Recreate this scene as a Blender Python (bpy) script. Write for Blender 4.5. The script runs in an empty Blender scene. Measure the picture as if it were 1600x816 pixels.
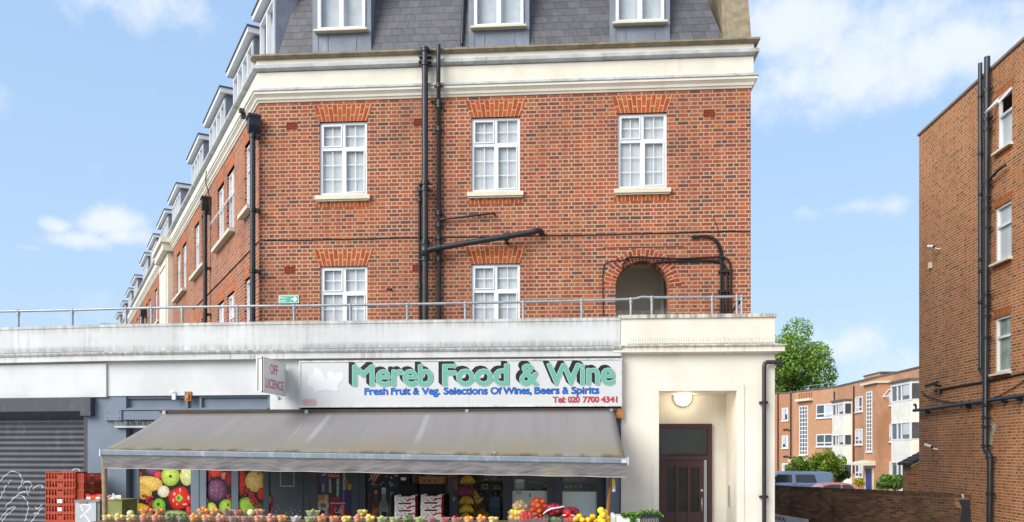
import bpy, math, random
from mathutils import Vector, Matrix
R = math.radians
random.seed(11)
scn = bpy.context.scene
COL = scn.collection

# ------------------------------------------------------------------ camera, sky, sun, exposure
F, CX, HY, H = 1300.0, 800.0, 705.0, 2.2          # survey of the photograph: focal length, centre, horizon (px), eye height
AL = math.atan(0.0722)                            # camera is turned this much to the left of square-on
SA, CA = math.sin(AL), math.cos(AL)
cam_d = bpy.data.cameras.new('camera')
cam = bpy.data.objects.new('camera', cam_d)
COL.objects.link(cam)
cam.location = (0, 0, H)
cam.rotation_euler = (R(90), 0, AL)
cam_d.sensor_width = 36
cam_d.lens = 36 * F / 1600
cam_d.shift_y = (HY - 408) / 1600
cam_d.clip_start = 0.05
cam_d.clip_end = 3000
scn.camera = cam

SUN_EL, SUN_AZ = R(33), R(-45)                    # azimuth measured from behind the camera, towards the left
sun_from = Vector((math.sin(SUN_AZ) * math.cos(SUN_EL), -math.cos(SUN_AZ) * math.cos(SUN_EL), math.sin(SUN_EL)))
sd = bpy.data.lights.new('sun', 'SUN')
sd.energy = 2.15
sd.angle = R(44)
sd.color = (1.0, 0.955, 0.89)
so = bpy.data.objects.new('sun', sd)
COL.objects.link(so)
so.location = (0, 0, 40)
so.rotation_euler = sun_from.to_track_quat('Z', 'Y').to_euler()

scn.view_settings.view_transform = 'Standard'
scn.view_settings.look = 'None'
scn.view_settings.exposure = 1.08
scn.view_settings.gamma = 1.0

def S(r, g, b):
    def f(c):
        c /= 255.0
        return c / 12.92 if c <= 0.04045 else ((c + 0.055) / 1.055) ** 2.4
    return (f(r), f(g), f(b))

def rgba(c):
    return (c[0], c[1], c[2], 1.0)

W = bpy.data.worlds.new('World')
scn.world = W
W.use_nodes = True

def ray(px):
    a = (px - CX) / F
    return Vector((-SA + a * CA, CA + a * SA))

def Pt(px, py, t):
    d = ray(px) * t
    return Vector((d.x, d.y, H + (HY - py) / F * t))

def sky_world():
    nt = W.node_tree
    N, L = nt.nodes, nt.links
    for n in list(N):
        N.remove(n)
    out = N.new('ShaderNodeOutputWorld')
    bg = N.new('ShaderNodeBackground')
    bg.inputs['Strength'].default_value = 0.07
    L.new(bg.outputs[0], out.inputs[0])
    sky = N.new('ShaderNodeTexSky')
    sky.sky_type = 'NISHITA'
    sky.sun_disc = False
    sky.sun_elevation = SUN_EL
    sky.sun_rotation = math.atan2(sun_from.x, sun_from.y)
    sky.air_density = 1.35
    sky.dust_density = 0.7
    sky.ozone_density = 1.6
    tc = N.new('ShaderNodeTexCoord')
    nz = N.new('ShaderNodeTexNoise')
    nz.inputs['Scale'].default_value = 13.0
    nz.inputs['Detail'].default_value = 9.0
    nz.inputs['Roughness'].default_value = 0.6
    L.new(tc.outputs['Generated'], nz.inputs['Vector'])

    def M(op, a, b=None, c=None):
        n = N.new('ShaderNodeMath')
        n.operation = op
        for i, v in enumerate((a, b, c)):
            if v is None:
                continue
            if isinstance(v, (int, float)):
                n.inputs[i].default_value = v
            else:
                L.new(v, n.inputs[i])
        return n.outputs[0]

    def dot(v):
        n = N.new('ShaderNodeVectorMath')
        n.operation = 'DOT_PRODUCT'
        L.new(tc.outputs['Generated'], n.inputs[0])
        n.inputs[1].default_value = v
        return n.outputs['Value']
    # clouds by compass direction: (heading px, height px, half width, half height, weight)
    clouds = [(172, 348, 60, 28, .86), (200, 370, 60, 24, .8), (130, 376, 80, 20, .72), (85, 352, 36, 18, .75), (40, 386, 50, 9, .5),
              (250, 15, 130, 45, .66), (1400, 105, 215, 74, .95), (1250, 40, 170, 80, .78), (1230, 140, 140, 60, .82), (1330, 70, 200, 80, .8), (1480, 150, 120, 50, .5),
              (1320, 328, 120, 16, .42), (1300, 540, 90, 40, .6), (1390, 590, 90, 50, .5), (110, 470, 110, 50, .4),
              (1560, 20, 120, 40, .55), (820, -300, 700, 120, .6), (-500, 250, 350, 120, .8), (2300, 300, 400, 150, .8)]
    tot = None
    for (px, py, wx, wy, w) in clouds:
        d = Pt(px, py, 1.0) - Vector((0, 0, H))
        k = d.length
        d.normalize()
        r = Vector((d.y, -d.x, 0)).normalized()
        u = r.cross(d)
        a = M('MULTIPLY', dot(tuple(r)), F / wx * k)
        b = M('MULTIPLY', dot(tuple(u)), F / wy * k)
        rr = M('ADD', M('MULTIPLY', a, a), M('MULTIPLY', b, b))
        fr = M('GREATER_THAN', dot(tuple(d)), 0.0)
        m = M('MULTIPLY', M('MULTIPLY', M('POWER', 2.718, M('MULTIPLY', rr, -0.9)), w), fr)
        tot = m if tot is None else M('MAXIMUM', tot, m)
    for (az, el, hw, hh, w) in ((180, 38, 1.1, .55, 1.0), (120, 30, .7, .4, .8), (240, 30, .7, .4, .9)):  # unseen clouds behind the camera, added to whiten and soften the fill light
        d = Vector((math.sin(R(az)) * math.cos(R(el)), math.cos(R(az)) * math.cos(R(el)), math.sin(R(el))))
        r = Vector((d.y, -d.x, 0)).normalized()
        u = r.cross(d)
        a = M('MULTIPLY', dot(tuple(r)), 1 / hw)
        b = M('MULTIPLY', dot(tuple(u)), 1 / hh)
        m = M('MULTIPLY', M('MULTIPLY', M('POWER', 2.718, M('MULTIPLY', M('ADD', M('MULTIPLY', a, a), M('MULTIPLY', b, b)), -0.9)), w), M('GREATER_THAN', dot(tuple(d)), 0.0))
        tot = M('MAXIMUM', tot, m)
    dens = M('ADD', M('MULTIPLY', tot, 1.15), M('MULTIPLY', M('SUBTRACT', nz.outputs['Fac'], 0.5), 1.9))
    ramp = N.new('ShaderNodeMapRange')
    ramp.interpolation_type = 'SMOOTHSTEP'
    ramp.inputs['From Min'].default_value = 0.30
    ramp.inputs['From Max'].default_value = 1.0
    L.new(dens, ramp.inputs['Value'])
    fac = M('MULTIPLY', ramp.outputs[0], 0.85)
    haze = N.new('ShaderNodeMix')
    haze.data_type = 'RGBA'
    haze.inputs[0].default_value = 0.85
    L.new(sky.outputs[0], haze.inputs[6])
    grad = N.new('ShaderNodeMix')
    grad.data_type = 'RGBA'
    L.new(M('POWER', M('MAXIMUM', dot((0, 0, 1)), 0.0), 0.75), grad.inputs[0])
    grad.inputs[6].default_value = (4.3, 5.7, 7.3, 1)
    grad.inputs[7].default_value = (1.9, 3.6, 6.5, 1)
    L.new(grad.outputs[2], haze.inputs[7])
    mix = N.new('ShaderNodeMix')
    mix.data_type = 'RGBA'
    L.new(fac, mix.inputs[0])
    L.new(haze.outputs[2], mix.inputs[6])
    mix.inputs[7].default_value = (6.4, 6.7, 7.2, 1)
    L.new(mix.outputs[2], bg.inputs['Color'])
sky_world()

# ------------------------------------------------------------------ helpers
class Frame:
    """a vertical working plane: local x along the wall (to the right), y into the wall, z up"""
    def __init__(s, p0, phi):
        s.p0 = Vector(p0)
        s.phi = phi
        s.e = Vector((math.cos(phi), math.sin(phi)))
        s.n = Vector((-math.sin(phi), math.cos(phi)))
        s.M = Matrix.Translation((p0[0], p0[1], 0)) @ Matrix.Rotation(phi, 4, 'Z')

    def at(s, px, py, y=0.0):
        d = ray(px)
        t = (s.p0.dot(s.n) + y) / d.dot(s.n)
        q = d * t - s.p0
        return q.dot(s.e), H + (HY - py) / F * t

    def x(s, px, y=0.0):
        return s.at(px, HY, y)[0]

    def z(s, px, py, y=0.0):
        return s.at(px, py, y)[1]

    def w(s, lx, ly, z=0.0):
        q = s.p0 + s.e * lx + s.n * ly
        return Vector((q.x, q.y, z))

I4 = Matrix.Identity(4)
FRONT = Frame((0, 0), 0)
VB, VS = 16.2, 15.1                                # depth of the brick front and of the shop front
CORNER = Vector((FRONT.x(405, VB), VB))
side_dir = R(32.9)
SIDE = Frame((CORNER.x, CORNER.y), side_dir - R(90))
RIGHT = Frame((10.9, 0), -R(90))
node2 = Vector((FRONT.x(400, VS), VS))
MID = Frame(node2, -R(2.2))
node1 = MID.w(MID.x(172), 0).xy
LEFT = Frame((node1.x, node1.y), -R(5.5))

class MB:
    def __init__(s):
        s.v, s.f, s.sm, s.uv, s.col, s.mi = [], [], [], [], [], []

    def face(s, pts, smooth=False, uv=None, col=None, mi=0):
        b = len(s.v)
        s.v += [tuple(p) for p in pts]
        s.f.append(tuple(range(b, b + len(pts))))
        s.sm.append(smooth)
        s.uv.append(uv)
        s.col.append(col)
        s.mi.append(mi)

    def mesh(s, verts, faces, smooth=False, col=None, mi=0):
        b = len(s.v)
        s.v += [tuple(p) for p in verts]
        for f in faces:
            s.f.append(tuple(i + b for i in f))
            s.sm.append(smooth)
            s.uv.append(None)
            s.col.append(col)
            s.mi.append(mi)

    def box(s, x0, x1, y0, y1, z0, z1, mi=0, col=None, M=None):
        x0, x1 = sorted((x0, x1)); y0, y1 = sorted((y0, y1)); z0, z1 = sorted((z0, z1))
        v = [Vector(p) for p in ((x0, y0, z0), (x1, y0, z0), (x1, y1, z0), (x0, y1, z0), (x0, y0, z1), (x1, y0, z1), (x1, y1, z1), (x0, y1, z1))]
        if M is not None:
            v = [M @ p for p in v]
        s.mesh(v, [(0, 3, 2, 1), (4, 5, 6, 7), (0, 1, 5, 4), (1, 2, 6, 5), (2, 3, 7, 6), (3, 0, 4, 7)], mi=mi, col=col)
        return s

    def frame(s, x0, x1, z0, z1, w, y0, y1, col=None):
        s.box(x0, x0 + w, y0, y1, z0, z1, col=col)
        s.box(x1 - w, x1, y0, y1, z0, z1, col=col)
        s.box(x0 + w, x1 - w, y0, y1, z0, z0 + w, col=col)
        s.box(x0 + w, x1 - w, y0, y1, z1 - w, z1, col=col)
        return s

    def prism(s, poly, y0, y1, col=None, mi=0, axis='y'):
        """poly: (a, b) points; extruded along y (a=x, b=z), x (a=y, b=z) or z (a=x, b=y)"""
        n = len(poly)
        def q(p, c):
            return (p[0], c, p[1]) if axis == 'y' else ((c, p[0], p[1]) if axis == 'x' else (p[0], p[1], c))
        v = [q(p, y0) for p in poly] + [q(p, y1) for p in poly]
        f = [tuple(range(n)), tuple(range(2 * n - 1, n - 1, -1))]
        for i in range(n):
            j = (i + 1) % n
            f.append((i, i + n, j + n, j))
        s.mesh(v, f, col=col, mi=mi)
        return s

    def tube(s, pts, r, n=10, cap=True, col=None, mi=0):
        pts = [Vector(p) for p in pts]
        rs = r if isinstance(r, (list, tuple)) else [r] * len(pts)
        vs, fs = [], []
        t0 = (pts[1] - pts[0]).normalized()
        up = Vector((0, 0, 1)) if abs(t0.z) < 0.9 else Vector((1, 0, 0))
        nrm = (up - t0 * up.dot(t0)).normalized()
        for i, p in enumerate(pts):
            if i == 0:
                t = (pts[1] - p).normalized()
            elif i == len(pts) - 1:
                t = (p - pts[i - 1]).normalized()
            else:
                t = ((p - pts[i - 1]).normalized() + (pts[i + 1] - p).normalized())
                t = t.normalized() if t.length > 1e-6 else t0
            nrm = (nrm - t * nrm.dot(t))
            nrm = nrm.normalized() if nrm.length > 1e-6 else t.orthogonal().normalized()
            bi = t.cross(nrm)
            for k in range(n):
                a = 2 * math.pi * k / n
                vs.append(p + (nrm * math.cos(a) + bi * math.sin(a)) * rs[i])
        for i in range(len(pts) - 1):
            for k in range(n):
                a, b = i * n + k, i * n + (k + 1) % n
                fs.append((a, b, b + n, a + n))
        s.mesh(vs, fs, smooth=True, col=col, mi=mi)
        if cap:
            s.face([vs[k] for k in range(n)][::-1], col=col, mi=mi)
            s.face([vs[(len(pts) - 1) * n + k] for k in range(n)], col=col, mi=mi)
        return s

    def lathe(s, prof, n=16, c=(0, 0, 0), M=None, smooth=True, col=None, mi=0):
        vs, fs = [], []
        for (r, z) in prof:
            for k in range(n):
                a = 2 * math.pi * k / n
                p = Vector((r * math.cos(a), r * math.sin(a), z))
                if M is not None:
                    p = M @ p
                vs.append(p + Vector(c))
        for i in range(len(prof) - 1):
            for k in range(n):
                a, b = i * n + k, i * n + (k + 1) % n
                fs.append((a, b, b + n, a + n))
        s.mesh(vs, fs, smooth=smooth, col=col, mi=mi)
        return s

    def ball(s, c, rx, ry=None, rz=None, n=12, m=8, M=None, col=None, mi=0):
        ry = rx if ry is None else ry
        rz = rx if rz is None else rz
        vs, fs = [], []
        for i in range(m + 1):
            th = math.pi * i / m
            for k in range(n):
                a = 2 * math.pi * k / n
                p = Vector((rx * math.sin(th) * math.cos(a), ry * math.sin(th) * math.sin(a), rz * math.cos(th)))
                if M is not None:
                    p = M @ p
                vs.append(p + Vector(c))
        for i in range(m):
            for k in range(n):
                a, b = i * n + k, i * n + (k + 1) % n
                fs.append((a, a + n, b + n, b))
        s.mesh(vs, fs, smooth=True, col=col, mi=mi)
        return s

    def weld(s):
        key, vs, mp = {}, [], []
        for p in s.v:
            k = (round(p[0], 5), round(p[1], 5), round(p[2], 5))
            if k not in key:
                key[k] = len(vs)
                vs.append(p)
            mp.append(key[k])
        s.v = vs
        s.f = [tuple(mp[i] for i in f) for f in s.f]
        return s

    def build(s, name):
        me = bpy.data.meshes.new(name)
        me.from_pydata(s.v, [], s.f)
        me.polygons.foreach_set('use_smooth', s.sm)
        me.polygons.foreach_set('material_index', s.mi)
        if any(u is not None for u in s.uv):
            lay = me.uv_layers.new(name='UVMap')
            i = 0
            for f, u in zip(s.f, s.uv):
                for k in range(len(f)):
                    lay.data[i].uv = u[k] if u else (0, 0)
                    i += 1
        if any(c is not None for c in s.col):
            at = me.color_attributes.new('Col', 'FLOAT_COLOR', 'CORNER')
            i = 0
            for f, c in zip(s.f, s.col):
                for k in range(len(f)):
                    cc = (c[k] if isinstance(c, list) else c) if c is not None else (.5, .5, .5)
                    at.data[i].color = (cc[0], cc[1], cc[2], 1)
                    i += 1
        me.validate()
        me.update()
        return me

WM = {}                                            # world matrix of every object, by name

def obj(name, mb, mat, parent=None, M=I4, label=None):
    me = mb.build(name) if isinstance(mb, MB) else mb
    o = bpy.data.objects.new(name, me)
    COL.objects.link(o)
    mats = mat if isinstance(mat, (list, tuple)) else [mat]
    if len(me.materials) == 0:
        for m in mats:
            me.materials.append(m)
    WM[o.name] = M.copy()
    if parent is not None:
        o.parent = parent
        o.matrix_local = WM.get(parent.name, parent.matrix_basis).inverted() @ M
    else:
        o.matrix_local = M
    if label:
        o['label'] = label
    return o

def thing(name, label, cat, loc=(0, 0, 0), group=None, rz=0.0):
    o = bpy.data.objects.new(name, None)
    COL.objects.link(o)
    o.empty_display_size = 0.2
    M = Matrix.Translation(loc) @ Matrix.Rotation(rz, 4, 'Z')
    o.matrix_local = M
    WM[o.name] = M
    o['label'] = label
    o['category'] = cat
    if group:
        o['group'] = group
    return o

def tag(o, label, cat, group=None):
    o['label'] = label
    o['category'] = cat
    if group:
        o['group'] = group
    return o

def dup(root, M, label=None, group=None):
    r = root.copy()
    COL.objects.link(r)
    r.matrix_local = M
    WM[r.name] = M.copy()
    if label:
        r['label'] = label
    if group:
        r['group'] = group
    for ch in root.children:
        c = ch.copy()
        COL.objects.link(c)
        c.parent = r
        c.matrix_local = ch.matrix_local.copy()
        for g in ch.children:
            d = g.copy()
            COL.objects.link(d)
            d.parent = c
            d.matrix_local = g.matrix_local.copy()
    return r

# ------------------------------------------------------------------ materials
MATS = {}

def nodes(name):
    m = bpy.data.materials.new(name)
    m.use_nodes = True
    nt = m.node_tree
    return m, nt.nodes, nt.links, nt.nodes['Principled BSDF']

def mathn(N, L, op, a, b=None, clamp=False):
    n = N.new('ShaderNodeMath')
    n.operation = op
    n.use_clamp = clamp
    for i, v in enumerate((a, b)):
        if v is None:
            continue
        if isinstance(v, (int, float)):
            n.inputs[i].default_value = v
        else:
            L.new(v, n.inputs[i])
    return n.outputs[0]

def mixc(N, L, fac, a, b, mode='MIX'):
    n = N.new('ShaderNodeMix')
    n.data_type = 'RGBA'
    n.blend_type = mode
    for k, v in ((0, fac), (6, a), (7, b)):
        if isinstance(v, (int, float)):
            n.inputs[k].default_value = v
        elif isinstance(v, tuple):
            n.inputs[k].default_value = rgba(v)
        else:
            L.new(v, n.inputs[k])
    return n.outputs[2]

def noise(N, L, vec, scale, detail=5, rough=0.6):
    n = N.new('ShaderNodeTexNoise')
    n.inputs['Scale'].default_value = scale
    n.inputs['Detail'].default_value = detail
    n.inputs['Roughness'].default_value = rough
    if vec is not None:
        L.new(vec, n.inputs['Vector'])
    return n.outputs['Fac']

def rng(N, L, v, a, b, c=0.0, d=1.0, smooth=True):
    n = N.new('ShaderNodeMapRange')
    n.interpolation_type = 'SMOOTHSTEP' if smooth else 'LINEAR'
    n.inputs['From Min'].default_value = a
    n.inputs['From Max'].default_value = b
    n.inputs['To Min'].default_value = c
    n.inputs['To Max'].default_value = d
    L.new(v, n.inputs['Value'])
    return n.outputs[0]

def objco(N):
    return N.new('ShaderNodeTexCoord').outputs['Object']

def scaled(N, L, vec, sc):
    n = N.new('ShaderNodeMapping')
    n.inputs['Scale'].default_value = sc
    L.new(vec, n.inputs['Vector'])
    return n.outputs[0]

def bump(N, L, h, strength, dist, bsdf):
    n = N.new('ShaderNodeBump')
    n.inputs['Strength'].default_value = strength
    n.inputs['Distance'].default_value = dist
    L.new(h, n.inputs['Height'])
    L.new(n.outputs[0], bsdf.inputs['Normal'])

def plain(name, c, rough=0.6, spec=0.4, var=0.12, vscale=3.0, metal=0.0, dirt=None, dscale=1.2, damt=0.5, emit=None, bumps=0.0):
    """a painted / plastic / stone surface with slight tone variation and optional patches of dirt"""
    if name in MATS:
        return MATS[name]
    m, N, L, b = nodes(name)
    oc = objco(N)
    nz = noise(N, L, oc, vscale)
    col = mixc(N, L, rng(N, L, nz, .3, .7, 0, 1), tuple(x * (1 - var) for x in c), tuple(min(1, x * (1 + var)) for x in c))
    if dirt:
        dn = noise(N, L, scaled(N, L, oc, (1, 1, .35)), dscale, 8, .7)
        col = mixc(N, L, rng(N, L, dn, .5, .75, 0, damt), col, dirt)
    L.new(col, b.inputs['Base Color'])
    b.inputs['Roughness'].default_value = rough
    b.inputs['Specular IOR Level'].default_value = spec
    b.inputs['Metallic'].default_value = metal
    if bumps:
        bump(N, L, noise(N, L, oc, 60, 4), bumps, .01, b)
    if emit:
        b.inputs['Emission Color'].default_value = rgba(c)
        b.inputs['Emission Strength'].default_value = emit
    MATS[name] = m
    return m

def brick_mat(name, pal, mortar, bw=.225, bh=.075, ms=.011, squash=.5, uv=False, grime=None, gscale=.35, gamt=.5, patch=None, offx=0.0):
    m, N, L, b = nodes(name)
    tc = N.new('ShaderNodeTexCoord')
    if uv:
        vec = tc.outputs['UV']
        base = tc.outputs['Object']
    else:
        base = tc.outputs['Object']
        sp = N.new('ShaderNodeSeparateXYZ')
        L.new(base, sp.inputs[0])
        cb = N.new('ShaderNodeCombineXYZ')
        L.new(mathn(N, L, 'ADD', mathn(N, L, 'ADD', sp.outputs[0], sp.outputs[1]), offx), cb.inputs[0])
        L.new(sp.outputs[2], cb.inputs[1])
        vec = cb.outputs[0]
    # slight wobble so the courses are not ruled lines
    wob = N.new('ShaderNodeTexNoise')
    wob.inputs['Scale'].default_value = 2.2
    wob.inputs['Detail'].default_value = 6
    L.new(vec, wob.inputs['Vector'])
    va = N.new('ShaderNodeVectorMath')
    va.operation = 'MULTIPLY_ADD'
    L.new(wob.outputs['Color'], va.inputs[0])
    va.inputs[1].default_value = (.020, .010, 0)
    L.new(vec, va.inputs[2])
    t = N.new('ShaderNodeTexBrick')
    L.new(va.outputs[0], t.inputs['Vector'])
    t.offset = .5
    t.offset_frequency = 2
    t.squash = squash
    t.squash_frequency = 2
    t.inputs['Color1'].default_value = (0, 0, 0, 1)
    t.inputs['Color2'].default_value = (1, 1, 1, 1)
    t.inputs['Mortar'].default_value = (.5, .5, .5, 1)
    t.inputs['Scale'].default_value = 1
    t.inputs['Mortar Size'].default_value = ms
    t.inputs['Mortar Smooth'].default_value = .15
    t.inputs['Brick Width'].default_value = bw
    t.inputs['Row Height'].default_value = bh
    rp = N.new('ShaderNodeValToRGB')
    el = rp.color_ramp.elements
    el[0].position = 0
    el[0].color = rgba(pal[0])
    el[1].position = 1
    el[1].color = rgba(pal[-1])
    for i, c in enumerate(pal[1:-1]):
        e = el.new((i + 1) / (len(pal) - 1))
        e.color = rgba(c)
    L.new(t.outputs['Color'], rp.inputs[0])
    col = rp.outputs[0]
    fine = noise(N, L, base, 38, 3)
    col = mixc(N, L, .5, col, mixc(N, L, rng(N, L, fine, .3, .7), (.55, .5, .45), (1.35, 1.3, 1.3)), 'MULTIPLY')
    if patch:
        pn = noise(N, L, base, .55, 5)
        col = mixc(N, L, rng(N, L, pn, .5, .72, 0, .6), col, patch)
    mn = noise(N, L, base, 1.1, 5)
    mcol = mixc(N, L, rng(N, L, mn, .35, .65), tuple(x * .8 for x in mortar), mortar)
    col = mixc(N, L, t.outputs['Fac'], col, mcol)
    if grime:
        gn = noise(N, L, scaled(N, L, base, (1, 1, .6)), gscale, 9, .68)
        col = mixc(N, L, rng(N, L, gn, .46, .7, 0, gamt), col, grime)
    ef = noise(N, L, scaled(N, L, base, (1, 1, .45)), 1.7, 9, .72)
    col = mixc(N, L, rng(N, L, ef, .60, .78, 0, .28), col, S(214, 196, 178))
    sk = noise(N, L, scaled(N, L, base, (3.2, 3.2, .22)), 1, 7, .65)
    col = mixc(N, L, rng(N, L, sk, .56, .76, 0, .38), col, tuple(x * .45 for x in pal[1]))
    L.new(col, b.inputs['Base Color'])
    b.inputs['Roughness'].default_value = .88
    b.inputs['Specular IOR Level'].default_value = .2
    bump(N, L, mathn(N, L, 'ADD', mathn(N, L, 'SUBTRACT', 1, t.outputs['Fac']), mathn(N, L, 'MULTIPLY', fine, .4)), .55, .008, b)
    MATS[name] = m
    return m

def glass_mat(name, tint=(.96, .975, .98), refl=1.0):
    m, N, L, b = nodes(name)
    N.remove(b)
    out = N['Material Output']
    tr = N.new('ShaderNodeBsdfTransparent')
    tr.inputs[0].default_value = rgba(tint)
    gl = N.new('ShaderNodeBsdfGlossy')
    gl.inputs['Roughness'].default_value = .015
    fr = N.new('ShaderNodeFresnel')
    ge = N.new('ShaderNodeNewGeometry')            # same reflectance from either side of the thin pane
    L.new(mathn(N, L, 'SUBTRACT', 1.55, mathn(N, L, 'MULTIPLY', ge.outputs['Backfacing'], 1.55 - 1 / 1.55)), fr.inputs['IOR'])
    mx = N.new('ShaderNodeMixShader')
    oc = objco(N)
    bp = N.new('ShaderNodeBump')
    bp.inputs['Strength'].default_value = .006
    bp.inputs['Distance'].default_value = .05
    L.new(noise(N, L, oc, 2.5, 2), bp.inputs['Height'])
    L.new(bp.outputs[0], gl.inputs['Normal'])
    L.new(mathn(N, L, 'MULTIPLY', fr.outputs[0], 2.0 * refl, True), mx.inputs[0])
    L.new(tr.outputs[0], mx.inputs[1])
    L.new(gl.outputs[0], mx.inputs[2])
    L.new(mx.outputs[0], out.inputs[0])
    MATS[name] = m
    return m

def print_mat(name, rough=.35):
    m, N, L, b = nodes(name)
    a = N.new('ShaderNodeAttribute')
    a.attribute_name = 'Col'
    nz = noise(N, L, objco(N), 34, 6)
    L.new(mixc(N, L, 1.0, a.outputs['Color'], mixc(N, L, rng(N, L, nz, .3, .7), (.72, .72, .72), (1.25, 1.25, 1.25)), 'MULTIPLY'), b.inputs['Base Color'])
    b.inputs['Roughness'].default_value = rough
    b.inputs['Specular IOR Level'].default_value = .35
    MATS[name] = m
    return m

RED_PAL = [S(88, 70, 70), S(118, 74, 66), S(146, 78, 60), S(156, 84, 60), S(164, 90, 60), S(176, 100, 64), S(148, 78, 64), S(124, 70, 60), S(162, 102, 78)]
m_brick = brick_mat('red_brick', RED_PAL, S(190, 160, 132), ms=.011, patch=S(158, 90, 64), grime=S(104, 70, 58), gamt=.4, gscale=.5)
m_arch = brick_mat('rubbed_orange_brick', [S(150, 74, 46), S(166, 86, 50), S(174, 92, 54), S(158, 80, 48)], S(200, 160, 122), bw=.205, bh=.078, ms=.008, squash=1, uv=True)
m_archdark = brick_mat('arch_ring_brick', [S(128, 60, 44), S(150, 76, 52), S(164, 86, 56), S(140, 70, 48)], S(196, 168, 142), bw=.236, bh=.078, ms=.008, squash=1, uv=True)
m_brick2 = brick_mat('brown_orange_brick', [S(104, 74, 56), S(150, 96, 66), S(174, 108, 70), S(184, 112, 68), S(164, 100, 64), S(114, 78, 60), S(188, 120, 76)],
                     S(200, 164, 124), ms=.012, patch=S(158, 90, 52), grime=S(124, 82, 58), gamt=.4, gscale=.4)
m_wallbrick = brick_mat('old_sooty_brick', [S(82, 62, 52), S(112, 84, 64), S(146, 104, 74), S(92, 70, 58), S(118, 84, 62)], S(128, 108, 88), ms=.010,
                        squash=1, grime=S(70, 56, 46), gamt=.5, gscale=1.0, patch=S(150, 110, 74))
m_flat = brick_mat('pale_orange_brick', [S(182, 134, 104), S(192, 146, 114), S(186, 138, 108), S(198, 152, 120), S(174, 128, 100)], S(204, 164, 130), ms=.010,
                   squash=1, grime=S(140, 92, 66), gamt=.45, gscale=.25)
m_flatd = brick_mat('dark_orange_brick', [S(176, 128, 98), S(186, 138, 108), S(180, 132, 102)], S(160, 116, 84), ms=.010, squash=1)

m_white = plain('white_upvc', S(224, 226, 227), .35, .5, .03)
m_stone = plain('painted_stone_cream', S(216, 208, 186), .7, .3, .06, dirt=S(176, 164, 140), damt=.3)
m_lead = plain('lead_sheet', S(118, 126, 140), .55, .5, .16, 1.6, dirt=S(158, 164, 172), dscale=2.6, damt=.6)
m_leadg = plain('weathered_lead_flashing', S(182, 184, 184), .6, .4, .15, 3, dirt=S(96, 94, 84), dscale=4, damt=.7)
m_coping = plain('mossy_stone_coping', S(146, 134, 112), .9, .2, .2, 5, dirt=S(92, 84, 56), dscale=6, damt=.7, bumps=.4)
m_black = plain('black_gloss_pipe', S(38, 40, 44), .38, .5, .2, 6)
m_cable = plain('black_cable', S(40, 37, 36), .6, .3)
m_rail = plain('galvanised_tube', S(158, 164, 168), .42, .5, .12, 5, metal=.35)
m_air = plain('terracotta_vent', S(140, 66, 44), .85, .2)
m_dark = plain('dark_interior', S(34, 32, 31), .9, .1)
m_curtain = plain('net_curtain', S(208, 212, 212), .9, .1, .06, 12)
m_blind = plain('grey_blind', S(192, 198, 203), .9, .1, .08, 6)
m_lobby = plain('lobby_paint', S(214, 208, 194), .8, .2, .05)
m_glass = glass_mat('window_glass')
m_sglass = glass_mat('side_window_glass', refl=.45)
m_dglass = glass_mat('shop_glass', (.78, .82, .82), .8)
m_print = print_mat('printed_vinyl')

def curtain_mat():
    m, N, L, b = nodes('pleated_net')
    oc = objco(N)
    w = N.new('ShaderNodeTexWave')
    w.inputs['Scale'].default_value = 9
    w.inputs['Distortion'].default_value = .4
    w.bands_direction = 'X'
    L.new(scaled(N, L, oc, (1, 1, .08)), w.inputs['Vector'])
    L.new(mixc(N, L, w.outputs['Fac'], S(192, 197, 199), S(206, 210, 211)), b.inputs['Base Color'])
    b.inputs['Roughness'].default_value = .95
    bump(N, L, w.outputs['Fac'], .04, .01, b)
    return m
m_net = curtain_mat()

def slate_mat():
    m, N, L, b = nodes('grey_slate')
    uv = N.new('ShaderNodeTexCoord').outputs['UV']
    t = N.new('ShaderNodeTexBrick')
    L.new(uv, t.inputs['Vector'])
    t.inputs['Color1'].default_value = (0, 0, 0, 1)
    t.inputs['Color2'].default_value = (1, 1, 1, 1)
    t.inputs['Scale'].default_value = 1
    t.inputs['Brick Width'].default_value = .275
    t.inputs['Row Height'].default_value = .175
    t.inputs['Mortar Size'].default_value = .0045
    t.inputs['Mortar Smooth'].default_value = .3
    c = mixc(N, L, t.outputs['Color'], S(80, 79, 82), S(97, 95, 98))
    c = mixc(N, L, rng(N, L, noise(N, L, uv, 7, 6), .45, .75, 0, .25), c, S(136, 134, 138))
    c = mixc(N, L, t.outputs['Fac'], c, S(60, 57, 60))
    L.new(c, b.inputs['Base Color'])
    b.inputs['Roughness'].default_value = .55
    sp = N.new('ShaderNodeSeparateXYZ')
    L.new(uv, sp.inputs[0])
    saw = mathn(N, L, 'FRACT', mathn(N, L, 'DIVIDE', sp.outputs[1], .175))
    bump(N, L, mathn(N, L, 'SUBTRACT', mathn(N, L, 'MULTIPLY', saw, -1.0), t.outputs['Fac']), .6, .012, b)
    return m
m_slate = slate_mat()

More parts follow.
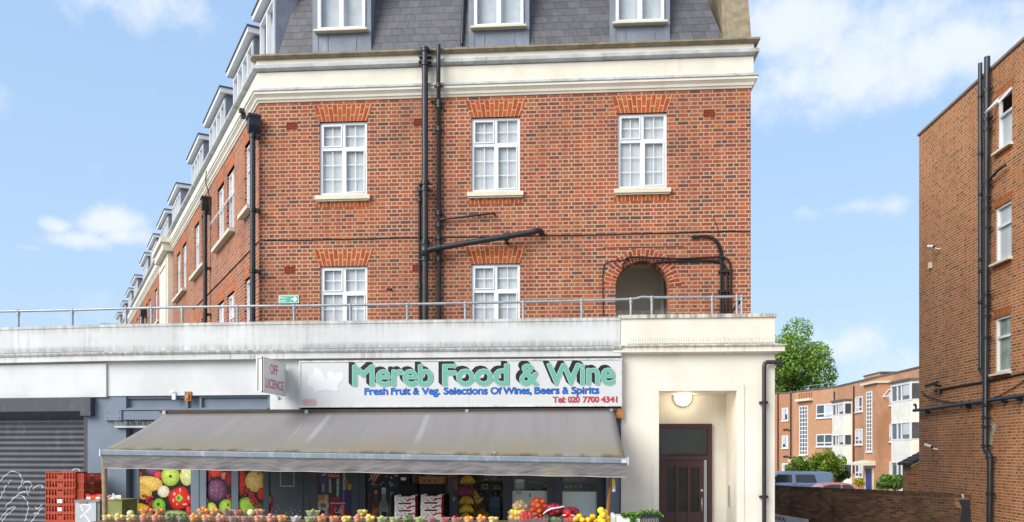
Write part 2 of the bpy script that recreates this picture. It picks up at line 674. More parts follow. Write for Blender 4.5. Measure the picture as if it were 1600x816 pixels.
def render_mat(name, c, streak, amt, top=None, bot=None, streak_scale=1.0):
    """painted masonry: faint roller texture, mould streaks that run down from ledges, hairline patches"""
    m, N, L, b = nodes(name)
    oc = objco(N)
    v1 = noise(N, L, oc, 1.3, 6)
    col = mixc(N, L, rng(N, L, v1, .3, .7), tuple(x * .88 for x in c), tuple(min(1, x * 1.03) for x in c))
    st = noise(N, L, scaled(N, L, oc, (9 * streak_scale, 9 * streak_scale, .5)), 1, 8, .7)
    big = noise(N, L, oc, .9, 5)
    k = mathn(N, L, 'MULTIPLY', rng(N, L, st, .47, .72), rng(N, L, big, .38, .66))
    if top is not None:
        sp = N.new('ShaderNodeSeparateXYZ')
        L.new(oc, sp.inputs[0])
        tp = rng(N, L, sp.outputs[2], top - .22, top, 0, 1)
        bt = rng(N, L, sp.outputs[2], bot, bot + .16, 1, 0)
        edge = mathn(N, L, 'MAXIMUM', tp, bt)
        k = mathn(N, L, 'MAXIMUM', k, mathn(N, L, 'MULTIPLY', edge, rng(N, L, st, .36, .62)))
    col = mixc(N, L, mathn(N, L, 'MULTIPLY', k, amt), col, streak)
    L.new(col, b.inputs['Base Color'])
    b.inputs['Roughness'].default_value = .7
    b.inputs['Specular IOR Level'].default_value = .25
    bump(N, L, noise(N, L, oc, 26, 5), .12, .008, b)
    MATS[name] = m
    return m

# ------------------------------------------------------------------ sweeps, walls, text
def offset_path(path, d):
    """plan polyline moved d outwards (to the right-hand side when walked left to right = towards the street)"""
    out = []
    n = len(path)
    for i, p in enumerate(path):
        ds = []
        if i > 0:
            ds.append((path[i] - path[i - 1]).normalized())
        if i < n - 1:
            ds.append((path[i + 1] - path[i]).normalized())
        ns = [Vector((q.y, -q.x)) for q in ds]
        if len(ns) == 1:
            out.append(p + ns[0] * d)
        else:
            b = (ns[0] + ns[1]).normalized()
            out.append(p + b * (d / max(.2, b.dot(ns[0]))))
    return out

def sweep(mb, path, prof, closed=True, caps=True):
    """prof: (out, z) points swept along the plan path; UV = metres along / across"""
    path = [Vector(p) for p in path]
    rings = [offset_path(path, o) for (o, z) in prof]
    acc = [0]
    for i in range(1, len(path)):
        acc.append(acc[-1] + (path[i] - path[i - 1]).length)
    n = len(prof)
    pl = [0]
    for i in range(1, n + 1):
        a, b = prof[i - 1], prof[i % n]
        pl.append(pl[-1] + math.hypot(a[0] - b[0], a[1] - b[1]))
    rngk = range(n) if closed else range(n - 1)
    for i in range(len(path) - 1):
        for k in rngk:
            j = (k + 1) % n
            q = [(rings[k][i], prof[k][1]), (rings[k][i + 1], prof[k][1]), (rings[j][i + 1], prof[j][1]), (rings[j][i], prof[j][1])]
            mb.face([(p.x, p.y, z) for p, z in q], uv=[(acc[i], pl[k]), (acc[i + 1], pl[k]), (acc[i + 1], pl[k + 1]), (acc[i], pl[k + 1])])
    if caps and closed:
        mb.face([(rings[k][0].x, rings[k][0].y, prof[k][1]) for k in range(n)][::-1])
        mb.face([(rings[k][-1].x, rings[k][-1].y, prof[k][1]) for k in range(n)])
    return mb

def wall_holes(mb, x0, x1, z0, z1, holes, y, rev):
    xs = sorted({x0, x1, *[h[0] for h in holes], *[h[1] for h in holes]})
    zs = sorted({z0, z1, *[h[2] for h in holes], *[h[3] for h in holes]})
    xs = [x for x in xs if x0 <= x <= x1]
    zs = [z for z in zs if z0 <= z <= z1]
    for i in range(len(xs) - 1):
        for j in range(len(zs) - 1):
            cx, cz = (xs[i] + xs[i + 1]) / 2, (zs[j] + zs[j + 1]) / 2
            if any(h[0] < cx < h[1] and h[2] < cz < h[3] for h in holes):
                continue
            mb.face([(xs[i], y, zs[j]), (xs[i + 1], y, zs[j]), (xs[i + 1], y, zs[j + 1]), (xs[i], y, zs[j + 1])])
    for (a, b, c, d) in holes:
        mb.face([(a, y, c), (a, y, d), (a, y + rev, d), (a, y + rev, c)])
        mb.face([(b, y, c), (b, y + rev, c), (b, y + rev, d), (b, y, d)])
        mb.face([(a, y, d), (b, y, d), (b, y + rev, d), (a, y + rev, d)])
        mb.face([(a, y, c), (a, y + rev, c), (b, y + rev, c), (b, y, c)])
    return mb

def glyphs(string, extrude=0.0, bold=0.0, spacing=1.0):
    """lettering as plain (verts, faces) with cap height 1, baseline 0, left edge 0"""
    def raw(s_, ex, bo):
        cu = bpy.data.curves.new('lettering', 'FONT')
        cu.body = s_
        cu.size = 1
        cu.extrude = ex
        cu.offset = bo
        cu.space_character = spacing
        cu.resolution_u = 3
        o = bpy.data.objects.new('lettering', cu)
        COL.objects.link(o)
        dg = bpy.context.evaluated_depsgraph_get()
        me = bpy.data.meshes.new_from_object(o.evaluated_get(dg))
        vs = [v.co.copy() for v in me.vertices]
        fs = [tuple(p.vertices) for p in me.polygons]
        bpy.data.objects.remove(o)
        bpy.data.curves.remove(cu)
        bpy.data.meshes.remove(me)
        return vs, fs
    cv, _ = raw('H', 0, bold)
    b0, cap = min(v.y for v in cv), max(v.y for v in cv) - min(v.y for v in cv)
    vs, fs = raw(string, extrude, bold)
    x0 = min(v.x for v in vs)
    x1 = max(v.x for v in vs)
    k = 1 / cap
    return [Vector(((v.x - x0) * k, (v.y - b0) * k, v.z)) for v in vs], fs, (x1 - x0) * k

XH = None

def letter_mb(mb, string, x0, x1, zb, cap, y, bold=0.0, shear=None, depth=0.0, col=None, xh=None, sp=.95):
    """flat lettering fitted between x0 and x1; bold = stroke growth in cap heights, laid as overlapping copies a hair apart;
    shear=(dx, dz) with depth lays a solid drop shadow going back from the letter"""
    global XH
    if XH is None:
        XH = max(v.y for v in glyphs('x')[0])
    vs, fs, w = glyphs(string, 0.0, 0.0, sp)
    g = bold * cap
    sx = (x1 - x0 - 2 * g) / w
    def zm(q):
        if not xh:
            return q
        return q * xh / XH if q < XH else xh + (q - XH) * (1 - xh) / (1 - XH)
    offs = [(0, 0)] + ([(g * math.cos(R(a)), g * math.sin(R(a))) for a in range(22, 382, 45)] if g else [])
    steps = 14 if shear else 1
    for k in range(steps):
        q = k / max(1, steps - 1)
        for i, (ox, oz) in enumerate(offs):
            out = [(x0 + g + v.x * sx + ox + (shear[0] * q if shear else 0), y + depth * q + i * .00006, zb + zm(v.y) * cap + oz + (shear[1] * q if shear else 0)) for v in vs]
            mb.mesh(out, fs, col=col)
    return mb

# ------------------------------------------------------------------ windows
def window(parent, fr, x0, x1, z0, z1, y, cols=2, top=.36, bars=(2, 2, 3), sill=True, curtain='net', fw=.055, vent=False, cut=None, mat=None, name='window'):
    fmat = mat or m_white
    f = MB()
    f.frame(x0, x1, z0, z1, fw, y, y + .07)
    zt = z1 - (z1 - z0) * top if top else None
    xs = [x0 + fw + (x1 - x0 - 2 * fw) * i / cols for i in range(cols + 1)]
    hw = .032
    ledges = []
    for i in range(1, cols):
        f.box(xs[i] - hw, xs[i] + hw, y + .003, y + .066, z0 + fw, z1 - fw)
    edges = [(xs[i] + (hw if i > 0 else 0), xs[i + 1] - (hw if i < cols - 1 else 0)) for i in range(cols)]
    cells = []
    for (a, b) in edges:
        if zt:
            f.box(a, b, y + .004, y + .065, zt - hw, zt + hw)
            cells += [(a, b, zt + hw, z1 - fw, bars[1]), (a, b, z0 + fw, zt - hw, bars[2])]
        else:
            cells.append((a, b, z0 + fw, z1 - fw, bars[2]))
    # opening sashes sit a little proud in alternate lights
    for k, (a, b, c, d, n) in enumerate(cells):
        if k in (0, 3):
            f.frame(a, b, c, d, .022, y - .012, y + .05)
    w = obj(name, f, fmat, parent, fr.M)
    if bars[0] > 1 or bars[1] > 1:
        g = MB()
        for (a, b, c, d, n) in cells:
            for i in range(1, bars[0]):
                xx = a + (b - a) * i / bars[0]
                g.box(xx - .007, xx + .007, y + .026, y + .034, c, d)
            for j in range(1, n):
                zz = c + (d - c) * j / n
                g.box(a, b, y + .024, y + .032, zz - .007, zz + .007)
        obj('glazing_bar', g, fmat, w, fr.M)
    p = MB()
    for (a, b, c, d, n) in cells:
        p.face([(a, y + .04, c), (b, y + .04, c), (b, y + .04, d), (a, y + .04, d)])
    obj('pane', p, m_glass, w, fr.M)
    bk = MB()
    bk.box(x0 + .01, x1 - .01, y + .45, y + .47, z0, z1)
    bk.box(x0 + .01, x0 + .02, y + .075, y + .45, z0, z1)
    bk.box(x1 - .02, x1 - .01, y + .075, y + .45, z0, z1)
    bk.box(x0 + .02, x1 - .02, y + .075, y + .45, z0, z0 + .01)
    bk.box(x0 + .02, x1 - .02, y + .075, y + .45, z1 - .01, z1)
    obj('room_lining', bk, m_lobby if curtain != 'dark' else m_dark, w, fr.M)
    if curtain in ('net', 'half', 'blind'):
        c = MB()
        n = 28
        zb = z0 + fw * .6 if curtain != 'half' else z0 + (z1 - z0) * .45
        for i in range(n):
            xa, xb = x0 + .03 + (x1 - x0 - .06) * i / n, x0 + .03 + (x1 - x0 - .06) * (i + 1) / n
            ya, yb = [y + .072 + .006 * math.sin(q * 2.1 + x0 * 9) for q in (i, i + 1)]
            c.face([(xa, ya, zb), (xb, yb, zb), (xb, yb, z1 - .02), (xa, ya, z1 - .02)], smooth=True)
        obj('curtain' if curtain != 'blind' else 'blind', c.weld(), m_net if curtain != 'blind' else m_blind, w, fr.M)
    if sill:
        s = MB()
        h = .10
        s.prism([(y - .13, z0 - h), (y - .13, z0 - .018), (y + .02, z0 - .002), (y + .02, z0 - h)], x0 - .07, x1 + .07, axis='x')
        s.box(x0 - .055, x1 + .055, y - .10, y + .01, z0 - h - .028, z0 - h - .001)
        obj('sill', s, m_stone, w, fr.M)
    if vent:
        a, b, c, d, n = cells[vent - 1]
        ang = R(32)
        M = fr.M @ Matrix.Translation((0, y - .012, d)) @ Matrix.Rotation(-ang, 4, 'X')
        v = MB().frame(a - .02, b + .02, -(d - c) - .02, 0, .04, -.03, .005)
        obj('open_vent', v, fmat, w, M)
        v = MB()
        v.face([(a, -.012, -(d - c)), (b, -.012, -(d - c)), (b, -.012, -.02), (a, -.012, -.02)])
        obj('vent_pane', v, m_glass, w, M)
    return w

def flat_arch(parent, fr, x0, x1, z0, z1, y, spread=.10, mat=None):
    """gauged flat arch of rubbed bricks, fanned by its UVs, standing 4 mm proud"""
    a = MB()
    n = 12
    yy = y - .004
    def q(u, v):
        xa = x0 + (x1 - x0) * u
        xb = x0 - spread + (x1 - x0 + 2 * spread) * u
        return (xa + (xb - xa) * v, yy, z0 + (z1 - z0) * v)
    wd = (x1 - x0)
    hh = z1 - z0
    for i in range(n):
        u0, u1 = i / n, (i + 1) / n
        a.face([q(u0, 0), q(u1, 0), q(u1, 1), q(u0, 1)], uv=[(0, u0 * wd), (0, u1 * wd), (hh * .72, u1 * wd), (hh * .72, u0 * wd)])
    a.face([q(0, 0), (x0, y + .1, z0), (x1, y + .1, z0), q(1, 0)], uv=[(0, 0), (.1, 0), (.1, wd), (0, wd)])
    a.face([q(0, 1), (q(0, 1)[0], y + .01, z1), (q(0, 0)[0], y + .01, z0), q(0, 0)], uv=[(0, 0), (0, 0.01), (.01, .01), (.01, 0)])
    a.face([q(1, 0), (q(1, 0)[0], y + .01, z0), (q(1, 1)[0], y + .01, z1), q(1, 1)], uv=[(0, 0), (0, 0.01), (.01, .01), (.01, 0)])
    a.face([q(0, 1), q(1, 1), (q(1, 1)[0], y + .01, z1), (q(0, 1)[0], y + .01, z1)], uv=[(0, 0), (0, wd), (.01, wd), (.01, 0)])
    return obj('flat_arch', a, mat or m_arch, parent, fr.M)

def air_brick(parent, fr, xc, zc, y, w=.215, h=.14):
    a = MB()
    a.frame(xc - w / 2, xc + w / 2, zc - h / 2, zc + h / 2, .012, y - .006, y + .02)
    nx, nz = 7, 4
    for i in range(1, nx):
        x = xc - w / 2 + .012 + (w - .024) * i / nx
        a.box(x - .006, x + .006, y - .003, y + .02, zc - h / 2 + .012, zc + h / 2 - .012)
    for j in range(1, nz):
        z = zc - h / 2 + .012 + (h - .024) * j / nz
        a.box(xc - w / 2 + .012, xc + w / 2 - .012, y - .002, y + .018, z - .006, z + .006)
    a.box(xc - w / 2 + .012, xc + w / 2 - .012, y - .0005, y + .019, zc - h / 2 + .012, zc + h / 2 - .012, mi=1)
    return obj('air_brick', a, [m_air, m_dark], parent, fr.M)

# ------------------------------------------------------------------ the ground
def ground():
    m, N, L, b = nodes('far_ground')
    oc = objco(N)
    L.new(mixc(N, L, noise(N, L, oc, .4), S(92, 92, 88), S(120, 118, 110)), b.inputs['Base Color'])
    b.inputs['Roughness'].default_value = .95
    g = MB()
    ys = [-600, 15.4, 20, 38, 600]
    zs = [-.012, -.012, -.08, -1.0, -1.2]
    for i in range(4):
        for (a, c) in ((-600, 0), (0, 600)):
            g.face([(a, ys[i], zs[i]), (c, ys[i], zs[i]), (c, ys[i + 1], zs[i + 1]), (a, ys[i + 1], zs[i + 1])])
    o = obj('ground', g, m)
    o['kind'] = 'structure'
    m, N, L, b = nodes('asphalt')
    oc = objco(N)
    L.new(mixc(N, L, noise(N, L, oc, 30), (.085, .085, .086), (.115, .114, .112)), b.inputs['Base Color'])
    b.inputs['Roughness'].default_value = .9
    o = obj('road', MB().box(-300, 300, -4, 8.6, -.008, -.004), m)
    o['kind'] = 'structure'
    pm = brick_mat('paving_slabs', [S(192, 188, 180), S(202, 198, 190), S(184, 180, 172)], S(130, 126, 118), bw=.9, bh=.6, ms=.01, squash=1, uv=True)
    p = MB()
    p.face([(-300, 8.9, .12), (300, 8.9, .12), (300, 15.4, .12), (-300, 15.4, .12)], uv=[(-300, 0), (300, 0), (300, 6.5), (-300, 6.5)])
    o = obj('pavement', p, pm)
    o['kind'] = 'structure'
    o = obj('kerb', MB().box(-300, 300, 8.75, 8.9, -.02, .122), plain('granite_kerb', S(150, 148, 144), .8))
    o['kind'] = 'structure'
ground()

# ------------------------------------------------------------------ the brick building over the shops
zb = (FRONT.z(408, 161.8, VB) + FRONT.z(1173, 137.6, VB)) / 2
UR = FRONT.x(1173, VB)
UL = CORNER.x
ZT = 3.72                                           # terrace level behind the parapet
building = thing('brick_building', 'long red brick building with cream cornice and slate mansard roof above the shops', 'building', (UL, VB, ZT))

def fx(px):
    return FRONT.x(px, VB)

def fz(px, py):
    return FRONT.z(px, py, VB)

WU = [(499, 573.5, 189.5, 305.5), (736, 812.5, 183, 300), (965, 1042, 177, 293.5)]
WL = [(500, 574, 416), (736, 812.5, 412)]
zU1 = sum(fz((a + b) / 2, c) for a, b, c, d in WU) / 3
zU0 = sum(fz((a + b) / 2, d) for a, b, c, d in WU) / 3
zL1 = sum(fz((a + b) / 2, c) for a, b, c in WL) / 2
zL0 = zL1 - (zU1 - zU0)
holes = [(fx(a), fx(b), zU0, zU1) for a, b, c, d in WU] + [(fx(a), fx(b), zL0, zL1) for a, b, c in WL]
AX0, AX1 = fx(961.5), fx(1045)
AR = (AX1 - AX0) / 2
AXC = (AX0 + AX1) / 2
AZT = fz(1003, 407.5)
AZS = AZT - AR
arch_box = (AX0, AX1, ZT, AZT)

def front_wall():
    m = MB()
    wall_holes(m, UL, UR, ZT, zb + .02, holes + [arch_box], VB, .11)
    # open the arch: drop the rectangular reveal of the arch box (last four faces) and build spandrels + curved reveal
    for lst in (m.f, m.sm, m.uv, m.col, m.mi):
        del lst[-4:]
    n = 24
    for i in range(n):
        a0, a1 = math.pi * i / n, math.pi * (i + 1) / n
        p0 = (AXC + AR * math.cos(a0), AZS + AR * math.sin(a0))
        p1 = (AXC + AR * math.cos(a1), AZS + AR * math.sin(a1))
        m.face([(p0[0], VB, p0[1]), (p0[0], VB, AZT), (p1[0], VB, AZT), (p1[0], VB, p1[1])])
        m.face([(p0[0], VB, p0[1]), (p1[0], VB, p1[1]), (p1[0], VB + .34, p1[1]), (p0[0], VB + .34, p0[1])])
    m.face([(AX0, VB, ZT), (AX0, VB, AZS), (AX0, VB + .34, AZS), (AX0, VB + .34, ZT)])
    m.face([(AX1, VB, ZT), (AX1, VB + .34, ZT), (AX1, VB + .34, AZS), (AX1, VB, AZS)])
    # right-hand return and rear closing walls
    m.face([(UR, VB, ZT), (UR, VB + 9, ZT), (UR, VB + 9, zb + .02), (UR, VB, zb + .02)])
    obj('wall', m, m_brick, building)
front_wall()

SIDE_LEN = 56.0
# side windows: (distance along from the corner, width)
side_pairs = [(1.02, .85), (3.1, .92), (4.42, .92), (7.05, .9), (8.35, .9), (11.0, .9), (12.4, .9), (18.0, .9), (19.4, .9), (22.0, .9), (23.2, .9),
              (26.6, .9), (28.0, .9), (31.2, .9), (32.6, .9), (36, .9), (37.4, .9), (41, .9), (42.4, .9), (46, .9), (47.4, .9), (51, .9), (52.4, .9)]
sholes = []
for s, w in side_pairs:
    sholes.append((-s - w / 2, -s + w / 2, zU0, zU1))
    if s < 24:
        sholes.append((-s - w / 2, -s + w / 2, zL0, zL1))
sw = MB()
wall_holes(sw, -SIDE_LEN, 0, ZT, zb + .02, sholes, 0, .11)
sw.face([(-SIDE_LEN, 0, ZT), (-SIDE_LEN, 10, ZT), (-SIDE_LEN, 10, zb), (-SIDE_LEN, 0, zb)])
obj('wall', sw, m_brick, building, SIDE.M)

far = SIDE.w(-SIDE_LEN, 0)
path = [Vector((far.x, far.y)), CORNER, Vector((UR, VB)), Vector((UR, VB + 9))]
m_cream = render_mat('cream_cornice_paint', S(226, 220, 204), S(196, 186, 160), .35)
cor = MB()
sweep(cor, path, [(0, zb), (.018, zb), (.03, zb + .035), (.05, zb + .045), (.06, zb + .09), (.10, zb + .135), (.11, zb + .14), (.11, zb + .188), (0, zb + .188)])
sweep(cor, path, [(0, zb + .188), (.045, zb + .188), (.045, zb + .585), (0, zb + .585)])
sweep(cor, path, [(0, zb + .715), (.05, zb + .715), (.05, zb + .835), (0, zb + .835)])
obj('cornice', cor, m_cream, building)
fl = MB()
sweep(fl, path, [(.045, zb + .19), (.125, zb + .19), (.13, zb + .20), (.122, zb + .245), (.045, zb + .262)])
sweep(fl, path, [(0, zb + .587), (.03, zb + .6), (.11, zb + .618), (.135, zb + .638), (.135, zb + .70), (.12, zb + .713), (0, zb + .713)])
obj('lead_flashing', fl, m_leadg, building)
cp = MB()
cp_path = [SIDE.w(-.12, 0).xy, CORNER, Vector((UR, VB)), Vector((UR, VB + 9))]
sweep(cp, cp_path, [(-.40, zb + .837), (.10, zb + .837), (.15, zb + .87), (.15, zb + .905), (-.05, zb + .93), (-.40, zb + .93)])
obj('parapet_coping', cp, m_coping, building)
cp = MB()
sweep(cp, [Vector((far.x, far.y)), SIDE.w(-.13, 0).xy], [(-.40, zb + .837), (.06, zb + .837), (.06, zb + .87), (-.40, zb + .88)])
obj('parapet_coping', cp, m_leadg, building)

RZ0, RZ1 = zb + .86, zb + 3.5
RIN0, RIN1 = -.34, -.34 - (RZ1 - RZ0) / math.tan(R(73))
rf = MB()
sweep(rf, path, [(RIN0, RZ0), (RIN1, RZ1), (RIN1 - 5, RZ1 + .1)], closed=False, caps=False)
roof = obj('roof', rf, m_slate, building)
# sloping concrete coping that ends the mansard on the right
gc = MB()
gx0, gx1 = FRONT.x(1134, VB + .4), FRONT.x(1171, VB + .4)
for (xa, xb, pr) in ((gx0, gx1, .0),):
    a = VB - RIN0 - .16
    b = VB - RIN1 - .16
    gc.prism([(a, RZ0 + .05), (b, RZ1), (b, RZ1 + .2), (VB + 8, RZ1 + .2), (VB + 8, RZ0 + .05)], xa, xb, axis='x')
    gc.prism([(a + .05, RZ0 + .05), (b + .05, RZ1), (b + .8, RZ1), (a + .8, RZ0 + .05)], xa - .055, xa - .001, axis='x')
obj('gable_coping', gc, m_coping, building)

# windows of the front
for k, (a, b, c, d) in enumerate(WU):
    window(building, FRONT, fx(a), fx(b), zU0, zU1, VB + .045, curtain='net')
    flat_arch(building, FRONT, fx(a) - .005, fx(b) + .005, zU1, zU1 + .335, VB, .115)
    so_ = MB()                                       # soldier bricks under the sill
    x0, x1 = fx(a) - .08, fx(b) + .08
    so_.face([(x0, VB - .003, zU0 - .24), (x1, VB - .003, zU0 - .24), (x1, VB - .003, zU0 - .128), (x0, VB - .003, zU0 - .128)],
             uv=[(0, 0), (0, x1 - x0), (.11, x1 - x0), (.11, 0)])
    obj('sill_course', so_, m_arch, building)
for k, (a, b, c) in enumerate(WL):
    window(building, FRONT, fx(a), fx(b), zL0, zL1, VB + .045, curtain='net', sill=True)
    flat_arch(building, FRONT, fx(a) - .005, fx(b) + .005, zL1, zL1 + .335, VB, .115)
for (px, py) in ((456, 197), (655, 191), (1108, 177), (453, 422), (653, 419)):
    air_brick(building, FRONT, fx(px), fz(px, py), VB)
# brick ring round the arched opening, and the landing seen through it
ring = MB()
n = 34
R1 = AR + .235
for i in range(n):
    a0, a1 = math.pi * i / n, math.pi * (i + 1) / n
    q = []
    for (rr, a) in ((AR, a0), (AR, a1), (R1, a1), (R1, a0)):
        q.append((AXC + rr * math.cos(a), VB - .005, AZS + rr * math.sin(a)))
    l0, l1 = a0 * (AR + .12), a1 * (AR + .12)
    ring.face(q, uv=[(0, l0), (0, l1), (.236, l1), (.236, l0)])
    ring.face([q[1], q[0], (q[0][0], VB + .01, q[0][2]), (q[1][0], VB + .01, q[1][2])], uv=[(0, l0), (0, l1), (.01, l1), (.01, l0)])
    ring.face([q[3], q[2], (q[2][0], VB + .01, q[2][2]), (q[3][0], VB + .01, q[3][2])], uv=[(0, l0), (0, l1), (.01, l1), (.01, l0)])
obj('arch_ring', ring, m_archdark, building)
lb = MB()
y0, y1 = VB + .34, VB + 1.45
lx0, lx1 = AX0 - .12, AX1 + .12
lz1 = AZT + .15
lb.face([(lx0, y1, ZT), (lx1, y1, ZT), (lx1, y1, lz1), (lx0, y1, lz1)])
lb.face([(lx0, y0, ZT), (lx0, y1, ZT), (lx0, y1, lz1), (lx0, y0, lz1)])
lb.face([(lx1, y0, ZT), (lx1, y0, lz1), (lx1, y1, lz1), (lx1, y1, ZT)])
lb.face([(lx0, y0, lz1), (lx0, y1, lz1), (lx1, y1, lz1), (lx1, y0, lz1)])
lb.face([(lx0, y0, ZT), (lx1, y0, ZT), (lx1, y1, ZT), (lx0, y1, ZT)])
lb.box(lx0, lx1, y1 - .03, y1 - .002, fz(1000, 462) - .03, fz(1000, 462) + .02)
lb.box(AX1 - .02, AX1 + .05, y1 - .12, y1 - .004, ZT, lz1)
obj('landing_lining', lb, m_lobby, building)
# thin panel line and pale mortar repair lines round the arch are part of the brickwork; narrow soldier line above it
pl_ = MB()
pl_.box(fx(942), fx(1068), VB - .006, VB - .0005, fz(1000, 386.5) - .006, fz(1000, 386.5) + .006)
obj('drip_strip', pl_, m_cable, building)

# windows of the long side
for i, (s, w) in enumerate(side_pairs):
    far_ = s > 24
    cfg = dict(cols=2 if not far_ else 2, bars=(2, 2, 3) if s < 13 else (1, 1, 1), curtain='net' if s < 20 else 'none', sill=False)
    window(building, SIDE, -s - w / 2, -s + w / 2, zU0, zU1, .05, vent=2 if i == 1 else False, **cfg)
    if s < 24:
        window(building, SIDE, -s - w / 2, -s + w / 2, zL0, zL1, .05, **cfg)
        flat_arch(building, SIDE, -s - w / 2, -s + w / 2, zL1, zL1 + .33, 0, .1)
    flat_arch(building, SIDE, -s - w / 2, -s + w / 2, zU1, zU1 + .33, 0, .1)
for (sa, sb) in ((.55, 1.5), (2.55, 4.95), (6.5, 8.9), (10.45, 12.95), (17.5, 19.95), (21.5, 23.75), (26.1, 28.5), (30.7, 33.1), (35.5, 37.9), (40.5, 43)):
    s_ = MB()
    s_.prism([(-.14, zU0 - .1), (-.14, zU0 - .018), (.05, zU0 - .001), (.05, zU0 - .1)], -sb - .02, -sa + .02, axis='x')
    obj('sill', s_, m_stone, building, SIDE.M)
# cream stone bay half way along the side
sb = MB()
b0, b1 = -16.3, -13.9
sb.box(b0, b1, -.16, .02, ZT, zb - .05)
sb.box(b0 + .35, b1 - .35, -.20, -.155, zL1 + .55, zb - .5)
sb.frame(b0 + .2, b1 - .2, zL1 + .4, zb - .3, .12, -.215, -.15)
sb.frame(b0 + .2, b1 - .2, ZT + .2, zL1 + .2, .12, -.215, -.15)
sb.box(b0 - .12, b1 + .12, -.34, .02, zb - .05, zb + .22)
sb.box(b0 - .2, b1 + .2, -.42, .02, zb + .221, zb + .40)
obj('stone_bay', sb, m_cream, building, SIDE.M)

def dormer(fr, x0, x1, z0, z1, y, cols, jamb, apron, back=1.9, bars=False):
    """lead-clad flat dormer; window between the jambs"""
    d = MB()
    wx0, wx1 = x0 + jamb, x1 - jamb
    wz0, wz1 = z0 + apron, z1 - .10
    d.box(x0, wx0, y, y + back, z0, z1)
    d.box(wx1, x1, y, y + back, z0, z1)
    d.box(wx0, wx1, y, y + .3, wz1, z1)
    if apron:
        d.box(wx0, wx1, y + .01, y + .3, z0, wz0)
        for q in (.2, .8):
            xx = wx0 + (wx1 - wx0) * q
            d.tube([(xx, y + .008, z0), (xx, y + .008, wz0 - .03)], .012, 6)
    dm = obj('dormer', d, m_lead, building, fr.M)
    f = MB()
    f.frame(wx0, wx1, wz0, wz1, .06, y - .03, y + .06)
    for i in range(1, cols):
        xx = wx0 + (wx1 - wx0) * i / cols
        f.box(xx - .045, xx + .045, y - .028, y + .055, wz0 + .06, wz1 - .06)
    obj('window_frame', f, m_white, dm, fr.M)
    p = MB()
    p.face([(wx0 + .03, y + .03, wz0 + .03), (wx1 - .03, y + .03, wz0 + .03), (wx1 - .03, y + .03, wz1 - .03), (wx0 + .03, y + .03, wz1 - .03)])
    obj('pane', p, m_sglass, dm, fr.M)
    c = MB()
    c.face([(wx0 + .03, y + .12, wz0 + .03), (wx1 - .03, y + .12, wz0 + .03), (wx1 - .03, y + .12, wz1 - .03), (wx0 + .03, y + .12, wz1 - .03)])
    obj('blind', c, m_blind, dm, fr.M)
    r_ = MB()
    r_.box(x0 - .10, x1 + .10, y - .16, y + back, z1 + .001, z1 + .13)
    obj('dormer_roof', r_, m_white, dm, fr.M)
    r_ = MB()
    r_.box(x0 - .125, x1 + .125, y - .185, y + back, z1 + .131, z1 + .165)
    obj('roof_edge', r_, plain('dark_felt', S(84, 86, 92), .7), dm, fr.M)
    if apron:
        s_ = MB().prism([(y - .12, wz0 - .05), (y - .12, wz0 - .012), (y + .02, wz0 - .002), (y + .02, wz0 - .05)], wx0 - .06, wx1 + .06, axis='x')
        obj('sill', s_, m_stone, dm, fr.M)
    return dm

VD = VB + .42
for (xa, xb, l0, l1, py) in ((497, 571, 486, 585, 48), (741, 818, 732, 828, 42.5), (962, 1037.5, 952, 1048, 36)):
    w0, w1 = FRONT.x(xa, VD), FRONT.x(xb, VD)
    zz = FRONT.z(528 if xa < 600 else (780 if xa < 900 else 1000), py, VD)
    jb = .115
    dormer(FRONT, w0 - jb, w1 + jb, RZ0, 12.05, VD, 2, jb, zz - RZ0)
for (sa, sb_) in ((.42, 1.85), (2.55, 5.0), (6.15, 8.75), (9.9, 12.3), (15.2, 17.6), (18.9, 21.6), (23.2, 25.8), (27.2, 29.8), (33, 35.5), (37.2, 39.7), (42, 44.5), (47, 49.5)):
    dormer(SIDE, -sb_, -sa, RZ0, 11.72, .42, 2 if sb_ < 2 else 4, .06, 0)

# ------------------------------------------------------------------ pipes and cables on the front
def collar(mb, c, r, h=.07, n=12):
    mb.lathe([(r * .9, -h / 2), (r * 1.32, -h / 2), (r * 1.32, -h * .2), (r * 1.2, -h * .15), (r * 1.2, h * .15), (r * 1.32, h * .2), (r * 1.32, h / 2), (r * .9, h / 2)], n, c, smooth=False)

def pipe_thing(name, label, fr, pts, r, cols=(), lugs=True, group=None, cat='drainpipe', y=None, extra=None):
    """pts: local (x, y, z) centre line; cols: local z of the collars on the straight run"""
    base = fr.w(pts[-1][0], pts[-1][1], pts[-1][2])
    t = thing(name, label, cat, base, group)
    obj('pipe', MB().tube(pts, r, 14), m_black, t, fr.M)
    for (cx, cy, cz) in cols:
        c = MB()
        collar(c, (cx, cy, cz), r)
        if lugs:
            c.box(cx - r * 2.2, cx + r * 2.2, cy + r * .3, cy + r * 1.2, cz - .018, cz + .018)
        obj('collar', c, m_black, t, fr.M)
    return t

def fpts(lst, y):
    return [(fr_[0], y, fr_[1]) for fr_ in [FRONT.at(px, py, y) for px, py in lst]]

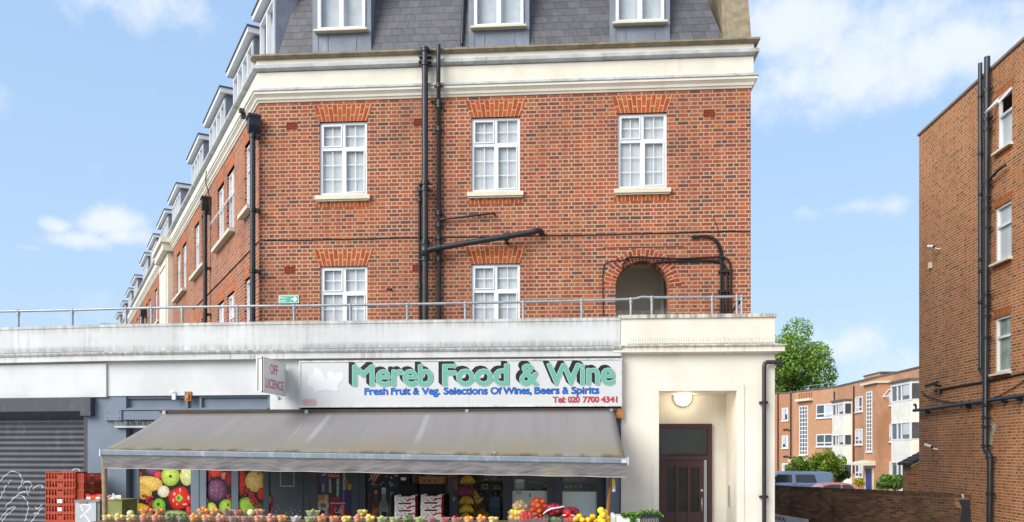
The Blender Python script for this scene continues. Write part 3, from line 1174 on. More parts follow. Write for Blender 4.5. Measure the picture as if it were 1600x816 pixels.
yp = VB - .09
top1 = FRONT.at(664, 74, yp - .12)
xs1 = FRONT.x(664, yp)
p1 = [(xs1, yp - .11, top1[1]), (xs1, yp - .11, ZT)]
yq = yp - .11
t1 = pipe_thing('soil_pipe', 'thick black soil pipe rising from the terrace past the cornice', FRONT, [(FRONT.x(664, yq), yq, FRONT.z(664, 74, yq)), (FRONT.x(664.5, yq), yq, ZT)], .062,
                [(FRONT.x(664, yq), yq, FRONT.z(664, v, yq)) for v in (78, 100, 286, 296, 379, 405)])
bk = MB()
for v in (88, 96):
    zz = FRONT.z(664, v, yq)
    bk.box(FRONT.x(654.5, yq), FRONT.x(673.5, yq), yq - .03, VB - .05, zz - .018, zz + .018)
obj('bracket', bk, m_black, t1)
br = MB()
bp = [FRONT.at(px, py, yq) for px, py in ((668, 391), (676, 389), (700, 385), (790, 370), (834, 362.5), (841, 360))]
br.tube([(p[0], yq, p[1]) for p in bp] + [(bp[-1][0] + .05, VB - .06, bp[-1][1] + .01), (bp[-1][0] + .05, VB + .02, bp[-1][1] + .01)], .056, 14)
obj('branch_pipe', br, m_black, t1)
for (px, py) in ((685, 387.5), (791, 370)):
    c = MB()
    a = FRONT.at(px, py, yq)
    M = Matrix.Translation((a[0], yq, a[1])) @ Matrix.Rotation(R(81), 4, 'Y')
    c.lathe([(.05, -.05), (.078, -.05), (.078, .05), (.05, .05)], 14, (0, 0, 0), M, smooth=False)
    c.box(a[0] - .03, a[0] + .03, yq, VB, a[1] - .09, a[1] - .05)
    obj('collar', c, m_black, t1)
j_ = MB()
a = FRONT.at(664, 392, yq)
j_.lathe([(.06, -.12), (.083, -.12), (.083, .12), (.06, .12)], 14, (a[0], yq, a[1]), smooth=True)
obj('branch_boss', j_, m_black, t1)

y2 = VB - .075
y2t = VB - .215
pp = [(FRONT.x(685, y2t), y2t, FRONT.z(685, 70, y2t)), (FRONT.x(685, y2t), y2t, FRONT.z(685, 137, y2t)), (FRONT.x(685.6, y2), y2, FRONT.z(685, 156, y2)), (FRONT.x(685.6, y2), y2, ZT)]
t2 = pipe_thing('waste_pipe', 'slim black waste pipe right of the thick soil pipe, kinked under the cornice', FRONT, pp, .042,
                [(FRONT.x(685.3, y2t), y2t, FRONT.z(685, 134, y2t))] + [(FRONT.x(685.6, y2), y2, FRONT.z(685, v, y2)) for v in (160, 166, 202, 333, 352, 371, 381, 405)])
br = MB()
bp = [FRONT.at(px, py, y2) for px, py in ((688, 343), (694, 342.5), (740, 337), (771, 333.5))]
br.tube([(p[0], y2, p[1]) for p in bp] + [(bp[-1][0] + .02, VB + .02, bp[-1][1])], .022, 10)
obj('branch_pipe', br, m_black, t2)
c = MB()
a = FRONT.at(692, 343, y2)
c.lathe([(.02, -.05), (.034, -.05), (.034, .05), (.02, .05)], 12, (0, 0, 0), Matrix.Translation((a[0], y2, a[1])) @ Matrix.Rotation(R(84), 4, 'Y'), smooth=False)
obj('collar', c, m_black, t2)
y3 = VB - .07
pipe_thing('waste_pipe', 'short thin black pipe left of the thick soil pipe, starting below the upper windows', FRONT,
           [(FRONT.x(660, y3), y3 - .05, FRONT.z(656, 287, y3)), (FRONT.x(656, y3), y3, FRONT.z(656, 291, y3)), (FRONT.x(656.5, y3), y3, ZT)], .032,
           [(FRONT.x(656, y3), y3, FRONT.z(656, v, y3)) for v in (294, 312, 447)])
# pipe on the slates
yr = VB + .45
ptop = [(FRONT.x(722, yr), yr - .02, FRONT.z(722, 71, yr)), (FRONT.x(722, yr), VB - RIN1 - .09, RZ1)]
pipe_thing('vent_pipe', 'black vent pipe running up the slate roof beside the middle dormer', FRONT, ptop[::-1], .04)

def cable(name, label, fr, pts, r=.008, cat='cable', group=None):
    o = obj(name, MB().tube(pts, r, 6), m_cable, None, fr.M)
    return tag(o, label, cat, group)

def sag(pts, n=10, amp=.01):
    out = []
    for (a, b) in zip(pts[:-1], pts[1:]):
        for i in range(n):
            q = i / n
            out.append((a[0] + (b[0] - a[0]) * q, a[1], a[2] + (b[2] - a[2]) * q - amp * 4 * q * (1 - q) + random.uniform(-.004, .004)))
    out.append(pts[-1])
    return out
yc = VB - .012
cable('telephone_cable', 'thin dark cable running level right across the brick front below the upper windows', FRONT,
      sag(fpts([(412, 375.5), (520, 374), (640, 371), (690, 370.5), (860, 368), (1000, 365), (1090, 362), (1140, 360.5), (1172, 361.5)], yc)), .011)
cable('telephone_cable', 'dark cable on the long side wall continuing round the corner', SIDE, [(-.02, -.012, zL1 + .52), (-4, -.012, zL1 + .5), (-9, -.012, zL1 + .5)], .011)
def smooth_path(p, n=8):
    out = []
    P = [Vector(q) for q in p]
    for i in range(len(P) - 1):
        a, b, c, d = P[max(0, i - 1)], P[i], P[i + 1], P[min(len(P) - 1, i + 2)]
        for k in range(n):
            t = k / n
            out.append(.5 * ((2 * b) + (c - a) * t + (2 * a - 5 * b + 4 * c - d) * t * t + (3 * b - a - 3 * c + d) * t ** 3))
    out.append(P[-1])
    return out
cable('power_cable', 'upper black cable curving down from the brickwork right of the arch', FRONT,
      smooth_path(fpts([(1082, 371), (1100, 368.5), (1113, 371), (1124, 382), (1129, 402), (1130, 440), (1131, 492)], VB - .03)), .02)
cable('power_cable', 'black cable hooking down just inside the upper curving one', FRONT,
      smooth_path(fpts([(1080, 370.5), (1104, 369.5), (1118, 378), (1125, 398), (1126.5, 430), (1126, 492)], VB - .045)), .02)
cable('power_cable', 'thick black cable from above the arch turning down beside the building edge', FRONT,
      smooth_path(fpts([(973, 419), (978, 405), (990, 402), (1020, 403), (1060, 404.5), (1100, 403), (1128, 402), (1138, 407), (1141.5, 420), (1141.5, 460), (1141, 488)], VB - .055)), .021)
cable('power_cable', 'black cable leaving the right shoulder of the arch opening', FRONT,
      smooth_path(fpts([(1019, 413), (1026, 410), (1050, 408.5), (1090, 407), (1120, 408.5), (1132, 414), (1136, 430), (1136, 492)], VB - .04)), .021)
cable('telephone_cable', 'thin cable looping over the left shoulder of the arch and down the brickwork', FRONT,
      smooth_path(fpts([(982, 405), (972, 407), (955, 408.5), (946, 412), (942.5, 424), (942, 450), (942.5, 494)], VB - .014)), .009)
cable('telephone_cable', 'fine aerial wire hanging from a hook near the right end of the front', FRONT,
      smooth_path(fpts([(1114, 338), (1117, 345), (1122, 360), (1123, 368)], VB - .012)), .006)
# saddle clips
cl = MB()
for py in (424, 455):
    a, b = FRONT.at(1123, py, VB - .06), FRONT.at(1144, py, VB - .06)
    cl.box(a[0], b[0], VB - .068, VB - .002, a[1] - .02, a[1] + .02)
tag(obj('cable_clip', cl, m_cable), 'pair of black saddle straps holding the bundle of cables by the arch', 'cable clip')

# side downpipes with hoppers
def side_pipe(px, label, ptop, s_guess):
    y = -.10
    x, zt_ = SIDE.at(px, ptop, y)
    t = thing('rainwater_pipe', label, 'drainpipe', SIDE.w(x, y, ZT), 'hopper downpipes along the side')
    h = MB()
    z0 = zt_
    w, d = .13, .13
    h.prism([(-w, 0), (w, 0), (w * .85, -.16), (w * .35, -.30), (-w * .35, -.30), (-w * .85, -.16)], -.23, -.01)
    h.box(-w - .02, w + .02, -.25, .0, -.002, .05)
    for i, v in enumerate(h.v):
        h.v[i] = (v[0] + x, v[1], v[2] + z0)
    obj('hopper', h, m_black, t, SIDE.M)
    obj('pipe', MB().tube([(x, y - .04, z0 - .28), (x, y - .04, ZT)], .055, 12), m_black, t, SIDE.M)
    for zz in (z0 - .35, zU0 - .3, zL1 - .1):
        c = MB()
        collar(c, (x, y - .04, zz), .055)
        c.box(x - .12, x + .12, y + .0, .0, zz - .02, zz + .02)
        obj('collar', c, m_black, t, SIDE.M)
side_pipe(398, 'black downpipe with hopper head nearest the corner of the brick building', 186, .2)
side_pipe(323, 'black downpipe with hopper head between the second and third dormers along the side', 312, 6)
side_pipe(224.5, 'farthest black downpipe with hopper head past the cream stone bay', 484, 24)
# security lamp bracket near the first hopper
lm = MB()
x, z = SIDE.at(380, 181, -.2)
lm.box(x - .06, x + .06, -.24, -.16, z - .05, z + .05)
lm.tube([(x, -.2, z), (x + .1, -.05, z - .04)], .02, 8)
lm.box(x + .05, x + .16, -.30, -.2, z + .02, z + .09)
tag(obj('floodlight', lm, plain('dark_grey_metal', S(70, 72, 74), .5), None, SIDE.M), 'small grey floodlight on the cream cornice beside the first hopper', 'floodlight')
cab = [SIDE.at(px, py, -.06) for px, py in ((327, 268), (326, 285), (331, 305), (333, 330), (334, 360))]
cable('telephone_cable', 'loose cable hanging down the cornice beside the second downpipe', SIDE, smooth_path([(a, -.13, b) for a, b in cab]), .014)

# fire exit sign
def exit_sign():
    y = VB - .02
    (x0, za), (x1, zb_) = FRONT.at(435.5, 474, y), FRONT.at(466.5, 461.5, y)
    t = thing('exit_sign', 'small green and white fire exit sign with arrow on the brick wall', 'sign', ((x0 + x1) / 2, VB, za))
    g = plain('sign_green', S(70, 176, 150), .45, var=.03)
    w = plain('sign_white', S(238, 244, 240), .45, var=.02)
    obj('panel', MB().box(x0, x1, y, y + .012, za, zb_), w, t)
    q = MB()
    ww, hh = x1 - x0, zb_ - za
    q.box(x0 + .012, x0 + ww * .40, y - .002, y - .0005, za + .01, zb_ - .01)
    q.box(x0 + ww * .60, x1 - .012, y - .002, y - .0005, za + .01, zb_ - .01)
    q.box(x0 + ww * .41, x0 + ww * .59, y - .0015, y - .0004, za + .01, za + .022)
    obj('green_field', q, g, t)
    k = MB()
    letter_mb(k, 'Fire', x0 + ww * .06, x0 + ww * .34, za + hh * .56, hh * .27, y - .004, bold=.01)
    letter_mb(k, 'exit', x0 + ww * .06, x0 + ww * .34, za + hh * .17, hh * .27, y - .004, bold=.01)
    obj('lettering', k, w, t)
    k = MB()
    cy = za + hh / 2
    ax, bx = x0 + ww * .65, x0 + ww * .92
    k.prism([(ax, cy - hh * .09), (bx - hh * .3, cy - hh * .09), (bx - hh * .45, cy - hh * .32), (bx - hh * .2, cy - hh * .32), (bx, cy), (bx - hh * .2, cy + hh * .32), (bx - hh * .45, cy + hh * .32), (bx - hh * .3, cy + hh * .09), (ax, cy + hh * .09)], y - .004, y - .0021)
    obj('arrow', k, w, t)
    k = MB()
    mx = x0 + ww * .5
    k.box(mx - .035, mx + .035, y - .003, y - .0005, za + .025, zb_ - .012)
    k.ball((mx + .01, y - .004, zb_ - .035), .011, .002, .011)
    k.prism([(mx - .03, cy - .01), (mx + .0, cy + .025), (mx + .03, cy + .01), (mx + .02, cy - .0), (mx + .005, cy - .02), (mx + .025, za + .03), (mx + .01, za + .03), (mx - .008, cy - .02), (mx - .03, za + .035), (mx - .035, za + .045), (mx - .015, cy - .015)], y - .0045, y - .0035)
    obj('running_figure', k, [g], t)
exit_sign()
# tiny outside tap / hook on the wall
hk = MB()
for px, py in ((679, 159), (611, 452)):
    a = FRONT.at(px, py, VB - .03)
    hk.ball((a[0], VB - .03, a[1]), .022)
    hk.tube([(a[0] - .09, VB - .02, a[1] + .0), (a[0], VB - .03, a[1])], .012, 6)
    tag(obj('wall_hook', hk, m_cable), 'small dark hook fixed between the pipes under the cornice' if px > 650 else 'small dark hook on the brickwork left of the thin pipe', 'hook')
    hk = MB()
# ------------------------------------------------------------------ the single-storey shop row in front
zp1 = FRONT.z(590, 500.5, VS)
zc1 = FRONT.z(590, 543.5, VS - .05)
zc0 = FRONT.z(590, 559, VS - .17)
zf0 = FRONT.z(440, 617, VS)
PX0 = FRONT.x(970.5, VS)                            # left edge of the porch
shop = thing('shop_row', 'white rendered single storey row of shops with a parapet terrace on top', 'building', (FRONT.x(600, VS), VS + .2, .12))
m_render = render_mat('white_shop_render', S(206, 207, 206), S(112, 112, 102), .55, top=zp1, bot=zc1)
m_fascia = render_mat('white_fascia_paint', S(208, 210, 210), S(190, 190, 182), .35)
m_corn = render_mat('white_cornice_paint', S(208, 208, 206), S(84, 82, 72), .85, top=zc1 + .03, bot=zc0 - 1, streak_scale=1.4)
m_grey = plain('grey_blue_shop_paint', S(112, 124, 138), .55, .35, .07, 2, dirt=S(140, 148, 156), dscale=5, damt=.35)
m_greyd = plain('dark_grey_shop_paint', S(76, 82, 90), .5, .4, .08, 2)
m_shut = plain('shutter_grey', S(64, 66, 74), .5, .4, .1, 1.5, dirt=S(126, 130, 136), dscale=6, damt=.35)
spath = [LEFT.w(-14, 0).xy, node1, node2, Vector((PX0 - .005, VS))]
pm_ = MB()
sweep(pm_, spath, [(-.30, zc1 - .1), (0, zc1 - .1), (0, zp1 - .06), (.012, zp1 - .055), (.012, zp1 - .004), (-.02, zp1), (-.30, zp1)])
obj('parapet', pm_, m_render, shop)
cm = MB()
sweep(cm, spath, [(-.1, zc0), (.13, zc0), (.13, zc0 + .1), (.15, zc0 + .11), (.17, zc0 + .14), (.17, zc1 - .035), (.0, zc1), (-.1, zc1)])
obj('cornice', cm, m_corn, shop)
fm = MB()
sweep(fm, spath, [(-.25, zf0), (0, zf0), (0, zc0 - .002), (-.25, zc0 - .002)])
l0, l1 = LEFT.x(-700), LEFT.x(168)
obj('fascia', fm, m_fascia, shop)
obj('fascia_panel', MB().box(l0, l1, -.045, -.002, zf0 - .02, LEFT.z(168, 568, -.04)), m_fascia, shop, LEFT.M)
# roof slab / terrace, party walls and the back of the shops
rs = MB()
rs.prism([(LEFT.w(-14, .2).x, LEFT.w(-14, .2).y), (node1.x, node1.y + .2), (node2.x, VS + .2), (FRONT.x(1205, VS), VS + .3), (FRONT.x(1205, VS), VS + 8), (LEFT.w(-14, .2).x, VS + 8)], ZT - .25, ZT, axis='z')
obj('terrace_roof', rs, plain('terrace_asphalt', S(120, 118, 112), .9), shop)
YW = VS + .25
sx0, sx1 = FRONT.x(196, YW), FRONT.x(968, YW)
inn = MB()
inn.box(sx0, sx1, YW + 2.9, YW + 3.0, .12, ZT - .26)
inn.box(sx0 - .1, sx0, YW, YW + 4.2, .12, ZT - .26)
inn.box(sx1, sx1 + .1, YW + .05, YW + 4.2, .12, ZT - .26)
inn.box(sx0, sx1, YW + .05, YW + 4.2, .1, .13)
obj('interior_wall', inn, plain('shop_interior_paint', S(196, 192, 182), .8), shop)
obj('interior_ceiling', MB().box(sx0, sx1, YW + .1, YW + 4.2, 2.75, 2.80), plain('ceiling_white', S(190, 188, 182), .8), shop)
# grey pillars
def mz(px, py, y=0.0):
    return MID.z(px, py, y)
pa, pb = MID.x(137, .02), MID.x(197, .02)
obj('pillar', MB().box(pa, pb, .02, .45, .0, zf0 - .004), m_grey, shop, MID.M)
obj('pillar', MB().box(FRONT.x(947, VS + .06), PX0 - .002, VS + .06, VS + .5, 0, 3.3), m_grey, shop)
# recessed steel beams above the left of the awning
bm_ = MB()
b0, b1 = MID.x(194, .05), MID.x(421, .05)
bm_.box(b0, b1, .12, .3, mz(300, 660), zf0)
bm_.frame(b0, MID.x(293, .06), mz(300, 640), zf0 - .004, .045, .06, .119)
bm_.frame(MID.x(312, .06), b1, mz(300, 640), zf0 - .004, .035, .06, .119)
bm_.box(MID.x(163, -.04), MID.x(190, -.04), -.05, .018, mz(176, 657), mz(176, 640.5))
bm_.box(MID.x(190, 0) + .002, MID.x(262, 0), -.02, .11, mz(220, 656), mz(220, 642))
bm_.box(MID.x(190, 0), b1, -.04, .118, mz(220, 641), mz(220, 638.5))
for (qx, qy) in ((167, 644), (186, 644), (167, 653), (186, 653)):
    a = MID.at(qx, qy, -.055)
    bm_.ball((a[0], -.052, a[1]), .012, n=8, m=6)
obj('beam', bm_, m_grey, shop, MID.M)
bs = MB()
a0, a1 = MID.at(180, 666, -.03), MID.at(240, 666, -.03)
bs.box(a0[0], a1[0], -.06, .018, a0[1] - .03, a0[1])
rr_ = random.Random(5)
for i in range(46):
    xx = a0[0] + (a1[0] - a0[0]) * i / 45
    bs.tube([(xx, -.03, a0[1]), (xx + rr_.uniform(-.03, .03), -.05 + rr_.uniform(-.03, .03), a0[1] + rr_.uniform(.07, .11))], .003, 4)
tag(obj('bird_spikes', bs, m_leadg, None, MID.M), 'bristly bird spike strip on a short ledge left of the awning', 'bird spikes')

def spikes(name, label, fr, x0, x1, y, z, n, h, seed):
    r = random.Random(seed)
    b = MB()
    b.box(x0, x1, y - .02, y + .02, z, z + .008)
    for i in range(n):
        xx = x0 + (x1 - x0) * (i + .5) / n
        for q in (-1, 1):
            b.tube([(xx, y, z + .005), (xx + r.uniform(-.015, .015), y + q * h * .45, z + h * r.uniform(.85, 1.05))], .0022, 3, cap=False)
    return tag(obj(name, b, m_rail, None, fr.M), label, 'bird spikes', 'bird spike strips on ledges')
yc_ = VB - .02
spikes('bird_spikes', 'row of fine bird spikes along the mossy stone coping under the slates', FRONT, FRONT.x(552, yc_), UR - .3, yc_, zb + .93, 150, .12, 1)
spikes('bird_spikes', 'row of fine bird spikes on the cream porch cornice', FRONT, FRONT.x(980, VS - .1), FRONT.x(1208, VS - .1), VS - .12, zc1 + .012, 60, .11, 2)
spikes('bird_spikes', 'row of fine bird spikes on the white shop cornice above the awning', FRONT, FRONT.x(470, VS - .05), FRONT.x(962, VS - .05), VS - .08, zc1 - .005, 130, .10, 3)
spikes('bird_spikes', 'row of fine bird spikes on the white shop cornice above the grey shutter', LEFT, LEFT.x(10), LEFT.x(165), -.08, zc1 - .005, 46, .10, 4)
spikes('bird_spikes', 'row of fine bird spikes on the parapet in front of the arched opening', FRONT, FRONT.x(958, VS), FRONT.x(1062, VS), VS + .16, FRONT.z(1060, 492, VS), 30, .12, 6)

# ------------------------------------------------------------------ entrance porch
m_porch = render_mat('cream_porch_render', S(228, 222, 208), S(206, 198, 176), .28)
m_porchc = render_mat('cream_porch_cornice', S(228, 222, 208), S(112, 104, 86), .75, top=zc1 + .05, bot=zc0 - 1, streak_scale=1.3)
porch = thing('entrance_porch', 'cream rendered entrance porch with recessed doorway and stepped cornice right of the shop', 'porch', (FRONT.x(1090, VS), VS, .12))
PX1 = FRONT.x(1210.5, VS)
ox0, ox1 = FRONT.x(1029.5, VS), FRONT.x(1151, VS)
ozt = FRONT.z(1090, 611, VS)
pz1 = FRONT.z(1090, 490.5, VS)
pc1 = FRONT.z(1090, 538, VS - .1)
pc0 = FRONT.z(1090, 552, VS - .17)
YD = VS + 1.02
w = MB()
wall_holes(w, PX0, PX1, 0, pc0 + .02, [(ox0, ox1, .12, ozt)], VS, YD - VS)
for lst in (w.f, w.sm, w.uv, w.col, w.mi):
    del lst[-1:]
w.box(ox0 - .3, ox1 + .3, YD, YD + .1, .12, ozt + .2)
w.face([(PX1, VS, 0), (PX1, VS + 5, 0), (PX1, VS + 5, pc0 + .02), (PX1, VS, pc0 + .02)])
w.face([(PX0, VS, 0), (PX0, VS, pc0 + .02), (PX0, VS + .6, pc0 + .02), (PX0, VS + .6, 0)])
obj('wall', w, m_porch, porch)
ax0, ax1 = FRONT.x(1020, VS), FRONT.x(1162.5, VS)
azt = FRONT.z(1090, 601.5, VS)
a = MB()
a.box(ax0, ox0 - .001, VS - .014, VS - .001, .12, azt)
a.box(ox1 + .001, ax1, VS - .014, VS - .001, .12, azt)
a.box(ox0 - .001, ox1 + .001, VS - .014, VS - .001, ozt + .001, azt)
obj('architrave', a, m_porch, porch)
ppath = [Vector((PX0 - .012, VS + .6)), Vector((PX0 - .012, VS)), Vector((PX1, VS)), Vector((PX1, VS + 5))]
c = MB()
sweep(c, ppath, [(-.2, pc0), (.03, pc0), (.05, pc0 + .02), (.14, pc0 + .03), (.14, pc0 + .115), (.165, pc0 + .125), (.175, pc0 + .15), (.175, pc1 - .03), (0, pc1 + .02), (-.2, pc1 + .02)])
obj('cornice', c, m_porchc, porch)
c = MB()
sweep(c, ppath, [(-.25, pc1), (0, pc1), (0, pz1 - .075), (-.25, pz1 - .075)])
obj('parapet', c, m_porch, porch)
c = MB()
sweep(c, ppath, [(-.30, pz1 - .074), (.03, pz1 - .074), (.035, pz1 - .01), (-.02, pz1), (-.30, pz1)])
obj('parapet_coping', c, m_porchc, porch)
# door, at the back of the recess
m_door = plain('oxblood_door_paint', S(66, 38, 38), .38, .45, .08, 3)
m_steel = plain('brushed_steel', S(176, 176, 174), .35, .5, .06, metal=.8)
dx0, dx1 = FRONT.x(1027, YD), FRONT.x(1111.5, YD)
zd = [FRONT.z(1066, v, YD) for v in (662.5, 670, 712.5, 719)]
f = MB()
f.box(dx0, dx0 + .055, YD - .09, YD - .001, .12, zd[0])
f.box(dx1 - .085, dx1, YD - .09, YD - .001, .12, zd[0])
f.box(dx0 + .055, dx1 - .085, YD - .09, YD - .001, zd[1], zd[0])
f.box(dx0 + .055, dx1 - .085, YD - .09, YD - .001, zd[3], zd[2])
door_frame = obj('door_frame', f, m_door, porch)
tg = MB()
tg.box(dx0 + .056, dx1 - .086, YD - .05, YD - .04, zd[2] + .001, zd[1] - .001)
obj('fanlight', tg, [glass_mat('fanlight_glass', (.62, .6, .52), .55)], porch)
kk = MB()
kk.box(dx0 + .056, dx1 - .086, YD - .012, YD - .002, zd[2], zd[1])
obj('fanlight_backing', kk, plain('hall_beyond', S(112, 104, 84), .8, var=.3, vscale=1.4), porch)
lx0_, lx1_ = dx0 + .06, FRONT.x(1099.5, YD - .06)
dl = MB()
gx = [FRONT.x(v, YD - .06) for v in (1041.5, 1055.5, 1060, 1074, 1079, 1092.5)]
gz1, gz0 = FRONT.z(1066, 730.5, YD - .06), FRONT.z(1066, 800, YD - .06)
kz1 = FRONT.z(1066, 813, YD - .06)
xs = [lx0_] + gx + [lx1_]
for i in range(0, 8, 2):
    dl.box(xs[i], xs[i + 1], YD - .075, YD - .03, .14, zd[3] - .006)
for i in range(1, 7, 2):
    dl.box(xs[i], xs[i + 1], YD - .074, YD - .031, gz1, zd[3] - .006)
    dl.box(xs[i], xs[i + 1], YD - .074, YD - .031, kz1, gz0)
    dl.box(xs[i], xs[i + 1], YD - .062, YD - .04, .14, kz1)
for i in (3, 5):
    xm = (xs[i] + xs[i - 1]) / 2
    dl.box(xm - .022, xm + .022, YD - .095, YD - .076, .2, zd[3] - .09)
    dl.box(xm - .034, xm + .034, YD - .10, YD - .076, zd[3] - .089, zd[3] - .065)
door = obj('door', dl, m_door, porch)
gl = MB()
for i in range(1, 7, 2):
    gl.box(xs[i] + .001, xs[i + 1] - .001, YD - .052, YD - .046, gz0, gz1)
obj('door_glass', gl, glass_mat('door_glass_grey', (.6, .58, .48), .7), door)
gl = MB()
for i in range(1, 7, 2):
    gl.box(xs[i] + .001, xs[i + 1] - .001, YD - .03, YD - .012, gz0, gz1)
obj('glass_backing', gl, MATS['hall_beyond'], door)
hd = MB()
hx = FRONT.x(1096.5, YD - .1)
hz0, hz1 = FRONT.z(1096, 801, YD - .1), FRONT.z(1096, 778, YD - .1)
hd.tube([(hx, YD - .075, hz1 - .02), (hx, YD - .12, hz1 - .015), (hx, YD - .125, (hz0 + hz1) / 2), (hx, YD - .12, hz0 + .015), (hx, YD - .075, hz0 + .02)], .011, 8)
obj('handle', hd, m_steel, door)
lk = MB()
a = FRONT.at(1097, 767, YD - .08)
lk.lathe([(0, -.014), (.026, -.014), (.03, 0), (.03, .01)], 16, (0, 0, 0), Matrix.Translation((a[0], YD - .08, a[1])) @ Matrix.Rotation(R(-90), 4, 'X') @ Matrix.Scale(1, 4))
obj('lock', lk, m_steel, door)
lk = MB().box(FRONT.x(1100, YD - .1), FRONT.x(1104.5, YD - .1), YD - .1, YD - .076, .14, zd[3] + .0)
obj('steel_edge_strip', lk, m_steel, door)
# entry panel on the side wall of the recess
ip = MB()
ip.box(ox1 - .022, ox1 - .001, VS + .60, VS + .72, FRONT.z(1134, 790, VS + .8), FRONT.z(1134, 758, VS + .8))
for i in range(6):
    zz = FRONT.z(1134, 786, VS + .8) + i * .055
    ip.box(ox1 - .026, ox1 - .0221, VS + .64, VS + .68, zz, zz + .02)
tag(obj('entry_panel', ip, m_steel), 'slim steel entry phone panel on the side wall inside the porch', 'intercom')
# lit round lamp
lamp_ = thing('porch_lamp', 'lit round white bulkhead lamp above the dark front door', 'lamp', (FRONT.x(1067, YD), YD, FRONT.z(1067, 621, YD)))
yl = YD - .06
a = FRONT.at(1067, 621, yl)
Ml = Matrix.Translation((a[0], YD, a[1])) @ Matrix.Rotation(R(90), 4, 'X')
obj('base', MB().lathe([(0, .001), (.175, .001), (.178, .04), (.165, .06)], 28, (0, 0, 0), Ml), plain('cream_plastic', S(232, 226, 208), .4), lamp_)
m_lampem, N_, L_, b_ = nodes('lit_opal_diffuser')
b_.inputs['Base Color'].default_value = (.9, .88, .82, 1)
b_.inputs['Emission Color'].default_value = (1, .93, .78, 1)
b_.inputs['Emission Strength'].default_value = 3.0
obj('diffuser', MB().lathe([(.155, .05), (.15, .10), (.12, .125), (.07, .14), (0, .145)], 28, (0, 0, 0), Ml), m_lampem, lamp_)
pl = bpy.data.lights.new('porch_lamp_light', 'POINT')
pl.energy = 3.5
pl.color = (1, .86, .62)
pl.shadow_soft_size = .12
plo = bpy.data.objects.new('porch_lamp_light', pl)
COL.objects.link(plo)
plo.parent = lamp_
plo.matrix_local = WM[lamp_.name].inverted() @ Matrix.Translation((a[0], YD - .28, a[1]))

# porch downpipe
yp_ = VS - .09
pts = [(FRONT.x(1222, VS - .09), yp_, FRONT.z(1222, 566, yp_)), (FRONT.x(1199, yp_), yp_, FRONT.z(1199, 566, yp_)), (FRONT.x(1195, yp_), yp_, FRONT.z(1195, 568, yp_)), (FRONT.x(1194, yp_), yp_, FRONT.z(1194, 573, yp_)), (FRONT.x(1194, yp_), yp_, .2)]
tp = thing('rainwater_pipe', 'black downpipe with a right-angled top bend on the cream porch', 'drainpipe', (pts[-1][0], yp_, .12))
obj('pipe', MB().tube(pts, .038, 14), m_black, tp)
for py in (629, 776.5):
    zz = FRONT.z(1194, py, yp_)
    c = MB()
    collar(c, (pts[-1][0], yp_, zz), .038, .05)
    c.box(pts[-1][0] - .075, pts[-1][0] + .075, yp_ + .01, VS - .001, zz - .018, zz + .018)
    obj('bracket', c, m_black, tp)
c = MB().box(FRONT.x(1212, yp_), FRONT.x(1221, yp_), yp_ - .03, yp_ + .05, FRONT.z(1215, 571, yp_), FRONT.z(1215, 562, yp_))
obj('outlet', c, m_black, tp)

# ------------------------------------------------------------------ railing on the parapet
rail = thing('metal_railing', 'galvanised tube railing running along the parapet above the shops', 'railing', (FRONT.x(600, VS), VS + .15, zp1))
yr_ = .15
def rail_seg(fr, y, posts, pts_px, zbase, lab='post', rr=.024):
    pts = []
    for px, py in pts_px:
        q = fr.at(px, py, y)
        pts.append((q[0], y, q[1]))
    obj('top_rail', MB().tube(pts, rr, 10), m_rail, rail, fr.M)
    for px in posts:
        x = fr.x(px, y)
        zz = None
        for (a, b) in zip(pts[:-1], pts[1:]):
            if a[0] - .01 <= x <= b[0] + .01:
                zz = a[2] + (b[2] - a[2]) * (x - a[0]) / max(1e-6, b[0] - a[0])
        if zz is None:
            zz = pts[-1][2]
        p = MB()
        p.tube([(x, y, zbase - .02), (x, y, zz - rr * .6)], .024, 10)
        p.lathe([(.031, 0), (.031, .055), (.026, .06)], 10, (x, y, zz - .075), smooth=False)
        p.ball((x, y, zz), .036, n=10, m=8)
        p.lathe([(.05, 0), (.05, .012), (.032, .02)], 10, (x, y, zbase), smooth=False)
        obj('post', p, m_rail, rail, fr.M)
ra = FRONT.at(590, 476, VS + yr_)[1]
rail_seg(LEFT, yr_, (28.7, 113), [(-300, 492), (28, 486.3), (113, 484.6), (170, 482.8)], zp1)
rail_seg(MID, yr_, (197, 237, 284.6, 371), [(170, 482.8), (284, 480.2), (398, 478.3)], zp1)
rail_seg(FRONT, VS + yr_, (459.4, 547.5, 636.5, 727, 817.7, 909, 985.8), [(398, 478.3), (460, 478), (548, 476.8), (636, 475.5), (727, 473.8), (818, 472.2), (909, 470), (986, 467.6), (996, 466.2)], zp1)
rail_seg(FRONT, VS + yr_, (1018.5, 1113, 1151.5, 1159), [(996, 466.2), (1003, 464.2), (1018, 465), (1113, 464.3), (1165, 463.5)], pz1)
p = MB()
a, b = FRONT.at(1163, 464, VS + yr_), FRONT.at(1141, 489, VS + yr_)
p.tube([(a[0], VS + yr_, a[1]), (b[0], VS + yr_ + .25, b[1] - .02)], .022, 10)
obj('brace', p, m_black, rail)

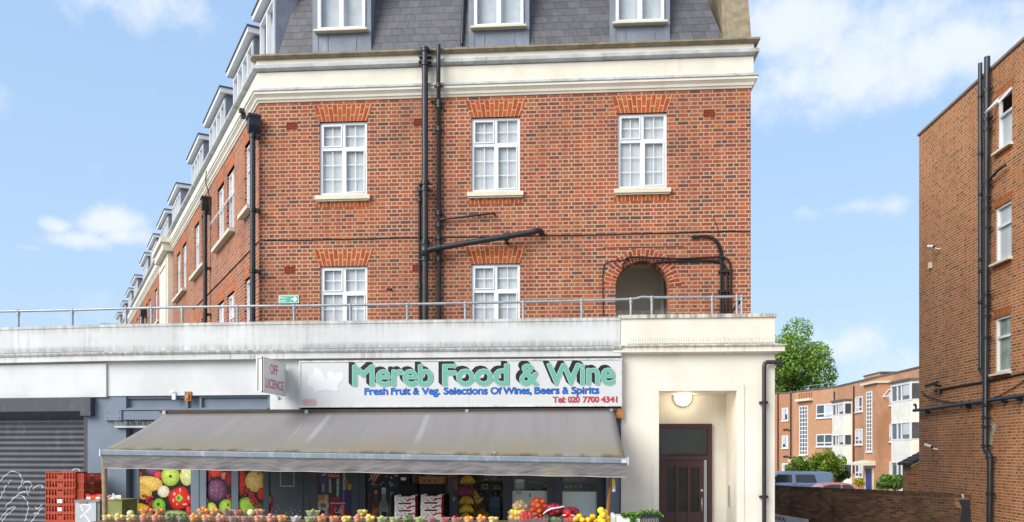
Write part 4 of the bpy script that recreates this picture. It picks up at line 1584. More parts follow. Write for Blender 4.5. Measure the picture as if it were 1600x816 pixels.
# ------------------------------------------------------------------ roller shutter on the left
def shutter():
    y = .16
    x0, x1 = LEFT.x(-420, y), LEFT.x(136, y)
    t = thing('roller_shutter', 'closed dark grey roller shutter with pale graffiti left of the grocer', 'shutter', LEFT.w((x0 + x1) / 2, y, .12))
    z1 = LEFT.z(60, 650, y)
    pitch = .108
    m = MB()
    n = int((z1 - .14) / pitch)
    prof = []
    for i in range(n + 1):
        zb0 = .14 + i * pitch
        for k in range(6):
            q = k / 6
            prof.append((zb0 + q * pitch, -.022 * math.sin(math.pi * min(1, q / .8)) if q < .8 else .004))
    for (a, b) in zip(prof[:-1], prof[1:]):
        m.face([(x0, y + a[1], a[0]), (x1, y + a[1], a[0]), (x1, y + b[1], b[0]), (x0, y + b[1], b[0])], smooth=False)
    obj('slat_curtain', m, m_shut, t, LEFT.M)
    b = MB()
    bz1, bz0 = LEFT.z(60, 621.5, -.12), LEFT.z(60, 643, -.12)
    bx1 = LEFT.x(126, -.12)
    b.prism([(-.12, bz1), (-.12, bz0), (.05, bz0 - .10), (.16, bz0 - .10), (.16, bz1)], x0, bx1, axis='x')
    b.box(bx1 + .002, LEFT.x(143, -.1), -.135, .16, bz0 - .09, bz1)
    obj('shutter_box', b, m_shut, t, LEFT.M)
    g = MB().box(LEFT.x(133, .08), LEFT.x(142, .08), .04, .2, .12, bz0 - .1)
    g.box(LEFT.x(130.5, .08), LEFT.x(132.6, .08), .1, .2, .12, bz0 - .1)
    obj('guide_rail', g, m_shut, t, LEFT.M)
    # spray-paint tags, hugging the slats
    strokes = [[(0, 752), (6, 746), (14, 739), (22, 736.5), (30, 740), (35, 748), (35, 755), (31, 762), (29, 766)], [(1, 780), (4, 772), (8, 764), (10, 758)], [(13, 757), (16, 753)], [(16, 751.5), (18, 750)],
               [(36, 757), (41, 753), (47, 753), (50, 757), (47, 765), (44, 773), (46, 775)], [(52, 766), (57, 760), (64, 758), (69, 763)],
               [(8, 792), (18, 783), (27, 774), (36, 769), (42, 768), (43, 760)], [(20, 779), (30, 774), (38, 777), (43, 784), (45, 793), (43, 803), (40, 814)], [(0, 812), (10, 800), (18, 793), (24, 792), (20, 798), (10, 806), (4, 816)],
               [(55, 791), (58, 795), (63, 792), (67, 788)], [(67, 793), (60, 801), (54, 809), (50, 816)], [(113, 735), (117, 733), (122, 733), (127, 737)], [(52, 803), (57, 801), (61, 803)], [(-40, 770), (-30, 750), (-15, 745), (-5, 765), (-20, 790)]]
    m_spray = plain('lilac_white_spray', S(178, 174, 188), .6, var=.12)
    for st in strokes:
        s = MB()
        P = smooth_path([(LEFT.at(px, py, y)[0], 0, LEFT.at(px, py, y)[1]) for px, py in st], 14)
        for i, (a, b) in enumerate(zip(P[:-1], P[1:])):
            d = Vector((b.x - a.x, 0, b.z - a.z))
            if d.length < 1e-6:
                continue
            nrm = Vector((-d.z, 0, d.x)) .normalized() * .009
            def on(p):
                q = ((p.z - .14) % pitch) / pitch
                yy = y + (-.022 * math.sin(math.pi * min(1, q / .8)) if q < .8 else .004) - .003
                return (p.x, yy, p.z)
            s.face([on(a - nrm), on(b - nrm), on(b + nrm), on(a + nrm)])
        obj('graffiti', s, m_spray, t, LEFT.M)
shutter()
# rusty and white brackets on the fascia
wb = MB()
a = MID.at(270, 617, -.03)
wb.box(a[0] - .02, a[0] + .05, -.03, -.001, a[1] - .09, a[1] + .05)
wb.box(a[0] - .06, a[0] + .03, -.05, -.031, a[1] + .04, a[1] + .08)
tag(obj('bracket', wb, m_white, None, MID.M), 'flaking white metal bracket on the fascia beside the rusty plate', 'bracket')
wb = MB()
a = MID.at(293, 619, -.03)
wb.box(a[0] - .06, a[0] + .07, -.025, -.001, a[1] - .09, a[1] + .085)
wb.box(a[0] - .02, a[0] + .03, -.06, -.026, a[1] - .05, a[1] + .03)
wb.tube([(a[0] + .0, -.02, a[1] - .09), (a[0] - .01, .0, a[1] - .25)], .012, 6)
tag(obj('bracket', wb, plain('rust', S(170, 110, 66), .9, .1, .25, 12, dirt=S(224, 214, 200), dscale=9, damt=.9), None, MID.M), 'rusty square plate bracket on the white fascia above the awning', 'bracket')

# ------------------------------------------------------------------ signs
def fascia_sign():
    y = VS - .14
    x0, x1 = FRONT.x(467.5, y), FRONT.x(972, y)
    za = (FRONT.z(470, 638, y) + FRONT.z(970, 634, y)) / 2
    zt = (FRONT.z(470, 566, y) + FRONT.z(970, 558, y)) / 2
    t = thing('shop_sign', 'long white grocer fascia sign with green shadowed lettering above the awning', 'sign', ((x0 + x1) / 2, VS - .07, za))
    m_panel = plain('sign_panel_white', S(203, 204, 204), .35, .4, .02, 1.2, dirt=S(190, 190, 187), dscale=2, damt=.4)
    obj('panel', MB().box(x0 + .02, x1 - .02, y, y + .12, za + .02, zt - .02), m_panel, t)
    obj('sign_frame', MB().frame(x0, x1, za, zt, .028, y - .012, y + .125), plain('sign_frame_white', S(200, 202, 200), .5, var=.15, vscale=8, dirt=S(120, 118, 110), dscale=5, damt=.7), t)
    q = MB().box(FRONT.x(732.5, y) - .002, FRONT.x(732.5, y) + .002, y - .0015, y + .001, za + .03, zt - .03)
    obj('panel_joint', q, plain('joint_grey', S(160, 160, 160), .6), t)
    m_teal = plain('teal_letter', S(104, 168, 150), .4, var=.02)
    m_key = plain('pale_letter_edge', S(192, 214, 206), .4, var=.02)
    m_shadow = plain('black_letter_shadow', S(22, 23, 29), .5, var=.04)
    (lx0, lz0), (lx1, lz1) = FRONT.at(551, 603.2, y), FRONT.at(961, 600, y)
    cap = FRONT.z(700, 571.0, y) - FRONT.z(700, 602.5, y)
    zb_ = FRONT.z(551, 603.2, y)
    sl = 0.0
    zb_ = (FRONT.z(551, 603.2, y) + FRONT.z(961, 600.2, y)) / 2
    words_ = [('Mereb', 551, 676.5), ('Food', 691.5, 795), ('&', 812, 841), ('Wine', 854.5, 960.5)]
    for (s_, p0, p1) in words_:
        a, b, c = MB(), MB(), MB()
        X0, X1 = FRONT.x(p0, y), FRONT.x(p1, y)
        letter_mb(a, s_, X0 - .014, X1 + .014, zb_, cap, y - .009, bold=.055, shear=(-.062, .056), depth=.006, xh=.75)
        letter_mb(c, s_, X0 - .008, X1 + .008, zb_, cap, y - .0105, bold=.055, xh=.75)
        letter_mb(b, s_, X0, X1, zb_, cap, y - .012, bold=.034, xh=.75)
        wd_ = obj('word', b, m_teal, t)
        obj('letter_shadow', a, m_shadow, wd_)
        obj('letter_outline', c, m_key, wd_)
    def small_words(words, zbase, cap_, m_edge, m_face):
        for (s_, p0, p1) in words:
            a, b = MB(), MB()
            X0, X1 = FRONT.x(p0, y), FRONT.x(p1, y)
            letter_mb(a, s_, X0 - .005, X1 + .005, zbase, cap_, y - .003, bold=.08, xh=.76)
            letter_mb(b, s_, X0, X1, zbase, cap_, y - .005, bold=.05, xh=.76)
            wd_ = obj('word', b, m_face, t)
            obj('letter_outline', a, m_edge, wd_)
    zl = (FRONT.z(569, 617.6, y) + FRONT.z(936, 614.4, y)) / 2
    cp_ = FRONT.z(700, 606.6, y) - FRONT.z(700, 616, y)
    small_words([('Fresh', 569.7, 606.4), ('Fruit', 611, 641.6), ('&', 645.5, 654.8), ('Veg.', 659.2, 687.7), ('Selections', 693.2, 762), ('Of', 766.6, 784.3), ('Wines,', 786.4, 830.8),
                 ('Beers', 835.2, 874.2), ('&', 878.6, 888.2), ('Spirits', 892.7, 936.3)], zl, cp_ * 1.06, plain('navy_letter_edge', S(20, 50, 124), .5), plain('blue_letter', S(14, 94, 178), .5))
    zl = (FRONT.z(863, 629.3, y) + FRONT.z(965, 628.3, y)) / 2
    small_words([('Tel:', 863.8, 883.6), ('020', 887.4, 905.8), ('7700', 911, 936), ('4341', 939.2, 964.5)], zl, .097, plain('dark_red_letter_edge', S(96, 40, 44), .5), plain('red_letter', S(196, 58, 60), .5))
    # painted-out white patch and faded red mark
    def blob(pts_, yy, mat, nm):
        P = [FRONT.at(px, py, y) for px, py in pts_]
        ps = smooth_path([(p[0], 0, p[1]) for p in P + [P[0]]], 6)[:-1]
        q = MB()
        cx, cz = sum(p.x for p in ps) / len(ps), sum(p.z for p in ps) / len(ps)
        for i in range(len(ps)):
            u, v = ps[i], ps[(i + 1) % len(ps)]
            q.face([(cx, yy, cz), (u.x, yy, u.z), (v.x, yy, v.z)])
        obj(nm, q, mat, t)
    m_po = plain('painted_out_white', S(215, 216, 217), .5, var=.01)
    blob([(480, 597), (483, 588), (489, 584), (492, 575), (497, 575), (503, 582), (510, 592), (517, 588), (526, 583), (535, 582), (537, 588), (533, 597), (528, 602), (529, 610), (522, 612), (512, 609), (500, 611), (492, 612), (489, 606), (483, 602)], y - .003, m_po, 'painted_patch')
    blob([(511, 585), (513, 581), (518, 580), (522, 584), (521, 590), (515, 592), (511, 590)], y - .0036, m_po, 'painted_patch')
    blob([(473, 625), (480, 623.5), (492, 624), (495, 629), (493, 634), (482, 635), (474, 633)], y - .003, plain('faded_red_mark', S(200, 166, 167), .6, var=.06, vscale=7), 'faded_mark')
fascia_sign()

def projecting_sign():
    y0 = 13.9
    uf = FRONT.x(411.5, y0)
    wd = .125
    zt, za = FRONT.z(411, 557.5, y0), FRONT.z(411, 613, y0)
    y1 = VS - .12
    t = thing('projecting_sign', 'old white box sign reading OFF LICENCE sticking out from the fascia', 'sign', (uf - wd / 2, (y0 + y1) / 2, za))
    m_box = plain('aged_white_metal', S(222, 222, 216), .5, .4, .05, 3, dirt=S(150, 144, 130), dscale=4, damt=.6)
    obj('box', MB().box(uf - wd, uf - .006, y0 + .02, y1, za + .02, zt - .02), m_box, t)
    FS = Frame((uf, 0), R(90))
    obj('face_panel', MB().box(y0 + .03, y1 - .03, -.0005, .006, za + .03, zt - .03), plain('sign_face_white', S(226, 227, 228), .35, var=.02), t, FS.M)
    fr = MB()
    fr.frame(y0, y1 + .02, za, zt, .035, -.006, .03)
    obj('edge_trim', fr, m_box, t, FS.M)
    fr = MB()
    fr.frame(uf - wd - .004, uf - .001, za, zt, .02, y0, y0 + .03)
    obj('edge_trim', fr, m_box, t)
    q = MB()
    hh = zt - za
    L_ = y1 - y0
    letter_mb(q, 'OFF', y0 + L_ * .28, y0 + L_ * .66, za + hh * .58, hh * .27, -.003, bold=.05)
    letter_mb(q, 'LICENCE', y0 + L_ * .10, y0 + L_ * .92, za + hh * .16, hh * .25, -.003, bold=.05)
    obj('lettering', q, plain('faded_red_letter', S(206, 132, 136), .5), t, FS.M)
    lp = MB().tube([(uf - .05, y1 - .3, za + .01), (uf - .05, y1 - .2, za - .08), (uf - .05, y1 - .05, za - .06), (uf - .05, y1, za + .02)], .006, 6)
    obj('loop_cable', lp, m_box, t)
    br_ = MB().box(uf - .09, uf - .03, y1, VS + .0, za + .1, zt - .1)
    obj('bracket', br_, m_leadg, t)
projecting_sign()
# small green arrow sticker on the white post under the sign
st = MB()
a = FRONT.at(437, 622, VS - .012)
st.prism([(a[0] - .03, a[1] + .05), (a[0] + .025, a[1]), (a[0] - .03, a[1] - .05), (a[0] - .018, a[1])], VS - .011, VS - .008)
tag(obj('arrow_sticker', st, plain('green_sticker', S(44, 120, 70), .5)), 'small green arrow sticker below the OFF LICENCE sign', 'sticker')
pp_ = MB().box(FRONT.x(422, VS), FRONT.x(468, VS), VS - .008, VS + .15, FRONT.z(440, 640, VS), zf0 + .2)
obj('fascia_post', pp_, m_fascia, shop)
# ------------------------------------------------------------------ awning
def awning_mat():
    m, N, L, b = nodes('grey_awning_canvas')
    tc = N.new('ShaderNodeTexCoord')
    uv = tc.outputs['UV']
    sp = N.new('ShaderNodeSeparateXYZ')
    L.new(uv, sp.inputs[0])
    u, v = sp.outputs[0], sp.outputs[1]
    st = noise(N, L, scaled(N, L, uv, (4, .5, 1)), 1, 6, .6)
    big = noise(N, L, uv, .8, 6)
    c = mixc(N, L, rng(N, L, st, .3, .7), S(172, 168, 166), S(181, 177, 175))
    tan = mathn(N, L, 'MULTIPLY', rng(N, L, v, .35, .98, 0, 1), rng(N, L, mathn(N, L, 'ADD', mathn(N, L, 'MULTIPLY', st, .6), mathn(N, L, 'MULTIPLY', big, .5)), .36, .66))
    c = mixc(N, L, mathn(N, L, 'MULTIPLY', tan, .7), c, S(178, 164, 126))
    ed = mathn(N, L, 'MULTIPLY', rng(N, L, v, .9, 1.0), rng(N, L, st, .4, .6))
    c = mixc(N, L, mathn(N, L, 'MULTIPLY', ed, .7), c, S(92, 84, 66))
    seam = mathn(N, L, 'ABSOLUTE', mathn(N, L, 'SUBTRACT', mathn(N, L, 'FRACT', mathn(N, L, 'DIVIDE', mathn(N, L, 'ADD', u, .35), 1.18)), .5))
    c = mixc(N, L, mathn(N, L, 'MULTIPLY', rng(N, L, seam, .012, .006), .3), c, S(190, 188, 184))
    # bird-lime smears running down the cloth
    for (uu, v0, v1, ww) in ((3.12, .02, .85, .09), (4.9, .02, .85, .085), (2.75, .25, .8, .02)):
        k = mathn(N, L, 'MULTIPLY', rng(N, L, mathn(N, L, 'ABSOLUTE', mathn(N, L, 'SUBTRACT', u, uu)), ww, 0), mathn(N, L, 'MULTIPLY', rng(N, L, v, v0, v0 + .1), rng(N, L, v, v1, v1 - .3)))
        c = mixc(N, L, mathn(N, L, 'MULTIPLY', k, .6), c, S(214, 211, 206))
    sp_ = noise(N, L, uv, 14, 2)
    c = mixc(N, L, rng(N, L, sp_, .74, .78, 0, .8), c, S(228, 226, 222))
    L.new(c, b.inputs['Base Color'])
    b.inputs['Roughness'].default_value = .8
    b.inputs['Specular IOR Level'].default_value = .25
    tl = N.new('ShaderNodeBsdfTranslucent')
    L.new(c, tl.inputs[0])
    mx = N.new('ShaderNodeMixShader')
    mx.inputs[0].default_value = .48
    L.new(b.outputs[0], mx.inputs[1])
    L.new(tl.outputs[0], mx.inputs[2])
    L.new(mx.outputs[0], N['Material Output'].inputs[0])
    return m
m_awn = awning_mat()

def valance_mat():
    m, N, L, b = nodes('creased_valance_canvas')
    uv = N.new('ShaderNodeTexCoord').outputs['UV']
    sp = N.new('ShaderNodeSeparateXYZ')
    L.new(uv, sp.inputs[0])
    nz = noise(N, L, scaled(N, L, uv, (2, 3, 1)), 1, 6)
    st = noise(N, L, scaled(N, L, uv, (1.2, .3, 1)), 1, 4)
    c = mixc(N, L, rng(N, L, nz, .3, .7), S(98, 94, 95), S(126, 121, 122))
    c = mixc(N, L, rng(N, L, st, .56, .7, 0, .45), c, S(140, 134, 84))
    L.new(c, b.inputs['Base Color'])
    b.inputs['Roughness'].default_value = .75
    u, v = sp.outputs[0], sp.outputs[1]
    tri = mathn(N, L, 'ABSOLUTE', mathn(N, L, 'SUBTRACT', mathn(N, L, 'FRACT', mathn(N, L, 'MULTIPLY', u, .85)), .5))
    z = mathn(N, L, 'ADD', mathn(N, L, 'MULTIPLY', tri, 9.0), mathn(N, L, 'MULTIPLY', v, 5.5))
    z = mathn(N, L, 'ADD', z, mathn(N, L, 'MULTIPLY', nz, 2.2))
    bump(N, L, mathn(N, L, 'SINE', mathn(N, L, 'MULTIPLY', z, 3.2)), .16, .010, b)
    return m
m_val = valance_mat()

def awning():
    Y0, Y1 = VS - .10, 13.0
    bl, brr = FRONT.at(258, 646, Y0), FRONT.at(959, 640.5, Y0)
    flp, frp = FRONT.at(160, 703.5, Y1), FRONT.at(980, 716.5, Y1)
    t = thing('awning', 'grey dirt-streaked folding arm awning pulled out over the fruit stall', 'awning', ((bl[0] + brr[0]) / 2, VS - .05, 2.6))
    NU, NV = 72, 10
    f = MB()
    def pt(i, j):
        a, q = i / NU, j / NV
        x = (bl[0] + (brr[0] - bl[0]) * a) * (1 - q) + (flp[0] + .03 + (frp[0] - flp[0] - .06) * a) * q
        z = (bl[1] + (brr[1] - bl[1]) * a) * (1 - q) + (flp[1] + .02 + (frp[1] - flp[1]) * a) * q
        uu = a * 8.2
        z += -.035 * math.sin(math.pi * q) + .012 * math.sin(2 * math.pi * (uu + .35) / 1.18 + 1.57) * math.sin(math.pi * q)
        return (x, Y0 + (Y1 + .02 - Y0) * q, z), (uu, q)
    for i in range(NU):
        for j in range(NV):
            c = [pt(i, j), pt(i, j + 1), pt(i + 1, j + 1), pt(i + 1, j)]
            f.face([p for p, _ in c], smooth=True, uv=[q for _, q in c])
    fo = obj('canvas', f.weld(), m_awn, t)
    md = fo.modifiers.new('thickness', 'SOLIDIFY')
    md.thickness = .004
    md.offset = -1
    b = MB()
    prof = [(-.055, .035), (-.045, .05), (.0, .052), (.05, .045), (.055, .0), (.04, -.045), (-.03, -.05), (-.055, -.03)]
    n = len(prof)
    L_, R_ = Vector((flp[0] - .01, Y1, flp[1] - .04)), Vector((frp[0] + .01, Y1, frp[1] - .04))
    vs = [(L_.x, Y1 + a, L_.z + c) for a, c in prof] + [(R_.x, Y1 + a, R_.z + c) for a, c in prof]
    b.mesh(vs, [tuple(range(n))[::-1], tuple(range(n, 2 * n))] + [(i, (i + 1) % n, (i + 1) % n + n, i + n) for i in range(n)])
    obj('front_bar', b, plain('awning_bar_grey', S(122, 132, 140), .4, .5, .06, 4, dirt=S(196, 200, 202), dscale=9, damt=.6), t)
    for P, nm in ((L_, -1), (R_, 1)):
        e = MB().box(P.x - .012, P.x + .012, Y1 - .062, Y1 + .062, P.z - .057, P.z + .06)
        if nm > 0:
            e.box(P.x - .10, P.x - .02, Y1 - .058, Y1 - .052, P.z - .03, P.z + .03)
        obj('end_cap', e, plain('pale_cap', S(190, 194, 196), .4), t)
    v = MB()
    NX, NZ = 220, 5
    rr = random.Random(3)
    ph = [rr.uniform(0, 6.28) for _ in range(6)]
    def vp(i, j):
        a = i / NX
        x = L_.x + .03 + (R_.x - L_.x - .05) * a
        zt_ = L_.z + (R_.z - L_.z) * a - .045
        q = j / NZ
        h = .205 + .004 * math.sin(a * 60)
        zig = abs(((a * 8.2 / 1.18 + (q - .5) * .25 * (1 if int(a * 8.2 / 1.18) % 2 else -1)) * 4) % 1 - .5)
        y = Y1 - .03 + q * (.012 * math.sin(a * 75 + ph[0]) + .009 * math.sin(a * 131 + ph[1] + q * 3) + .018 * zig)
        return (x, y, zt_ - h * q), (a * 8.2, q)
    for i in range(NX):
        for j in range(NZ):
            c = [vp(i, j), vp(i, j + 1), vp(i + 1, j + 1), vp(i + 1, j)]
            v.face([p for p, _ in c], smooth=True, uv=[q for _, q in c])
    val = obj('valance', v.weld(), m_val, t)
    hm = MB()
    hm.tube([vp(i, NZ)[0] for i in range(0, NX + 1, 2)], .006, 5)
    obj('hem', hm, plain('pale_hem', S(178, 176, 170), .8), val)
    cs = MB()
    cs.box(bl[0] - .1, brr[0] + .05, Y0 - .02, VS - .001, bl[1] + .005, bl[1] + .065)
    cs.box(bl[0] - .0, brr[0] + .0, Y0 - .01, Y0 + .06, bl[1] - .06, bl[1])
    obj('cassette', cs, plain('brown_black_cassette', S(70, 58, 50), .6, var=.2), t)
    for px in (258, 480, 730, 955):
        x = FRONT.x(px, Y0)
        k = MB().box(x - .03, x + .03, Y0 - .05, Y0, bl[1] - .02, bl[1] + .05)
        obj('bracket', k, m_rail, t)
    for s_, px in ((1, 330), (-1, 800)):
        x = FRONT.x(px, VS)
        a = MB().tube([(x, Y0 - .02, bl[1] - .1), (x + s_ * .7, 14.0, bl[1] - .66), (x + s_ * .1, Y1 + .09, L_.z - .02)], .03, 8)
        obj('folding_arm', a, m_rail, t)
    wb_ = MB().box(FRONT.x(961, VS), FRONT.x(973, VS), VS - .1, VS + .05, FRONT.z(966, 654, VS), FRONT.z(966, 639, VS))
    obj('wood_packer', wb_, plain('orange_wood', S(170, 112, 62), .8), t)
    # timber props
    y = Y1 + .04
    m_wood = plain('weathered_timber', S(150, 128, 104), .85, .2, .18, 7)
    (xa, za), (xb, zb2) = FRONT.at(163, 712, y), FRONT.at(164, 830, y)
    p = MB()
    p.tube([(xa, y, za), ((xa + xb) / 2 + .006, y, 1.2), (xb, y, .122)], [.04, .042, .045], 7)
    tag(obj('timber_prop', p, m_wood), 'grey weathered timber prop under the left end of the awning', 'pole')
    y = 13.35
    (xa, za), (xb, zb2) = FRONT.at(955, 742, y), FRONT.at(948, 816, y)
    pr = thing('timber_prop', 'leaning brown timber pole with price tags near the right end of the awning', 'pole', (xb, y, .12))
    p = MB()
    dx = (xb - xa) / (za - zb2)
    p.tube([(xa - dx * .25, y, za + .25), (xa, y, za), (xb, y, zb2), (xb + dx * (zb2 - .12), y, .122)], [.03, .033, .036, .04], 7)
    obj('pole', p, plain('brown_timber', S(146, 106, 70), .8, .2, .2, 8), pr)
    for (px, py, w_, h_, col) in ((958.5, 753, .05, .09, S(226, 206, 70)), (959, 760.5, .05, .05, S(222, 168, 176)), (959, 766, .05, .05, S(226, 222, 220))):
        q = FRONT.at(px, py, y - .04)
        obj('price_tag', MB().box(q[0] - w_ / 2, q[0] + w_ / 2, y - .043, y - .04, q[1] - h_ / 2, q[1] + h_ / 2), plain('tag_%d_%d' % (px, py), col, .6), pr)
awning()

# ------------------------------------------------------------------ shopfront under the awning
class Print:
    """flat printed picture: clipped ellipses and polygons in layers, colours in the ink"""
    def __init__(s, y, rect):
        s.y, s.r, s.mb, s.k = y, rect, MB(), 0
        s.k = 1

    def q(s, px, py):
        px = min(max(px, s.r[0]), s.r[2])
        py = min(max(py, s.r[1]), s.r[3])
        a = FRONT.at(px, py, s.y)
        return (a[0], s.y - .00035 * s.k, a[1])

    def bg(s, c):
        x0, y0, x1, y1 = s.r
        s.poly([(x0, y0), (x1, y0), (x1, y1), (x0, y1)], c)

    def poly(s, pts, c):
        s.mb.face([s.q(*p) for p in pts][::-1], col=c)
        s.k += 1

    def ell(s, cx, cy, rx, ry, c0, c1=None, rot=0, lob=0, hx=-.25, hy=-.3, n=28):
        c1 = c1 or c0
        ca, sa = math.cos(rot), math.sin(rot)
        ps = []
        for i in range(n):
            a = 2 * math.pi * i / n
            f = 1 + lob * math.cos(4 * a)
            ex, ey = rx * f * math.cos(a), ry * f * math.sin(a)
            ps.append((cx + ex * ca - ey * sa, cy + ex * sa + ey * ca))
        m = (cx + rx * hx, cy + ry * hy)
        mid = [((m[0] * .45 + p[0] * .55), (m[1] * .45 + p[1] * .55)) for p in ps]
        cm = tuple(a * .7 + b * .3 for a, b in zip(c0, c1))
        for i in range(n):
            j = (i + 1) % n
            s.mb.face([s.q(*m), s.q(*mid[j]), s.q(*mid[i])], col=[c0, cm, cm])
            s.mb.face([s.q(*mid[i]), s.q(*mid[j]), s.q(*ps[j]), s.q(*ps[i])], col=[cm, cm, c1, c1])
        s.k += 1

    def text(s, string, x0, x1, yb, cap, c, bold=.02):
        a, b = s.q(x0, yb), s.q(x1, yb)
        cz = s.q(x0, yb - cap)[2] - a[2]
        letter_mb(s.mb, string, a[0], b[0], a[2], cz, s.y - .00035 * s.k, bold=bold, col=c)
        s.k += 1

def shopfront():
    t = thing('shopfront', 'dark grey framed grocer shopfront with doorway and picture windows below the awning', 'shopfront', (FRONT.x(580, YW), YW, .13))
    zh = 2.62
    X = lambda p: FRONT.x(p, YW)
    for (a, b, mt, d) in ((196, 206, m_greyd, .0), (206, 216, m_grey, .03), (298, 322, m_grey, .0), (361, 371.5, m_grey, .02), (411, 420, m_greyd, .0), (473, 483, m_greyd, .03), (549, 571, m_greyd, .0),
                          (700, 714, m_grey, -.02), (786, 800, m_greyd, -.02), (855, 878.5, m_greyd, .0), (933, 947, m_greyd, .0)):
        k = MB().box(X(a), X(b), YW + d, YW + .12, .13, zh)
        if b - a > 18:
            xm = X((a + b) / 2)
            k.box(xm - .012, xm + .012, YW + d - .012, YW + d - .0005, .13, zh)
        obj('mullion', k, mt, t)
    obj('door_panel', MB().box(X(420) + .001, X(473) - .001, YW + .02, YW + .06, .13, zh), m_greyd, t)
    obj('door_panel', MB().box(X(483) + .001, X(495.5), YW + .035, YW + .09, .13, zh), m_greyd, t)
    obj('header', MB().box(X(190), X(968), YW - .03, YW + .14, zh + .001, 2.95), m_greyd, t)
    sr = MB()
    for (a, b) in ((216, 298), (322, 361), (371.5, 411), (495.5, 549), (571, 700), (800, 855), (878.5, 933)):
        sr.box(X(a) + .001, X(b) - .001, YW + .04, YW + .1, .13, .75)
    obj('stall_riser', sr, m_greyd, t)
    for (a, b) in ((571, 700), (800, 855), (878.5, 933)):
        g = MB()
        g.face([(X(a), YW + .06, .75), (X(b), YW + .06, .75), (X(b), YW + .06, zh), (X(a), YW + .06, zh)])
        obj('shop_window', g, m_dglass, t)
    film = plain('frosted_film', S(216, 228, 224), .6, .3, .04, 2)
    for (a, b, py) in ((800, 855, 767), (878.5, 933, 768.5)):
        g = MB().box(X(a) + .002, X(b) - .002, YW + .052, YW + .057, .752, FRONT.z((a + b) / 2, py, YW + .05))
        obj('frosted_film', g, film, t)
    # faint tape outline and round sticker on the grey panel
    tp = MB()
    q0, q1 = FRONT.at(437.5, 760.5, YW + .016), FRONT.at(460, 735, YW + .016)
    tp.frame(q0[0], q1[0], q0[1], q1[1] + .3, .018, YW + .016, YW + .0195)
    obj('tape_outline', tp, plain('old_tape', S(172, 166, 150), .8, var=.2, vscale=20), t)
    ds = Print(YW + .0195, (420.3, 735, 432, 816))
    ds.ell(414, 784, 14, 17, S(130, 36, 44), S(104, 28, 38))
    ds.ell(414, 781, 8.5, 12, S(206, 196, 176), S(190, 176, 150))
    obj('round_sticker', ds.mb, m_print, t)
    fl_ = Print(YW + .0195, (420.5, 735, 472.5, 816))
    r2 = random.Random(8)
    for _ in range(46):
        x = r2.uniform(428, 471)
        y = 812 - abs(r2.gauss(0, 8)) - (4 if x > 452 else 0)
        fl_.ell(x, y, r2.uniform(.4, 1.0), r2.uniform(.5, 1.3), S(206, 210, 214), S(186, 190, 196), n=7)
    obj('paint_flecks', fl_.mb, m_print, t)
    # small notices
    for (px, py, w_, h_, c) in ((812, 759, .17, .11, S(150, 176, 190)), (812, 752, .17, .07, S(196, 206, 206)), (810.5, 769, .10, .09, S(196, 180, 156)), (709.5, 780, .045, .075, S(206, 206, 200)), (828, 774, .02, .06, S(44, 42, 42))):
        yy = YW - .024 if px < 790 else YW + .048
        q = FRONT.at(px, py, yy)
        obj('notice', MB().box(q[0] - w_ / 2, q[0] + w_ / 2, yy - .002, yy, q[1] - h_ / 2, q[1] + h_ / 2), plain('notice_%d_%d' % (px, py), c, .5), t)
    ed = Print(YW - .021, (705, 735, 714, 777))
    ed.ell(715, 752, 9, 26, S(150, 128, 110), S(124, 84, 70))
    ed.ell(712, 745, 3, 4, S(150, 90, 60), S(110, 60, 44))
    obj('round_sticker', ed.mb, m_print, t)
shopfront()

